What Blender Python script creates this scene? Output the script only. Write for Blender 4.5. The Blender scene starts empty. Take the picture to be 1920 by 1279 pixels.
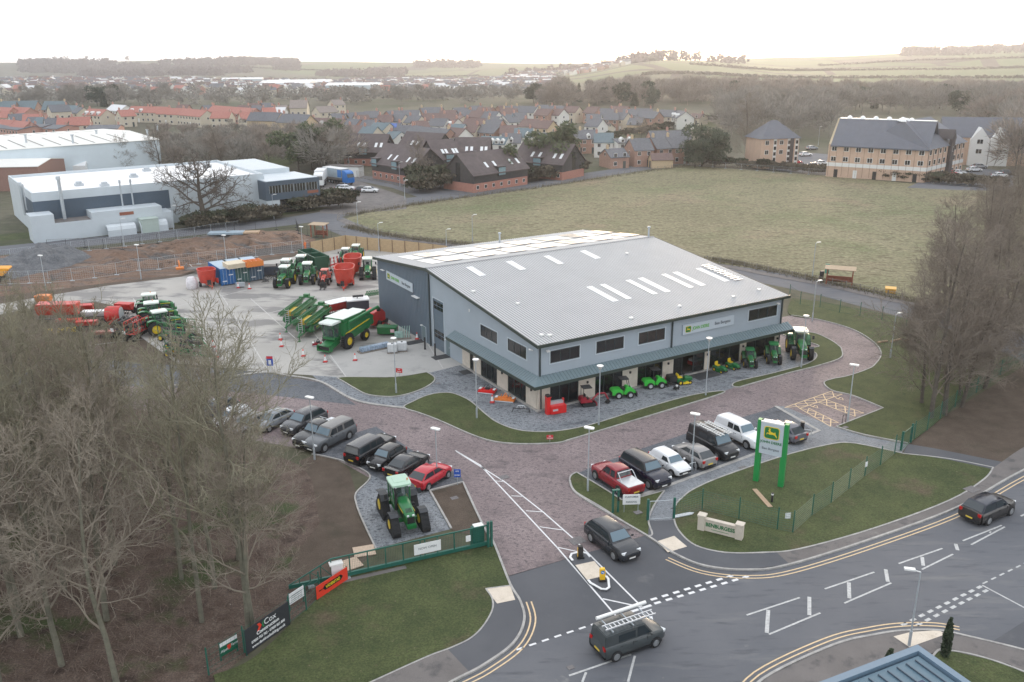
import bpy, bmesh, math, random
from mathutils import Vector, Matrix, noise
from mathutils.geometry import tessellate_polygon
PI=math.pi
S=bpy.context.scene; C=S.collection
# ---------------- camera, sky, sun, exposure ----------------
CH=34.0; CP=.3182; CF=1668.5; CR=-.0062
cd=bpy.data.cameras.new('camera'); cam=bpy.data.objects.new('camera',cd); C.objects.link(cam)
cd.sensor_width=36; cd.lens=36*CF/1920; cd.clip_start=.5; cd.clip_end=20000
cam.matrix_world=Matrix.Translation((0,0,CH))@Matrix.Rotation(PI/2-CP,4,'X')@Matrix.Rotation(CR,4,'Z')
S.camera=cam
S.view_settings.view_transform='Standard'; S.view_settings.look='None'; S.view_settings.gamma=1; S.view_settings.exposure=0.48
SUN_AZ=math.radians(15.5); SUN_EL=math.radians(5)
W=bpy.data.worlds.new('World'); S.world=W; W.use_nodes=True
def world():
    nt=W.node_tree; N=nt.nodes; L=nt.links; N.clear()
    out=N.new('ShaderNodeOutputWorld'); add=N.new('ShaderNodeAddShader')
    sky=N.new('ShaderNodeTexSky'); sky.sky_type='NISHITA'; sky.sun_disc=False
    sky.sun_elevation=math.radians(9); sky.sun_rotation=SUN_AZ; sky.air_density=1; sky.dust_density=1.5
    b1=N.new('ShaderNodeBackground'); b1.inputs[1].default_value=.05; L.new(sky.outputs[0],b1.inputs[0])
    # high thin overcast: bright white at the horizon, cooler and a little darker overhead
    tc=N.new('ShaderNodeTexCoord'); sep=N.new('ShaderNodeSeparateXYZ'); L.new(tc.outputs['Generated'],sep.inputs[0])
    r=N.new('ShaderNodeValToRGB'); r.color_ramp.interpolation='EASE'; L.new(sep.outputs['Z'],r.inputs[0])
    e=r.color_ramp.elements; e[0].position=0; e[0].color=(1.28,1.30,1.35,1); e[1].position=1; e[1].color=(1.06,1.08,1.13,1)
    m=r.color_ramp.elements.new(.16); m.color=(.92,.93,.96,1); m=r.color_ramp.elements.new(.45); m.color=(.92,.94,.98,1)
    # warm brightening round the low sun
    dot=N.new('ShaderNodeVectorMath'); dot.operation='DOT_PRODUCT'; L.new(tc.outputs['Generated'],dot.inputs[0])
    dot.inputs[1].default_value=(math.sin(SUN_AZ)*math.cos(SUN_EL),math.cos(SUN_AZ)*math.cos(SUN_EL),math.sin(SUN_EL))
    mx=N.new('ShaderNodeMath'); mx.operation='MAXIMUM'; mx.inputs[1].default_value=0; L.new(dot.outputs['Value'],mx.inputs[0])
    pw=N.new('ShaderNodeMath'); pw.operation='POWER'; pw.inputs[1].default_value=40; L.new(mx.outputs[0],pw.inputs[0])
    b2=N.new('ShaderNodeBackground'); b2.inputs[1].default_value=.92; L.new(r.outputs[0],b2.inputs[0])
    b3=N.new('ShaderNodeBackground'); b3.inputs[0].default_value=(1,.78,.6,1); L.new(pw.outputs[0],b3.inputs[1])
    a2=N.new('ShaderNodeAddShader'); L.new(b1.outputs[0],add.inputs[0]); L.new(b2.outputs[0],add.inputs[1])
    L.new(add.outputs[0],a2.inputs[0]); L.new(b3.outputs[0],a2.inputs[1]); L.new(a2.outputs[0],out.inputs[0])
world()
sd=bpy.data.lights.new('sun','SUN'); sd.energy=1.2; sd.angle=math.radians(12); sd.color=(1,.78,.58)
so=bpy.data.objects.new('sun',sd); C.objects.link(so)
so.rotation_euler=Vector((math.sin(SUN_AZ)*math.cos(SUN_EL),math.cos(SUN_AZ)*math.cos(SUN_EL),math.sin(SUN_EL))).to_track_quat('Z','Y').to_euler()
S.cycles.max_bounces=6; S.cycles.volume_bounces=0; S.cycles.transparent_max_bounces=8
# ---------------- where a pixel of the 1920x1279 survey photo meets a level plane ----------------
KC,KS,cr_,sr_=math.cos(CP),math.sin(CP),math.cos(CR),math.sin(CR)
def G(px,py,z=0.):
    X=px-960;Y=py-639.5; X,Y=cr_*X+sr_*Y,-sr_*X+cr_*Y
    dx,dy,dz=X,CF*KC-Y*KS,-Y*KC-CF*KS
    t=(z-CH)/dz; return (dx*t,dy*t)
# ---------------- materials ----------------
MC={}
def principled(name):
    m=bpy.data.materials.new(name); m.use_nodes=True; return m,m.node_tree,m.node_tree.nodes['Principled BSDF']
def mat(name,col,rough=.6,metal=0,var=.12,scale=3.,col2=None,bump=0,bscale=None,spec=.5,coat=0,stretch=None):
    if name in MC: return MC[name]
    m,nt,b=principled(name); N=nt.nodes; L=nt.links
    b.inputs['Roughness'].default_value=rough; b.inputs['Metallic'].default_value=metal
    b.inputs['Specular IOR Level'].default_value=spec; b.inputs['Coat Weight'].default_value=coat
    c=tuple(col)+(1,)
    if var or col2:
        tc=N.new('ShaderNodeTexCoord'); mp=N.new('ShaderNodeMapping'); L.new(tc.outputs['Object'],mp.inputs[0])
        if stretch: mp.inputs['Scale'].default_value=stretch
        n=N.new('ShaderNodeTexNoise'); n.inputs['Scale'].default_value=scale; n.inputs['Detail'].default_value=6; n.inputs['Roughness'].default_value=.65
        L.new(mp.outputs[0],n.inputs['Vector'])
        r=N.new('ShaderNodeValToRGB'); L.new(n.outputs[0],r.inputs[0])
        r.color_ramp.elements[0].position=.32; r.color_ramp.elements[1].position=.68
        d=[max(0,x*(1-var)) for x in col]; h=[min(1,x*(1+var)) for x in (col2 or col)]
        r.color_ramp.elements[0].color=(*d,1); r.color_ramp.elements[1].color=(*h,1)
        L.new(r.outputs[0],b.inputs['Base Color'])
        if bump:
            n2=N.new('ShaderNodeTexNoise'); n2.inputs['Scale'].default_value=bscale or scale*4; n2.inputs['Detail'].default_value=4
            L.new(mp.outputs[0],n2.inputs['Vector'])
            bp=N.new('ShaderNodeBump'); bp.inputs['Strength'].default_value=bump; bp.inputs['Distance'].default_value=.05
            L.new(n2.outputs[0],bp.inputs['Height']); L.new(bp.outputs[0],b.inputs['Normal'])
    else: b.inputs['Base Color'].default_value=c
    MC[name]=m; return m
def gmat(name,layers,rough=.9,bump=.3,bscale=6,spec=.3,fine=(40,.25)):
    """layers: first (colA,colB,scale); then (col,scale,lo,hi[,stretch,rot]) blended where noise passes lo..hi; world-metre coordinates"""
    if name in MC: return MC[name]
    m,nt,b=principled(name); N=nt.nodes; L=nt.links
    tc=N.new('ShaderNodeTexCoord'); geo=N.new('ShaderNodeNewGeometry')
    def nz(sc,det=5,stretch=None,rot=0,off=0):
        v=geo.outputs['Position']
        mp=N.new('ShaderNodeMapping'); L.new(v,mp.inputs[0]); mp.inputs['Location'].default_value=(off,off*1.7,0)
        if stretch: mp.inputs['Scale'].default_value=stretch; mp.inputs['Rotation'].default_value=(0,0,rot)
        n=N.new('ShaderNodeTexNoise'); n.inputs['Scale'].default_value=sc; n.inputs['Detail'].default_value=det; n.inputs['Roughness'].default_value=.62
        L.new(mp.outputs[0],n.inputs['Vector']); return n
    def mix(a,bc,f,blend='MIX'):
        x=N.new('ShaderNodeMix'); x.data_type='RGBA'; x.blend_type=blend
        for i,v in ((6,a),(7,bc)):
            if isinstance(v,tuple): x.inputs[i].default_value=(*v,1)
            else: L.new(v,x.inputs[i])
        if isinstance(f,float): x.inputs[0].default_value=f
        else: L.new(f,x.inputs[0])
        return x.outputs[2]
    def rmp(src,lo,hi):
        r=N.new('ShaderNodeMapRange'); r.inputs[1].default_value=lo; r.inputs[2].default_value=hi; L.new(src,r.inputs[0]); return r.outputs[0]
    a=layers[0]; cur=mix(a[0],a[1],rmp(nz(a[2]).outputs[0],.35,.65))
    for i,l in enumerate(layers[1:]):
        st=l[4] if len(l)>4 else None; ro=l[5] if len(l)>5 else 0
        cur=mix(cur,l[0],rmp(nz(l[1],6,st,ro,13.7*(i+1)).outputs[0],l[2],l[3]))
    if fine:
        f=nz(fine[0],3,off=5); v=N.new('ShaderNodeMapRange'); v.inputs[3].default_value=1-fine[1]; v.inputs[4].default_value=1+fine[1]; v.inputs[1].default_value=.3; v.inputs[2].default_value=.7
        L.new(f.outputs[0],v.inputs[0])
        cur=mix(cur,v.outputs[0],1.0,'MULTIPLY')
    L.new(cur,b.inputs['Base Color']); b.inputs['Roughness'].default_value=rough; b.inputs['Specular IOR Level'].default_value=spec
    if bump:
        n2=nz(bscale,5,off=31); bp=N.new('ShaderNodeBump'); bp.inputs['Strength'].default_value=bump; bp.inputs['Distance'].default_value=.06
        L.new(n2.outputs[0],bp.inputs['Height']); L.new(bp.outputs[0],b.inputs['Normal'])
    MC[name]=m; return m
# ---------------- mesh builder ----------------
class M:
    def __init__(s): s.v=[];s.f=[];s.T=Matrix()
    def add(s,vs,fs):
        n=len(s.v); s.v+= [tuple(s.T@Vector(p)) for p in vs]; s.f+=[tuple(i+n for i in f) for f in fs]; return s
    def box(s,x0,y0,z0,x1,y1,z1):
        return s.add([(x0,y0,z0),(x1,y0,z0),(x1,y1,z0),(x0,y1,z0),(x0,y0,z1),(x1,y0,z1),(x1,y1,z1),(x0,y1,z1)],
                     [(0,3,2,1),(4,5,6,7),(0,1,5,4),(1,2,6,5),(2,3,7,6),(3,0,4,7)])
    def cb(s,cx,cy,cz,sx,sy,sz,rz=0,rx=0,ry=0):
        T=s.T; s.T=T@Matrix.Translation((cx,cy,cz))@Matrix.Rotation(rz,4,'Z')@Matrix.Rotation(ry,4,'Y')@Matrix.Rotation(rx,4,'X')
        s.box(-sx/2,-sy/2,-sz/2,sx/2,sy/2,sz/2); s.T=T; return s
    def quad(s,a,b,c,d): return s.add([a,b,c,d],[(0,1,2,3)])
    def poly(s,pts,z0=0.,z1=None):
        """flat sheet at z0, or a slab z0..z1"""
        n=len(pts); tri=tessellate_polygon([[Vector((x,y,0)) for x,y in pts]])
        def up(t):
            a,b,c=[pts[i] for i in t]; return t if (b[0]-a[0])*(c[1]-a[1])-(b[1]-a[1])*(c[0]-a[0])>0 else t[::-1]
        tri=[up(tuple(t)) for t in tri]
        if z1 is None: return s.add([(x,y,z0) for x,y in pts],tri)
        vs=[(x,y,z1) for x,y in pts]+[(x,y,z0) for x,y in pts]
        ar=sum(pts[i-1][0]*pts[i][1]-pts[i][0]*pts[i-1][1] for i in range(n))
        sd=[(i,i+n,(i+1)%n+n,(i+1)%n) if ar>0 else ((i+1)%n,(i+1)%n+n,i+n,i) for i in range(n)]
        return s.add(vs,tri+sd)
    def prism(s,pts,axis,a,b):
        """extrude a 2D outline along an axis: 'x' pts=(y,z); 'y' pts=(x,z); 'z' pts=(x,y)"""
        def P(p,t): return {'x':(t,p[0],p[1]),'y':(p[0],t,p[1]),'z':(p[0],p[1],t)}[axis]
        n=len(pts); tri=[tuple(t) for t in tessellate_polygon([[Vector((p[0],p[1],0)) for p in pts]])]
        vs=[P(p,a) for p in pts]+[P(p,b) for p in pts]
        ar=sum(pts[i-1][0]*pts[i][1]-pts[i][0]*pts[i-1][1] for i in range(n))
        def ccw(t):
            p,q,r=[pts[i] for i in t]; return t if (q[0]-p[0])*(r[1]-p[1])-(q[1]-p[1])*(r[0]-p[0])>0 else t[::-1]
        tri=[ccw(t) for t in tri]; flip=(axis=='y')
        fs=[]
        for t in tri:
            lo=tuple(t[::-1]); hi=tuple(i+n for i in t)
            if flip: lo,hi=lo[::-1],hi[::-1]
            fs+=[lo,hi]
        for i in range(n):
            j=(i+1)%n; q=(i,j,j+n,i+n)
            if (ar<0)!=flip: q=q[::-1]
            fs.append(q)
        if b<a: fs=[f[::-1] for f in fs]
        return s.add(vs,fs)
    def tube(s,p0,p1,r0,r1=None,n=8,cap=True):
        r1=r0 if r1 is None else r1; p0=Vector(p0);p1=Vector(p1); d=(p1-p0)
        if d.length<1e-6: return s
        d.normalize(); a=d.orthogonal().normalized(); b=d.cross(a); vs=[]
        for p,r in ((p0,r0),(p1,r1)):
            for i in range(n):
                t=2*PI*i/n; vs.append(tuple(p+a*(r*math.cos(t))+b*(r*math.sin(t))))
        fs=[(i,(i+1)%n,n+(i+1)%n,n+i) for i in range(n)]
        if cap: fs+=[tuple(range(n-1,-1,-1)),tuple(range(n,2*n))]
        return s.add(vs,fs)
    def path(s,pts,r,n=6):
        for a,b in zip(pts[:-1],pts[1:]): s.tube(a,b,r,r,n)
        return s
    def lathe(s,prof,n=16,axis='z',c=(0,0,0),cap=True):
        """prof=(radius,height) rings about axis through c"""
        vs=[];m=len(prof)
        for r,h in prof:
            for i in range(n):
                t=2*PI*i/n; x,y=r*math.cos(t),r*math.sin(t)
                p={'z':(x,y,h),'y':(x,h,-y),'x':(h,x,y)}[axis]; vs.append((p[0]+c[0],p[1]+c[1],p[2]+c[2]))
        fs=[(k*n+i,k*n+(i+1)%n,(k+1)*n+(i+1)%n,(k+1)*n+i) for k in range(m-1) for i in range(n)]
        if cap: fs+=[tuple(range(n-1,-1,-1)),tuple(range((m-1)*n,m*n))]
        return s.add(vs,fs)
    def loft(s,secs,closed=True,cap=True):
        n=len(secs[0]); vs=[p for q in secs for p in q]; fs=[]
        for k in range(len(secs)-1):
            for i in range(n if closed else n-1):
                fs.append((k*n+i,k*n+(i+1)%n,(k+1)*n+(i+1)%n,(k+1)*n+i))
        if cap: fs+=[tuple(range(n-1,-1,-1)),tuple(range((len(secs)-1)*n,len(secs)*n))]
        return s.add(vs,fs)
    def ribbon(s,pts,w,z0,z1=None,closed=False,off=0):
        """band of width w along a 2D line, flat or as a bar z0..z1"""
        P=[Vector(p) for p in pts]; n=len(P); Lp=[];Rp=[]
        for i,p in enumerate(P):
            a=P[(i-1)%n] if (closed or i>0) else p; b=P[(i+1)%n] if (closed or i<n-1) else p
            d1=(p-a); d2=(b-p); d=(d1.normalized() if d1.length>1e-9 else Vector((0,0)))+(d2.normalized() if d2.length>1e-9 else Vector((0,0)))
            if d.length<1e-6: d=Vector((1,0))
            d.normalize(); k=Vector((-d.y,d.x)); Lp.append(p+k*(off+w/2)); Rp.append(p+k*(off-w/2))
        m=n if closed else n-1
        if z1 is None:
            s.add([(q.x,q.y,z0) for q in Lp]+[(q.x,q.y,z0) for q in Rp],[(n+i,n+(i+1)%n,(i+1)%n,i) for i in range(m)])
        else:
            vs=[(q.x,q.y,z1) for q in Lp]+[(q.x,q.y,z1) for q in Rp]+[(q.x,q.y,z0) for q in Lp]+[(q.x,q.y,z0) for q in Rp]
            fs=[]
            for i in range(m):
                j=(i+1)%n; fs+=[(n+i,n+j,j,i),(i,j,2*n+j,2*n+i),(3*n+i,3*n+j,n+j,n+i)]
            if not closed: fs+=[(0,2*n,3*n,n),(n-1,2*n-1,4*n-1,3*n-1)]
            s.add(vs,fs)
        return s
    def ob(s,name,m,parent=None,smooth=False,loc=None):
        me=bpy.data.meshes.new(name); me.from_pydata(s.v,[],s.f); me.validate(); me.update()
        for x in (m if isinstance(m,(list,tuple)) else [m]): me.materials.append(x)
        if smooth:
            me.shade_smooth(); me.set_sharp_from_angle(angle=.7)
        o=bpy.data.objects.new(name,me); C.objects.link(o)
        if parent: o.parent=parent
        if loc: o.location=loc
        return o
def tag(o,label,cat,group=None,kind=None):
    if label: o['label']=label
    if cat: o['category']=cat
    if group: o['group']=group
    if kind: o['kind']=kind
    return o
def E(name,loc,rz,label,cat,group=None):
    o=bpy.data.objects.new(name,None); o.empty_display_size=.3; C.objects.link(o)
    o.location=(loc[0],loc[1],loc[2] if len(loc)>2 else 0); o.rotation_euler=(0,0,rz)
    return tag(o,label,cat,group)
KIDS={}
def kids(o):
    return [c for c in bpy.data.objects if c.parent==o]
def dup(root,loc,rz=None,label=None,group=None,scale=None,km=None):
    """copy a thing with its parts and their sub-parts"""
    if root.name not in KIDS: KIDS[root.name]=[(c,kids(c)) for c in kids(root)]
    r=root.copy(); C.objects.link(r); r.location=(loc[0],loc[1],loc[2] if len(loc)>2 else 0)
    if rz is not None: r.rotation_euler=(0,0,rz)
    if scale is not None: r.scale=(scale,)*3 if not isinstance(scale,tuple) else scale
    if label: r['label']=label
    if group: r['group']=group
    for c,gs in KIDS[root.name]:
        d=c.copy(); C.objects.link(d); d.parent=r
        if km and c.name.split('.')[0] in km: d.data=km[c.name.split('.')[0]]
        for g in gs:
            h=g.copy(); C.objects.link(h); h.parent=d
    return r
def struct(name,mb,m,smooth=False): return tag(mb.ob(name,m,None,smooth),None,None,kind='structure')
def crv(pts,n=5,closed=False):
    """Catmull-Rom through the points; a point given twice stays a corner"""
    out=[];k=len(pts)
    for i in range(k if closed else k-1):
        if closed: p=[pts[(i+j-1)%k] for j in range(4)]
        else: p=[pts[max(0,i-1)],pts[i],pts[i+1],pts[min(k-1,i+2)]]
        if math.dist(p[1],p[2])<1e-6: continue
        if math.dist(p[0],p[1])<1e-6: p[0]=p[1]
        for t in range(n):
            t/=n; out.append(tuple(.5*((2*p[1][c])+(-p[0][c]+p[2][c])*t+(2*p[0][c]-5*p[1][c]+4*p[2][c]-p[3][c])*t*t+(-p[0][c]+3*p[1][c]-3*p[2][c]+p[3][c])*t**3) for c in (0,1)))
    if not closed: out.append(tuple(pts[-1]))
    return out
def gp(pts,z=0): return [G(x,y,z) for x,y in pts]
def clean(q):
    o=[q[0]]
    for p in q[1:]:
        if math.dist(p,o[-1])>.02: o.append(p)
    if math.dist(o[0],o[-1])<.02: o.pop()
    return o
def sheet(name,px,z,m,sm=False,top=None):
    q=gp(px)
    if sm: q=crv(q,5,True)
    q=clean(q); return struct(name,M().poly(q,z if top is None else 0,top),m)
def txt(body,size,m,parent,loc,rot,name='lettering',depth=.01,align='CENTER',bold=0,sx=1,shear=0,wid=0):
    cu=bpy.data.curves.new(name,'FONT'); cu.body=body; cu.size=size; cu.extrude=depth; cu.align_x=align; cu.align_y='CENTER'; cu.offset=bold; cu.shear=shear; cu.resolution_u=3
    t=bpy.data.objects.new('t',cu); C.objects.link(t); dg=bpy.context.evaluated_depsgraph_get(); dg.update()
    me=bpy.data.meshes.new_from_object(t.evaluated_get(dg)); me.name=name; bpy.data.objects.remove(t)
    me.materials.clear(); me.materials.append(m)
    if wid: xs_=[v.co.x for v in me.vertices]; sx=wid/(max(xs_)-min(xs_))
    o=bpy.data.objects.new(name,me); C.objects.link(o); o.parent=parent; o.location=loc; o.rotation_euler=rot; o.scale=(sx,1,1); return o
rnd=random.Random(7)
# ---------------- ground materials ----------------
m_grass=gmat('mown_grass',[((.052,.068,.026),(.082,.098,.038),.35),((.11,.085,.055),.22,.54,.72),((.04,.062,.022),1.3,.55,.8),((.13,.12,.07),3.2,.62,.72)],bscale=14,bump=.6,fine=(8,.36))
m_lawn=gmat('green_lawn',[((.053,.066,.024),(.082,.098,.037),.5),((.10,.088,.045),.35,.56,.78),((.035,.055,.018),2.2,.56,.7)],bscale=14,bump=.5,fine=(9,.34))
m_soil=gmat('brown_soil',[((.082,.062,.047),(.112,.086,.066),.6),((.055,.05,.034),.3,.55,.75)],bscale=9,bump=.7,fine=(14,.3))
m_leaf=gmat('leaf_litter',[((.085,.058,.045),(.14,.105,.085),.8),((.055,.072,.028),.16,.52,.62),((.05,.034,.028),.5,.54,.66),((.26,.23,.20),4,.63,.70)],bscale=10,bump=.9,fine=(9,.45))
m_asph=gmat('asphalt',[((.118,.124,.138),(.152,.156,.168),.09),((.20,.20,.20),.16,.56,.78,(1,5,1),-.48),((.095,.099,.11),.35,.55,.7,(1,6,1),-.48),((.21,.21,.21),.9,.66,.74)],rough=.85,bump=.25,bscale=50,fine=(30,.12))
m_asph2=gmat('dark_fresh_asphalt',[((.09,.094,.104),(.115,.118,.128),.15),((.14,.14,.145),.5,.6,.75)],rough=.85,bump=.25,bscale=50,fine=(34,.12))
m_foot=gmat('old_footway',[((.15,.138,.132),(.19,.175,.167),.3),((.11,.105,.105),.7,.54,.66),((.25,.235,.22),.9,.63,.75)],rough=.9,bump=.2,bscale=40,fine=(25,.15))
def paving(name,a,b,dark,lo,hi,seam,bl,bw,rot):
    m=gmat(name,[(a,b,.16),(dark,.35,lo+.02,hi+.08,(1,1.6,1),.45),(dark,2.6,lo,hi,(1,1.5,1),.45),(dark,7,.56,.64)],rough=.75,bump=0,fine=(30,.16))
    nt=m.node_tree; N=nt.nodes; L=nt.links; bs=N['Principled BSDF']; src=bs.inputs['Base Color'].links[0].from_socket
    geo=N.new('ShaderNodeNewGeometry'); mp=N.new('ShaderNodeMapping'); mp.inputs['Rotation'].default_value=(0,0,rot); L.new(geo.outputs['Position'],mp.inputs[0])
    br=N.new('ShaderNodeTexBrick'); L.new(mp.outputs[0],br.inputs[0]); br.inputs['Scale'].default_value=1; br.inputs['Brick Width'].default_value=bl; br.inputs['Row Height'].default_value=bw; br.inputs['Mortar Size'].default_value=.008
    br.inputs['Color1'].default_value=(1.12,1.12,1.12,1); br.inputs['Color2'].default_value=(.86,.86,.88,1); br.inputs['Mortar'].default_value=(seam,seam,seam,1)
    x=N.new('ShaderNodeMix'); x.data_type='RGBA'; x.blend_type='MULTIPLY'; x.inputs[0].default_value=1; L.new(src,x.inputs[6]); L.new(br.outputs[0],x.inputs[7]); L.new(x.outputs[2],bs.inputs['Base Color'])
    return m
m_red=paving('red_block_paving',(.225,.178,.176),(.305,.245,.240),(.115,.098,.10),.54,.64,.55,.2,.1,.54)
m_slate=paving('slate_block_paving',(.205,.222,.238),(.275,.29,.305),(.075,.085,.098),.54,.62,.6,.24,.16,.54)
m_slated=paving('dark_slate_paving',(.115,.125,.14),(.155,.165,.18),(.06,.065,.075),.54,.66,.6,.2,.1,.54)
m_path=paving('pale_slate_paving',(.21,.225,.24),(.28,.295,.31),(.12,.13,.145),.56,.68,.6,.2,.1,.54)
m_conc=gmat('yard_concrete',[((.35,.335,.31),(.45,.435,.405),.06),((.235,.228,.22),.1,.5,.58,(1,2.2,1),.5),((.5,.49,.47),.3,.64,.72,(1,4,1),.3),((.2,.195,.19),1.2,.66,.76)],rough=.85,bump=.1,bscale=30,fine=(20,.08))
m_concp=gmat('apron_concrete',[((.36,.355,.34),(.43,.42,.40),.1),((.30,.295,.285),.5,.55,.7)],rough=.85,bump=.1,bscale=30,fine=(20,.08))
m_kerb=gmat('kerb_stone',[((.32,.31,.295),(.45,.435,.41),1.5),((.28,.27,.26),.8,.56,.7)],rough=.85,bump=.1,bscale=20,fine=(12,.12))
m_field=gmat('rough_pasture',[((.17,.157,.09),(.23,.212,.128),.02),((.135,.152,.07),.035,.5,.68),((.25,.19,.13),.05,.55,.72),((.13,.115,.065),.35,.52,.62,(1,2.2,1),.2),((.36,.33,.235),.8,.60,.70,(1,2,1),.2),((.12,.105,.07),1.1,.66,.72)],bscale=1.2,bump=1,fine=(1.5,.42))
m_dig=gmat('dug_earth',[((.13,.082,.058),(.20,.13,.092),.08),((.26,.21,.17),.16,.57,.68,(1,5,1),.5),((.10,.095,.092),.13,.52,.62,(1,4,1),.5),((.07,.048,.036),.7,.55,.66)],bscale=2,bump=1,fine=(3,.3))
m_heap=gmat('grey_spoil',[((.095,.10,.108),(.16,.165,.172),1.0)],bscale=3,bump=1,fine=(5,.3))
m_tact=gmat('tactile_paving',[((.62,.54,.44),(.70,.62,.52),1.2),((.5,.43,.35),2,.6,.7)],bump=.1,fine=(18,.1))
m_white=mat('road_white',(.72,.72,.72),.7,var=.1,scale=6)
m_yel=mat('road_yellow',(.68,.51,.31),.7,var=.15,scale=5)
m_whitew=mat('worn_road_white',(.50,.50,.49),.8,var=.25,scale=4)
# ---------------- terrain: one sheet to the horizon ----------------
def row_z(x,y,row):
    px=960+CF*1.05*x/max(y,1); v=(row+.0062*(px-960)-639.5)/CF
    return CH+y*(v*KC+KS)/(v*KS-KC)
PROF=[(0,[(430,None),(620,200),(900,179),(1400,161),(2000,150),(2600,141),(3300,119),(3700,119)]),
 (330,[(430,None),(620,200),(900,179),(1400,161),(2000,149),(2600,138),(3300,114),(3700,113)]),
 (640,[(430,None),(620,197),(900,180),(1400,163),(2000,151),(2700,137),(3300,117),(3700,116)]),
 (860,[(430,None),(620,196),(900,179),(1400,162),(2000,150),(2700,132),(3300,119),(3700,119)]),
 (1050,[(430,None),(620,196),(900,176),(1300,158),(1900,138),(2500,124),(3000,120),(3700,121)]),
 (1240,[(430,None),(620,193),(860,170),(1150,142),(1500,121),(1900,114),(2500,118),(3700,122)]),
 (1500,[(430,None),(620,195),(860,178),(1150,155),(1500,137),(1950,121),(2500,109),(3700,112)]),
 (1750,[(430,None),(620,196),(860,178),(1150,152),(1600,126),(2000,108),(2600,101),(3700,103)]),
 (1950,[(430,None),(620,196),(860,178),(1150,150),(1600,121),(2000,103),(2600,95),(3700,98)])]
def terr(x,y):
    if y<=430: return 0.
    px=960+CF*1.05*x/y
    def f(c):
        p=c[1]
        for (a,ra),(b,rb) in zip(p[:-1],p[1:]):
            if y<=b:
                za=0. if ra is None else row_z(x,a,ra) if 0 else (0. if ra is None else zz(c[0],a,ra)); zb=zz(c[0],b,rb)
                t=(y-a)/(b-a); t=t*t*(3-2*t); return za+(zb-za)*t
        return zz(c[0],p[-1][0],p[-1][1])-(y-p[-1][0])*.03
    px=min(max(px,0),1950)
    for a,b in zip(PROF[:-1],PROF[1:]):
        if px<=b[0]:
            t=(px-a[0])/(b[0]-a[0]); t=t*t*(3-2*t); z=f(a)*(1-t)+f(b)*t; break
    k=min(1,(y-430)/600)
    return z+k*(noise.noise(Vector((x*.0022,y*.0022,0)))*7)
def zz(px,y,row):
    v=(row+.0062*(px-960)-639.5)/CF; return CH+y*(v*KC+KS)/(v*KS-KC)
def terrain():
    us=[-1.6,-1.2,-.95,-.8]+[-.7+1.4*i/110 for i in range(111)]+[.8,.95,1.2,1.6]
    ys=[-60,5,40,80,140,200,260,320,380,430]+[430*(5200/430)**(i/90) for i in range(1,91)]
    vs=[];n=len(us)
    for y in ys:
        w=max(abs(y),60)
        for u in us: vs.append((u*w,y,terr(u*w,y)))
    fs=[(j*n+i,j*n+i+1,(j+1)*n+i+1,(j+1)*n+i) for j in range(len(ys)-1) for i in range(n-1)]
    mm=gmat('countryside',[((.085,.08,.055),(.11,.105,.07),.012),((.06,.07,.032),.02,.5,.65)],bump=0,fine=(.5,.25))
    # far fields: Voronoi patches of pasture, stubble and plough with dark hedges between, only beyond the town
    nt=mm.node_tree;N=nt.nodes;L=nt.links;bs=N['Principled BSDF'];src=bs.inputs['Base Color'].links[0].from_socket
    geo=N.new('ShaderNodeNewGeometry'); mp=N.new('ShaderNodeMapping'); mp.inputs['Scale'].default_value=(1/260,1/420,0); mp.inputs['Rotation'].default_value=(0,0,.3); L.new(geo.outputs['Position'],mp.inputs[0])
    v=N.new('ShaderNodeTexVoronoi'); v.inputs['Scale'].default_value=1; L.new(mp.outputs[0],v.inputs['Vector'])
    sx=N.new('ShaderNodeSeparateColor'); L.new(v.outputs['Color'],sx.inputs[0])
    r=N.new('ShaderNodeValToRGB'); r.color_ramp.interpolation='CONSTANT'; L.new(sx.outputs[0],r.inputs[0])
    cs=[(0,(.095,.125,.05)),(.3,(.125,.145,.065)),(.5,(.09,.08,.06)),(.62,(.10,.135,.05)),(.8,(.145,.14,.08)),(.9,(.085,.105,.045))]
    e=r.color_ramp.elements; e[0].color=(*cs[0][1],1); e[1].position=cs[1][0]; e[1].color=(*cs[1][1],1)
    for p_,c_ in cs[2:]: k=e.new(p_); k.color=(*c_,1)
    v2=N.new('ShaderNodeTexVoronoi'); v2.feature='DISTANCE_TO_EDGE'; v2.inputs['Scale'].default_value=1; L.new(mp.outputs[0],v2.inputs['Vector'])
    lt=N.new('ShaderNodeMath'); lt.operation='LESS_THAN'; lt.inputs[1].default_value=.022; L.new(v2.outputs['Distance'],lt.inputs[0])
    def mx(a,b,f):
        x=N.new('ShaderNodeMix'); x.data_type='RGBA'; L.new(f,x.inputs[0])
        L.new(a,x.inputs[6])
        if isinstance(b,tuple): x.inputs[7].default_value=b
        else: L.new(b,x.inputs[7])
        return x.outputs[2]
    fld=mx(r.outputs[0],(.05,.042,.03,1),lt.outputs[0])
    sy=N.new('ShaderNodeSeparateXYZ'); L.new(geo.outputs['Position'],sy.inputs[0])
    # field mask by distance, nearer on the right-hand hillside
    ax=N.new('ShaderNodeMath'); ax.operation='MULTIPLY_ADD'; ax.inputs[1].default_value=1.9; L.new(sy.outputs[0],ax.inputs[0]); L.new(sy.outputs[1],ax.inputs[2])
    mr=N.new('ShaderNodeMapRange'); mr.inputs[1].default_value=1350; mr.inputs[2].default_value=1500; L.new(ax.outputs[0],mr.inputs[0])
    L.new(mx(src,fld,mr.outputs[0]),bs.inputs['Base Color'])
    struct('terrain',M().add(vs,fs),mm,True)
terrain()
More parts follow.
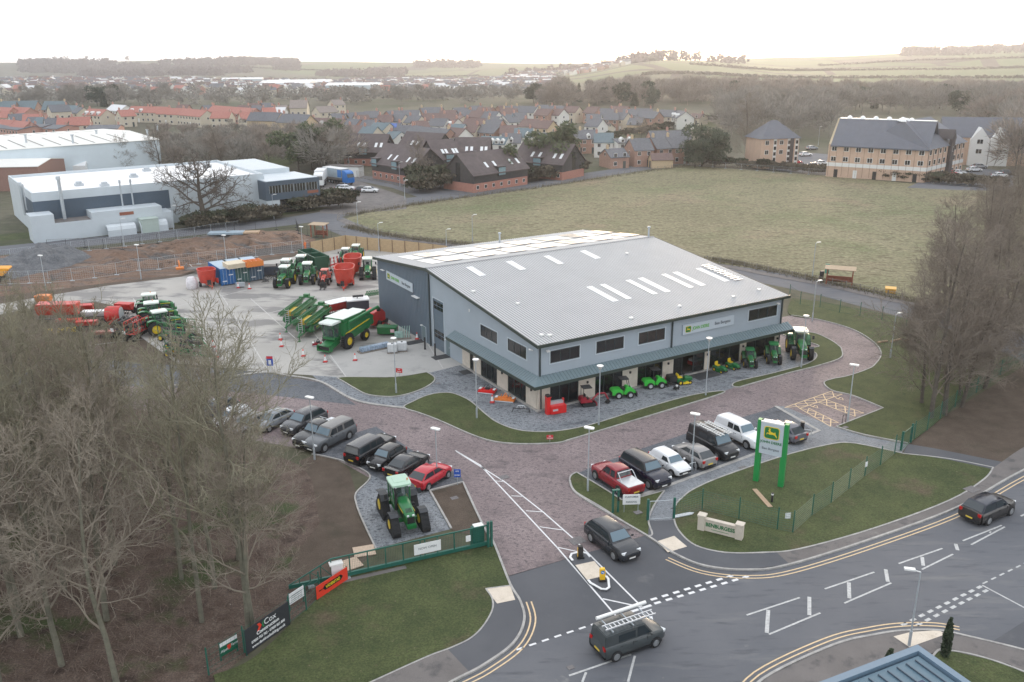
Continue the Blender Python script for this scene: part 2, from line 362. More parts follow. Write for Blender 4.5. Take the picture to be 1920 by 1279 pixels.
# ---------------- roads, yard, paving: sheets 4 mm apart ----------------
sheet('farm_field',[(640,412),(700,396),(820,376),(1000,352),(1130,331),(1285,311),(1450,321),(1560,331),(1850,356),(1930,372),(1990,420),(1900,560),(1760,570),(1650,556),(1560,532),(1440,510),(1330,490),(1200,487),(1000,474),(900,462),(780,453),(700,435),(660,424)],.004,m_field)
sheet('woodland_floor',[(-200,1500),(200,1400),(420,1262),(640,1085),(700,1030),(668,960),(560,872),(470,840),(380,790),(200,760),(0,742),(-300,760)],.006,m_leaf,True)
sheet('soil_bed',[(560,865),(610,845),(655,880),(668,925),(690,1000),(705,1040),(640,1075),(560,1110),(540,1060),(600,980),(585,900)],.008,m_soil)
sheet('verge_soil',[(1700,830),(1780,775),(1960,660),(2100,700),(1960,830),(1900,850),(1865,875),(1790,860)],.008,m_soil)
# main road with its mouth into the site, and the far side road
sheet('main_road',[(760,1420),(820,1300),(905,1250),(962,1208),(983,1165),(976,1130),(960,1100),(953,1080),(1215,1003),(1262,1038),(1320,1062),(1400,1070),(1480,1060),(1640,1010),(1800,950),(1920,882),(2200,740),(2500,900),(2300,1400),(1600,1600)],.004,m_asph)
sheet('side_road_surface',[(1700,1182),(1760,1182),(1862,1202),(1960,1140),(2100,1180),(2100,1330),(1920,1262),(1800,1245),(1720,1215)],.008,m_asph2)
sheet('entrance_surface',[(953,1081),(1215,1003),(1275,1046),(1330,1064),(1425,1072),(1205,1139),(985,1213),(985,1165),(976,1130),(960,1100)],.008,m_asph2)
sheet('access_drive',[(955,1081),(1216,1002),(1300,930),(1580,802),(1658,766),(1600,738),(1560,725),(1640,690),(1655,665),(1640,645),(1600,618),(1540,600),(1480,592),(1440,600),(1010,770),(700,745),(600,716),(500,700),(380,685),(200,676),(0,672),(-300,680),(-300,790),(0,768),(350,800),(500,830),(610,850),(700,900),(850,905),(905,985),(925,1018)],.004,m_red)
sheet('grey_road_end',[(-300,680),(0,672),(200,676),(380,685),(500,700),(600,717),(652,748),(668,760),(600,752),(480,738),(300,725),(0,722),(-300,735)],.008,m_slated)
sheet('yard_concrete',[(-260,600),(0,566),(85,549),(200,533),(340,517),(395,500),(540,482),(585,474),(640,462),(700,468),(820,470),(1000,520),(1010,640),(867,684),(852,690),(830,693),(810,698),(740,709),(650,708),(585,704),(500,698),(340,686),(305,660),(262,628),(240,602),(222,575),(180,566),(100,572),(0,590),(-260,640)],.008,m_conc)
sheet('yard_apron',[(800,640),(867,684),(852,690),(830,693),(810,698),(740,709),(650,708),(600,650),(680,655)],.012,m_concp)
sheet('machine_park',[(0,592),(100,572),(180,566),(222,575),(240,602),(262,628),(305,660),(340,686),(200,676),(0,672),(-300,680),(-260,640)],.012,m_soil)
m_mud=gmat('yard_grass_edge',[((.07,.072,.04),(.10,.09,.06),.3)],bscale=9,bump=.6)
sheet('forecourt_paving',[(585,704),(650,708),(740,709),(810,698),(830,693),(867,684),(1008,772),(1462,656),(1500,668),(1529,663),(1530,675),(1500,690),(1390,722),(1345,738),(1120,808),(1040,826),(960,828),(900,816),(830,788),(760,766),(690,757),(652,744),(600,716)],.016,m_slate)
sheet('parking_bays',[(1081,888),(1120,872),(1190,846),(1281,815),(1438,769),(1454,762),(1535,806),(1414,854),(1195,932),(1166,938)],.012,m_slated)
sheet('bay_border',[(1454,762),(1470,762),(1566,802),(1600,812),(1535,830),(1414,870),(1290,905),(1250,925),(1195,936),(1190,930),(1414,850),(1528,810)],.016,m_path)
sheet('footpath',[(1216,978),(1222,955),(1240,926),(1262,912),(1300,900),(1360,880),(1480,840),(1535,826),(1566,802),(1620,818),(1702,834),(1690,850),(1640,838),(1600,831),(1560,833),(1480,852),(1360,892),(1300,918),(1268,945),(1262,976)],.020,m_path)
sheet('tractor_pad',[(694,895),(668,925),(668,945),(680,975),(705,1028),(724,1024),(846,992),(806,921),(760,915),(770,880),(710,876)],.012,m_slate)
sheet('left_bays',[(585,852),(600,842),(640,820),(705,800),(800,862),(862,890),(870,905),(806,921),(730,905),(700,893),(650,868),(615,858)],.016,m_slated)
sheet('side_bed',[(806,921),(868,905),(894,956),(922,1015),(846,994)],.020,m_soil)
# raised lawns with kerb edges
KB=M()
def lawn(name,px,m=m_lawn,n=5,kerb=True):
    q=clean(crv(gp(px),n,True)); struct(name,M().poly(q,0,.085),m)
    if kerb: KB.ribbon(q,.13,0,.115,True,0)
lawn('lawn',[(632,710),(632,710),(655,708),(740,708),(800,699),(800,699),(814,708),(812,718),(790,731),(760,741),(730,745),(690,741),(665,729),(645,717)])
lawn('lawn',[(757,765),(775,754),(800,743),(825,738),(850,739),(880,752),(905,773),(930,792),(965,806),(1005,811),(1050,809),(1110,797),(1200,769),(1290,744),(1344,735),(1353,739),(1250,771),(1180,792),(1120,810),(1070,825),(1040,832),(960,833),(900,822),(820,788),(785,775)])
lawn('lawn',[(1373,724),(1384,716),(1440,703),(1495,689),(1518,681),(1530,672),(1529,663),(1510,655),(1536,650),(1500,638),(1467,628),(1477,622),(1524,625),(1554,637),(1572,649),(1578,657),(1576,672),(1536,686),(1477,701),(1400,723),(1385,727)])
lawn('lawn',[(1081,887),(1081,887),(1071,893),(1068,902),(1071,912),(1082,926),(1121,949),(1160,974),(1214,1007),(1214,1007),(1223,1003),(1216,978),(1226,950),(1246,921),(1246,921),(1199,934),(1166,939),(1166,939),(1125,913)])
lawn('lawn',[(1264,976),(1266,950),(1280,934),(1302,918),(1360,893),(1480,853),(1560,834),(1595,832),(1640,840),(1694,852),(1694,852),(1780,862),(1862,878),(1862,878),(1845,900),(1780,940),(1640,992),(1500,1031),(1430,1038),(1360,1038),(1305,1025),(1275,1000)],m_grass)
lawn('lawn',[(1545,719),(1560,712),(1590,706),(1625,694),(1640,685),(1652,665),(1640,643),(1600,618),(1540,600),(1480,590),(1484,560),(1484,560),(1560,570),(1700,600),(1830,640),(1830,700),(1780,770),(1705,832),(1705,832),(1620,816),(1568,801),(1568,801),(1656,766),(1656,766),(1600,743),(1560,733)],m_lawn,5,False)
lawn('roadside_grass',[(925,1022),(938,1050),(953,1085),(957,1100),(957,1100),(911,1106),(911,1106),(922,1125),(922,1145),(905,1175),(880,1198),(845,1215),(800,1232),(690,1282),(600,1330),(440,1330),(400,1268),(400,1268),(480,1232),(590,1130),(660,1082),(740,1060),(860,1030)],m_grass,5,False)
# footways (raised) along the main road
def slab(name,px,m,top=.1): return struct(name,M().poly(clean(gp(px)),0,top),m)
slab('footway',[(911,1107),(958,1101),(976,1130),(983,1165),(962,1208),(905,1250),(880,1262),(838,1218),(880,1200),(905,1177),(922,1147),(922,1125)],m_asph2,.09)
slab('footway',[(838,1218),(880,1262),(820,1300),(760,1420),(560,1420),(690,1284),(800,1234)],m_foot,.09)
slab('footway',[(1215,1006),(1217,979),(1263,977),(1275,1002),(1305,1027),(1360,1040),(1430,1040),(1455,1037),(1480,1060),(1400,1070),(1320,1062),(1262,1038)],m_asph2,.095)
slab('footway',[(1455,1037),(1500,1033),(1640,994),(1780,942),(1846,901),(1864,878),(1900,852),(1960,815),(2200,700),(2200,742),(1920,882),(1800,950),(1640,1010),(1480,1060)],m_foot,.095)
slab('footpath',[(1694,850),(1702,834),(1750,842),(1880,868),(1864,882),(1780,864)],m_asph2,.088)
slab('footway',[(1380,1340),(1430,1275),(1560,1212),(1640,1192),(1700,1184),(1760,1184),(1810,1194),(1925,1222),(2100,1270),(2100,1340),(1920,1262),(1890,1247),(1780,1222),(1755,1224),(1700,1245),(1500,1400)],m_foot,.09)
lawn('corner_grass',[(1755,1225),(1780,1222),(1840,1234),(1920,1262),(2050,1320),(2000,1400),(1800,1380),(1740,1270)],m_grass)
# kerbs of the roads
def kl(px,w=.15,h=.12,sm=True):
    q=gp(px); KB.ribbon(clean(crv(q,6)) if sm else q,w,0,h)
kl([(760,1400),(820,1300),(905,1250),(962,1208),(983,1165),(976,1130),(958,1100),(940,1055),(925,1018),(905,985),(868,905),(868,905),(806,921),(806,921),(846,992)],.16)
kl([(1068,902),(1082,927),(1160,975),(1215,1007),(1262,1038),(1320,1062),(1400,1070),(1480,1060),(1640,1010),(1800,950),(1920,882),(2200,742)],.16)
kl([(1484,592),(1540,601),(1600,619),(1640,644),(1652,665),(1640,685),(1625,694),(1590,706),(1560,712),(1545,719),(1560,733),(1600,743),(1656,766),(1656,766),(1568,801),(1568,801),(1620,816),(1702,832)],.13,.11)
kl([(690,1284),(800,1234),(845,1217),(882,1199),(906,1176),(923,1146),(923,1125),(911,1106),(911,1106),(957,1100)],.1,.11)
kl([(1380,1340),(1430,1275),(1560,1212),(1640,1192),(1700,1184),(1760,1184),(1810,1194),(1925,1222),(2100,1270)],.16)
kl([(300,728),(480,700),(540,705),(600,716),(652,745),(690,757),(760,766)],.3,.1)
kl([(705,1030),(680,977),(668,945),(668,925),(694,893),(650,868),(615,858),(585,852)],.12,.1)
kl([(1454,762),(1454,762),(1536,808),(1536,808),(1414,852),(1195,932)],.35,.05)
kl([(240,600),(262,628),(305,660),(340,686)],.25,.1)
kl([(100,568),(180,562),(222,571),(240,600)],.2,.1)
struct('kerb',KB,m_kerb)
# tactile pads
TP=M()
for px in ([(911,1107),(957,1101),(966,1127),(932,1134)],[(1233,1017),(1264,1007),(1288,1027),(1252,1038)],[(1675,1196),(1706,1188),(1760,1184),(1772,1192),(1705,1216)]):
    TP.poly(gp(px),.09,.103)
struct('tactile_pavement',TP,m_tact)
# road paint
PW=M();PY=M();PO=M()
def ln(mb,a,b,w,z=.013): mb.ribbon([G(*a),G(*b)],w,z)
def dash(mb,a,b,n,w,duty=.54):
    A=Vector(G(*a));B=Vector(G(*b))
    for i in range(n):
        p=A.lerp(B,i/n); q=A.lerp(B,(i+duty)/n); mb.ribbon([p,q],w,.013)
Z=lambda x,y:(x/3.556+940,y/3.556+1000)
PW.ribbon(gp([(854,845),(900,872),(1044,1026),Z(770,558)]),.12,.013); PW.ribbon(gp([(856,847),(944,902),(1018,960),(1075,1010)]),.12,.013); ln(PW,(1082,1017),Z(940,495),.12)
for a,b in (((929,902),(943,903)),((959,930),(981,931)),((986,958),(1017,960)),((1012,988),(1054,994)),((1044,1026),(1102,1039))): ln(PW,a,b,.1)
ln(PW,Z(675,437),Z(935,493),.12); ln(PW,Z(770,555),Z(1000,480),.22)
dash(PW,Z(1020,470),Z(1680,277),9,.22); dash(PW,Z(920,468),Z(1575,272),9,.22)
dash(PW,Z(100,778),Z(755,560),8,.16)
Y=lambda x,y:(x/3.556+1380,y/3.556+940)
for a,b in (((70,760),(425,643)),((220,888),(562,745)),((592,585),(922,473)),((722,680),(1035,545)),((1085,416),(1376,315)),((1240,455),(1447,353)),((1512,264),(1772,161)),((1568,290),(1792,171))): ln(PO,Y(*a),Y(*b),.13)
for a,b in (((215,725),(205,878)),((489,638),(489,760)),((752,542),(756,648)),((998,455),(1012,538)),((1241,372),(1248,430)),((1464,285),(1478,327))): ln(PO,Y(*a),Y(*b),.24)
for a,b in (((452,950),(865,808)),((890,818),(845,992)),((565,928),(540,992))): ln(PO,Z(*a),Z(*b),.14)
ln(PO,Y(1690,205),Y(1700,209),.25)
dash(PO,Y(1105,828),Y(1660,555),10,.22); dash(PO,Y(1205,828),Y(1700,580),9,.22); dash(PO,Y(1645,550),(1935,1050),6,.12)
ln(PO,Y(1640,560),(1925,1142),.12)
ln(PO,(1914,968),(1935,958),.14)
struct('white_road_markings',PW,m_white); struct('worn_white_road_markings',PO,m_whitew)
for off in (0,.32):
    PY.ribbon(clean(crv(gp([(976,1130),(983,1165),(962,1208),(905,1250),(820,1300),(760,1400)]),6)),.1,.013,off=.38+off)
    PY.ribbon(clean(crv(gp([(1258,1042),(1320,1066),(1400,1074),(1480,1064),(1640,1014),(1800,954),(1920,886),(2200,746)]),6)),.1,.013,off=-.35-off)
    PY.ribbon(clean(crv(gp([(1380,1336),(1430,1270),(1560,1207),(1640,1187),(1700,1179),(1760,1179),(1800,1186)]),6)),.1,.013,off=.25+off)
# accessible bays hatching
R=lambda x,y:(x/3.367+1180,y/3.367+420)
def hatch(a,b,c,d,n):
    """ladder with crossed hatching between edge a-b and edge c-d"""
    A,B,Cc,D=[Vector(G(*R(*p))) for p in (a,b,c,d)]
    PY.ribbon([A,B],.1,.017); PY.ribbon([Cc,D],.1,.017)
    for i in range(n):
        t=i/n;u=(i+1)/n
        PY.ribbon([A.lerp(B,t),Cc.lerp(D,u)],.1,.0175); PY.ribbon([Cc.lerp(D,t),A.lerp(B,u)],.1,.018)
hatch((980,1160),(1280,1055),(1075,1165),(1345,1075),5)
hatch((1075,1165),(1270,1279),(1135,1165),(1320,1255),4)
hatch((1190,1125),(1425,1215),(1245,1110),(1480,1195),4)
for cx,cy in ((1165,1153),(1325,1103)):
    q=[R(cx-25,cy-8),R(cx-8,cy+3),R(cx+25,cy+10),R(cx+20,cy-3),R(cx,cy-8)]
    PY.ribbon(gp(q),.1,.017); PY.ribbon(gp([R(cx-8,cy+3),R(cx+8,cy-6)]),.1,.0185)
struct('yellow_road_markings',PY,m_yel)
# yard joints, drains
YJ=M()
for a,b in (((330,628),(1000,470)),((0,668),(333,628)),((250,560),(310,660)),((420,560),(500,690)),((560,585),(650,708)),((700,480),(830,690)),((230,598),(480,540)),((330,470),(420,560)),((470,560),(560,640))): YJ.ribbon(gp([a,b]),.12,.0125)
struct('yard_joints',YJ,mat('joint_sealant',(.5,.49,.47),.8,var=.2))
MH=M()
for x,y,w in ((945,895,.8),(1082,1014,1.1),(1130,797,.5),(1172,992,.6),(1394,878,.8),(1500,800,.4),(1196,963,.6),(1822,920,1.1),(1585,803,.5),(852,934,.6),(821,719,.5),(1070,1252,.4),(1522,1223,.45),(1521,1046,.45)):
    c=G(x,y); MH.cb(c[0],c[1],.06,w,w*.8,.12,.5) if y in (992,992,963,803,920) or x in (1822,1585) else MH.cb(c[0],c[1],.017,w,w*.8,.022,.5)
struct('manhole_lids',MH,mat('cast_iron_lid',(.16,.15,.15),.7,var=.3,scale=8))
# roads behind the yard and round the field
def road(name,px,w,m=m_asph,z=.008,foot=None):
    q=clean(crv(gp(px),8)); struct(name,M().ribbon(q,w,z),m); return q
road('estate_road',[(-300,500),(0,470),(150,455),(330,437),(450,425),(540,415),(620,402),(700,386),(850,367),(1000,347),(1100,330),(1180,318),(1270,303)],8.5,z=.008)
road('estate_road',[(600,406),(640,424),(700,446),(760,460),(830,468),(950,478),(1100,488),(1250,495),(1380,510),(1480,528),(1560,545),(1650,568),(1760,596),(1860,628),(1960,668),(2100,740)],7.5,z=.012)
road('estate_road_footway',[(640,412),(665,424),(710,437),(780,452),(880,462),(1000,474),(1200,488),(1340,497),(1440,515),(1560,537),(1650,558),(1720,574),(1850,610)],1.8,m_foot,.06)
sheet('depot_yard',[(600,330),(660,335),(762,370),(762,392),(640,402),(600,400)],.012,m_foot)
sheet('office_car_park',[(640,325),(760,338),(850,350),(880,362),(790,372),(735,352),(640,333)],.016,m_asph)
sheet('apartment_car_park',[(1700,352),(1750,330),(1830,315),(1900,322),(1900,348),(1870,358),(1780,356)],.016,m_asph)
sheet('apartment_car_park',[(1420,312),(1480,308),(1500,285),(1560,290),(1555,330),(1440,318)],.012,m_asph)
sheet('construction_site',[(-300,560),(0,520),(0,480),(150,470),(330,452),(470,435),(555,432),(590,448),(600,466),(540,478),(395,498),(340,515),(200,531),(85,547),(0,560),(-300,600)],.012,m_dig)
sheet('trench_floor',[(95,512),(230,499),(330,487),(480,468),(560,458),(600,455),(606,461),(540,474),(480,481),(330,498),(220,513),(95,527)],.020,gmat('trench_mud',[((.055,.05,.048),(.085,.078,.072),.25),((.12,.095,.075),.3,.56,.68,(1,4,1),.5)],bump=.8,bscale=3,fine=(3,.3)))
sheet('yard_verge',[(200,531),(340,515),(395,498),(540,478),(600,462),(600,470),(540,484),(395,502),(340,519),(200,536),(0,570),(-300,620),(-300,600),(0,556)],.016,m_soil)
sheet('village_green',[(1090,262),(1200,246),(1330,228),(1350,238),(1200,262),(1110,272)],.02,m_lawn)
sheet('works_lawn',[(480,300),(500,288),(540,286),(560,300),(540,312),(490,306)],.02,m_lawn)
# works verge
sheet('works_verge',[(-200,470),(0,452),(150,440),(330,422),(500,408),(600,394),(620,388),(560,392),(300,415),(0,440),(-200,450)],.02,m_lawn)
# ---------------- colours shared by objects ----------------
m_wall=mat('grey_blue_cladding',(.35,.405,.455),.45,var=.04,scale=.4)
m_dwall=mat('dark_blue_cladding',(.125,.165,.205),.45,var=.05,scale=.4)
m_roofm=mat('galvanised_roof_sheet',(.25,.255,.26),.42,metal=.2,var=.08,scale=.25); m_rib=mat('roof_rib',(.54,.545,.55),.4,metal=.1,var=.05,scale=.3)  # pan darker than ribs: corrugation shading put into the colours
m_sky=mat('rooflight',(.74,.76,.77),.35,var=.03)
m_fas=mat('dark_green_trim',(.035,.05,.042),.4,var=.1)
m_can=mat('canopy_sheet',(.15,.205,.225),.4,var=.06)
m_stone=mat('pale_stone',(.60,.54,.46),.85,var=.1,scale=1.5,bump=.2,bscale=14)
m_frame=mat('black_green_frame',(.04,.055,.058),.4,var=0)
m_lframe=mat('pale_trim',(.5,.56,.6),.5,var=0)
m_galv=mat('galvanised_steel',(.46,.50,.53),.45,metal=.3,var=.08,scale=4)
m_lampw=mat('lamp_white',(.8,.8,.78),.4,var=0)
m_fen=mat('green_fence_paint',(.018,.115,.085),.45,var=.1)
m_blk=mat('black_plastic',(.02,.02,.022),.5,var=.1)
m_rub=mat('tyre_rubber',(.022,.023,.025),.85,var=.25,scale=8)
m_wht=mat('white_panel',(.78,.79,.79),.4,var=.03)
m_jdg=mat('tractor_green',(.016,.155,.045),.35,var=.12,scale=2,coat=.2)
m_jdy=mat('rim_yellow',(.75,.55,.03),.4,var=.08)
m_red=m_red
m_mred=mat('machine_red',(.52,.03,.025),.4,var=.15,scale=2)
m_dkst=mat('dark_steel',(.06,.062,.065),.5,metal=.3,var=.2,scale=6)
m_org=mat('orange_paint',(.70,.22,.05),.5,var=.12,scale=4)
m_wood=mat('new_timber',(.47,.34,.20),.8,var=.16,scale=1.5,stretch=(1,1,6),bump=.2)
m_rtim=mat('red_timber',(.28,.10,.06),.8,var=.15)
m_fwood=mat('grey_timber',(.24,.215,.19),.9,var=.2,scale=4)
m_silv=mat('silver_metal',(.62,.64,.66),.35,metal=.5,var=.05)
def glass(name,tint,alpha=1.,rough=.06):
    m,nt,b=principled(name); b.inputs['Base Color'].default_value=(*tint,1); b.inputs['Roughness'].default_value=rough
    b.inputs['Specular IOR Level'].default_value=.8; b.inputs['Alpha'].default_value=alpha; return m
m_gl=glass('shop_glass',(.012,.017,.02),.62)
m_glu=glass('window_glass',(.02,.022,.025),.97,.12)
m_cgl=glass('vehicle_glass',(.022,.032,.038),1,.06); m_wsc=glass('windscreen_glass',(.10,.16,.20),1,.05)  # windscreens: sky reflection put into the lighter blue base colour
m_tgl=glass('cab_glass',(.10,.15,.145),.42)
def Pj(x,y,z):
    z-=CH; d=y*KC-z*KS; u=y*KS+z*KC; X=CF*x/d; Y=-CF*u/d; return (960+cr_*X-sr_*Y,639.5+sr_*X+cr_*Y)
def hgt(px,py,ty):
    x,y=G(px,py); a,b=0.,40.
    for _ in range(30):
        m_=(a+b)/2
        if Pj(x,y,m_)[1]>ty: a=m_
        else: b=m_
    return a
def ang(a,b):
    p,q=G(*a),G(*b); return math.atan2(q[1]-p[1],q[0]-p[0])
# ---------------- deer badge used on the signs ----------------
DEER=[(-.62,.36),(-.44,.50),(-.46,.62),(-.62,.70),(-.46,.70),(-.42,.86),(-.34,.70),(-.12,.84),(-.24,.62),(-.28,.48),(-.14,.22),(.2,.14),(.44,.12),(.5,.34),(.6,.1),(.62,-.08),(.92,-.62),(.84,-.68),(.48,-.28),(.22,-.22),(-.08,-.22),(-.36,-.28),(-.62,-.12),(-.78,-.34),(-.86,-.28),(-.72,.02),(-.44,-.02),(-.4,.16),(-.5,.26)]
def rrect(w,h,r,n=4):
    return [(sx*(w-r)+r*math.cos(a),sy*(h-r)+r*math.sin(a)) for sx,sy,a0 in ((1,1,0),(-1,1,PI/2),(-1,-1,PI),(1,-1,1.5*PI)) for a in [a0+PI/2*k/n for k in range(n+1)]]
def badge(parent,loc,s,rz=0,m1=None,m2=None):
    """badge on a panel facing local -y"""
    f=lambda pts,k=1:[(p[0]*k*s,p[1]*k*s) for p in pts]
    o=M().prism(f(rrect(1,.86,.34)),'y',0,-.02).ob('badge_border',m_jdy,parent); o.location=loc; o.rotation_euler=(0,0,rz)
    M().prism(f(rrect(.9,.76,.28)),'y',-.02,-.03).ob('badge_field',mat('badge_green',(.015,.17,.05),.4,var=0),o)
    M().prism(f(DEER,.8),'y',-.03,-.04).ob('deer_emblem',m_jdy,o); return o
RXZ=(PI/2,0,0)
# ---------------- dealership building ----------------
BO=(2.533,81.2); BA=.5393; BL=33.26; BW=39.35; HE=6.99; HR=9.6; WR=23.77
m_lgrey=mat('lettering_grey',(.12,.14,.16),.5,var=0); m_lgreen=mat('lettering_green',(.12,.38,.06),.5,var=0)
bld=E('dealership_building',BO,BA,'large grey-blue metal-clad machinery showroom with pale stone ground floor and shallow ribbed roof','building')
def rz_(y):
    return HE+(HR-HE)*(y+.55)/(WR+.55) if y<=WR else HR-(HR-HE)*(y-WR)/(WR+.55)
def building():
    T=.25; D1=[(1.36,4.8),(6.85,10.35),(12.33,15.72),(17.2,21.69),(22.45,26.97),(27.92,32.45)]
    L1=[(2.2,5.78),(7.97,11.5),(13.12,14.0)]
    # upper light cladding: front, then gable as prisms with window holes left solid (windows stand 4 cm proud)
    up=M(); up.box(0,0,2.75,BL,T,6.9)
    up.prism([(T,0 if 0 else 2.75),(15.77,2.75),(15.77,0),(20.3,0),(20.3,6.2),(23.0,6.2),(23.0,0),(WR,0),(WR,rz_(WR)-.15),(T,rz_(0)-.15)],'x',0,T)
    up.box(BL-T,T,0,BL,BW,6.9)
    up.ob('cladding',m_wall,bld)
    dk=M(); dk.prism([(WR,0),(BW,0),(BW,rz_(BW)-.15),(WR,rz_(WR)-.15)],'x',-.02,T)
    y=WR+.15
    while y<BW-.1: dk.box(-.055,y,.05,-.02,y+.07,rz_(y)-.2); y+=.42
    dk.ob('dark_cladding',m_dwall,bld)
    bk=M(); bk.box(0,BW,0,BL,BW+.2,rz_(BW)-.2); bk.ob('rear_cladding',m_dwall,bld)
    fp=M()
    # stone piers
    st=M(); xs=[0]+[v for d in D1 for v in d]+[BL]
    for a,b in zip(xs[0::2],xs[1::2]): st.box(a,-.06,0,b,.24,2.46)
    st.box(0,-.061,2.4601,BL,.24,2.75)
    ys=[.24]+[v for d in L1 for v in d]+[15.77]
    for a,b in zip(ys[0::2],ys[1::2]): st.box(-.06,a,0,.24,b,2.46)
    st.box(-.061,.24,2.4601,.24,15.77,2.75)
    st.ob('stone_wall',m_stone,bld)
    pl=M(); pl.box(-.35,-.35,0,BL+.1,-.06,.12); pl.box(-.35,-.06,0,-.06,15.77,.12); pl.ob('plinth',m_kerb,bld)
    # inside
    fl=M(); fl.box(.3,.3,.005,BL-.3,15.5,.06); fl.ob('showroom_floor',mat('showroom_floor',(.13,.125,.12),.4,var=.1),bld)
    iw=M(); iw.box(.3,8.4,.06,BL-.3,8.6,2.7); iw.box(18.4,3,.06,18.6,8.4,2.7); iw.ob('inner_wall',mat('inner_wall',(.20,.13,.09),.7,var=.1),bld)
    ce=M(); ce.box(.25,.24,2.72,BL-.25,15.6,2.8); ce.ob('ceiling',mat('ceiling_dark',(.1,.1,.1),.8,var=0),bld)
    # lower windows
    for i,(a,b) in enumerate(D1):
        fr=M(); w=.07
        if i==3:
            for x in (a,b-w): fr.box(x,0,.12,x+w,.12,2.46)
            fr.box(a+1.25,0,.12,a+1.33,.12,2.46); fr.box(b-1.6,0,.12,b-1.52,.12,2.46); fr.box(a,0,2.38,b,.12,2.46)
            f=fr.ob('entrance',m_frame,bld); M().box(a+w,.05,.14,a+1.25,.07,2.38).ob('door_glass',m_gl,f); M().box(b-1.52,.05,.14,b-w,.07,2.38).ob('door_glass',m_gl,f)
            continue
        for x in [a,b-w]+[a+(b-a)*k/3-w/2 for k in (1,2)]: fr.box(x,0,.12,x+w,.12,2.46)
        fr.box(a,.001,.12,b,.12,.22); fr.box(a,.001,2.38,b,.12,2.46)
        f=fr.ob('shop_window',m_frame,bld); M().box(a+w,.05,.22,b-w,.07,2.38).ob('pane',m_gl,f)
    for (a,b) in L1:
        fr=M(); w=.07; n=3 if b-a>2 else 1
        for k in range(n+1): y=a+(b-a-w)*k/n; fr.box(0,y,.1,.12,y+w,2.46)
        fr.box(.001,a,.1,.12,b,.2); fr.box(.001,a,2.38,.12,b,2.46)
        f=fr.ob('shop_window' if n>1 else 'side_door',m_frame,bld); M().box(.05,a+w,.2,.07,b-w,2.38).ob('pane',m_gl,f)
    # upper windows
    def upw(a,b,axis):
        z0,z1=4.69,5.97; fr=M(); gl=M(); tr=M()
        def B(mb,u0,v0,u1,v1,d0,d1):
            if axis=='x': mb.box(u0,-d1,v0,u1,-d0,v1)
            else: mb.box(-d1,u0,v0,-d0,u1,v1)
        B(tr,a-.12,z0-.12,b+.12,z0,0,.05); B(tr,a-.12,z1,b+.12,z1+.08,0,.05); B(tr,a-.12,z0,a,z1,0,.05); B(tr,b,z0,b+.12,z1,0,.05)
        w=.07
        for k in range(4): u=a+(b-a-w)*k/3; B(fr,u,z0,u+w,z1,.005,.045)
        B(fr,a,z0,b,z0+w,.004,.042); B(fr,a,z1-w,b,z1,.004,.042); B(gl,a,z0,b,z1,.002,.02)
        f=fr.ob('upper_window',m_frame,bld); gl.ob('pane',m_glu,f); tr.ob('surround',m_lframe,f)
    for a,b in ((1.36,4.86),(6.9,10.36),(12.3,15.8),(27.95,32.4)): upw(a,b,'x')
    for a,b in ((2.14,5.7),(7.86,11.42)): upw(a,b,'y')
    # roller door with two rows of glazing, side doors
    rd=M(); rd.box(.08,20.3,.0,.14,23.0,6.2); 
    for k in range(1,9): rd.box(.06,20.3,.68*k,.08,23.0,.68*k+.03)
    r_=rd.ob('roller_door',m_dwall,bld)
    for z in (1.45,4.95):
      g=M()
      if 1:
        for j in range(2):
            for i in range(3): g.box(.04,20.45+i*.87,z+j*.52,.07,20.45+i*.87+.72,z+j*.52+.4)
        g.ob('door_window',m_glu,r_)
    tr=M(); tr.box(-.03,20.18,0,.08,20.3,6.3); tr.box(-.03,23.0,0,.08,23.12,6.3); tr.box(-.03,20.3,6.2,.08,23.0,6.3); tr.ob('door_surround',m_lframe,bld)
    d=M().box(-.03,18.9,.1,.0,19.8,1.95).ob('side_door',m_can,bld); M().box(-.045,19.0,1.0,-.03,19.05,1.2).ob('handle',m_silv,d)
    d=M().box(-.07,25.1,.05,-.02,26.3,2.0).ob('side_door',m_lframe,bld); M().box(-.09,25.18,.1,-.07,26.2,1.95).ob('door_leaf',m_can,d)
    # roof: two slopes with ribs
    for nm,y0,y1 in (('front_roof_slope',-.55,WR),('rear_roof_slope',WR,BW+.55)):
        rf=M(); rb=M(); z0,z1=rz_(y0),rz_(y1); X0,X1=-.43,BL+.43
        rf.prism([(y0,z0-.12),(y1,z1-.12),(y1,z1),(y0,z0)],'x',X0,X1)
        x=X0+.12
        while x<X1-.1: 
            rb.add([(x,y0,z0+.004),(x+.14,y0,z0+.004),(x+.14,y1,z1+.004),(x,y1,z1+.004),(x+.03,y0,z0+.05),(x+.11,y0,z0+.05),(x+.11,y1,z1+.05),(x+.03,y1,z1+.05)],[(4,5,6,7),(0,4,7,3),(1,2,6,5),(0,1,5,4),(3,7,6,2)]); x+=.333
        ro=rf.ob(nm,m_roofm,bld); rb.ob('roof_ribs',m_rib,ro)
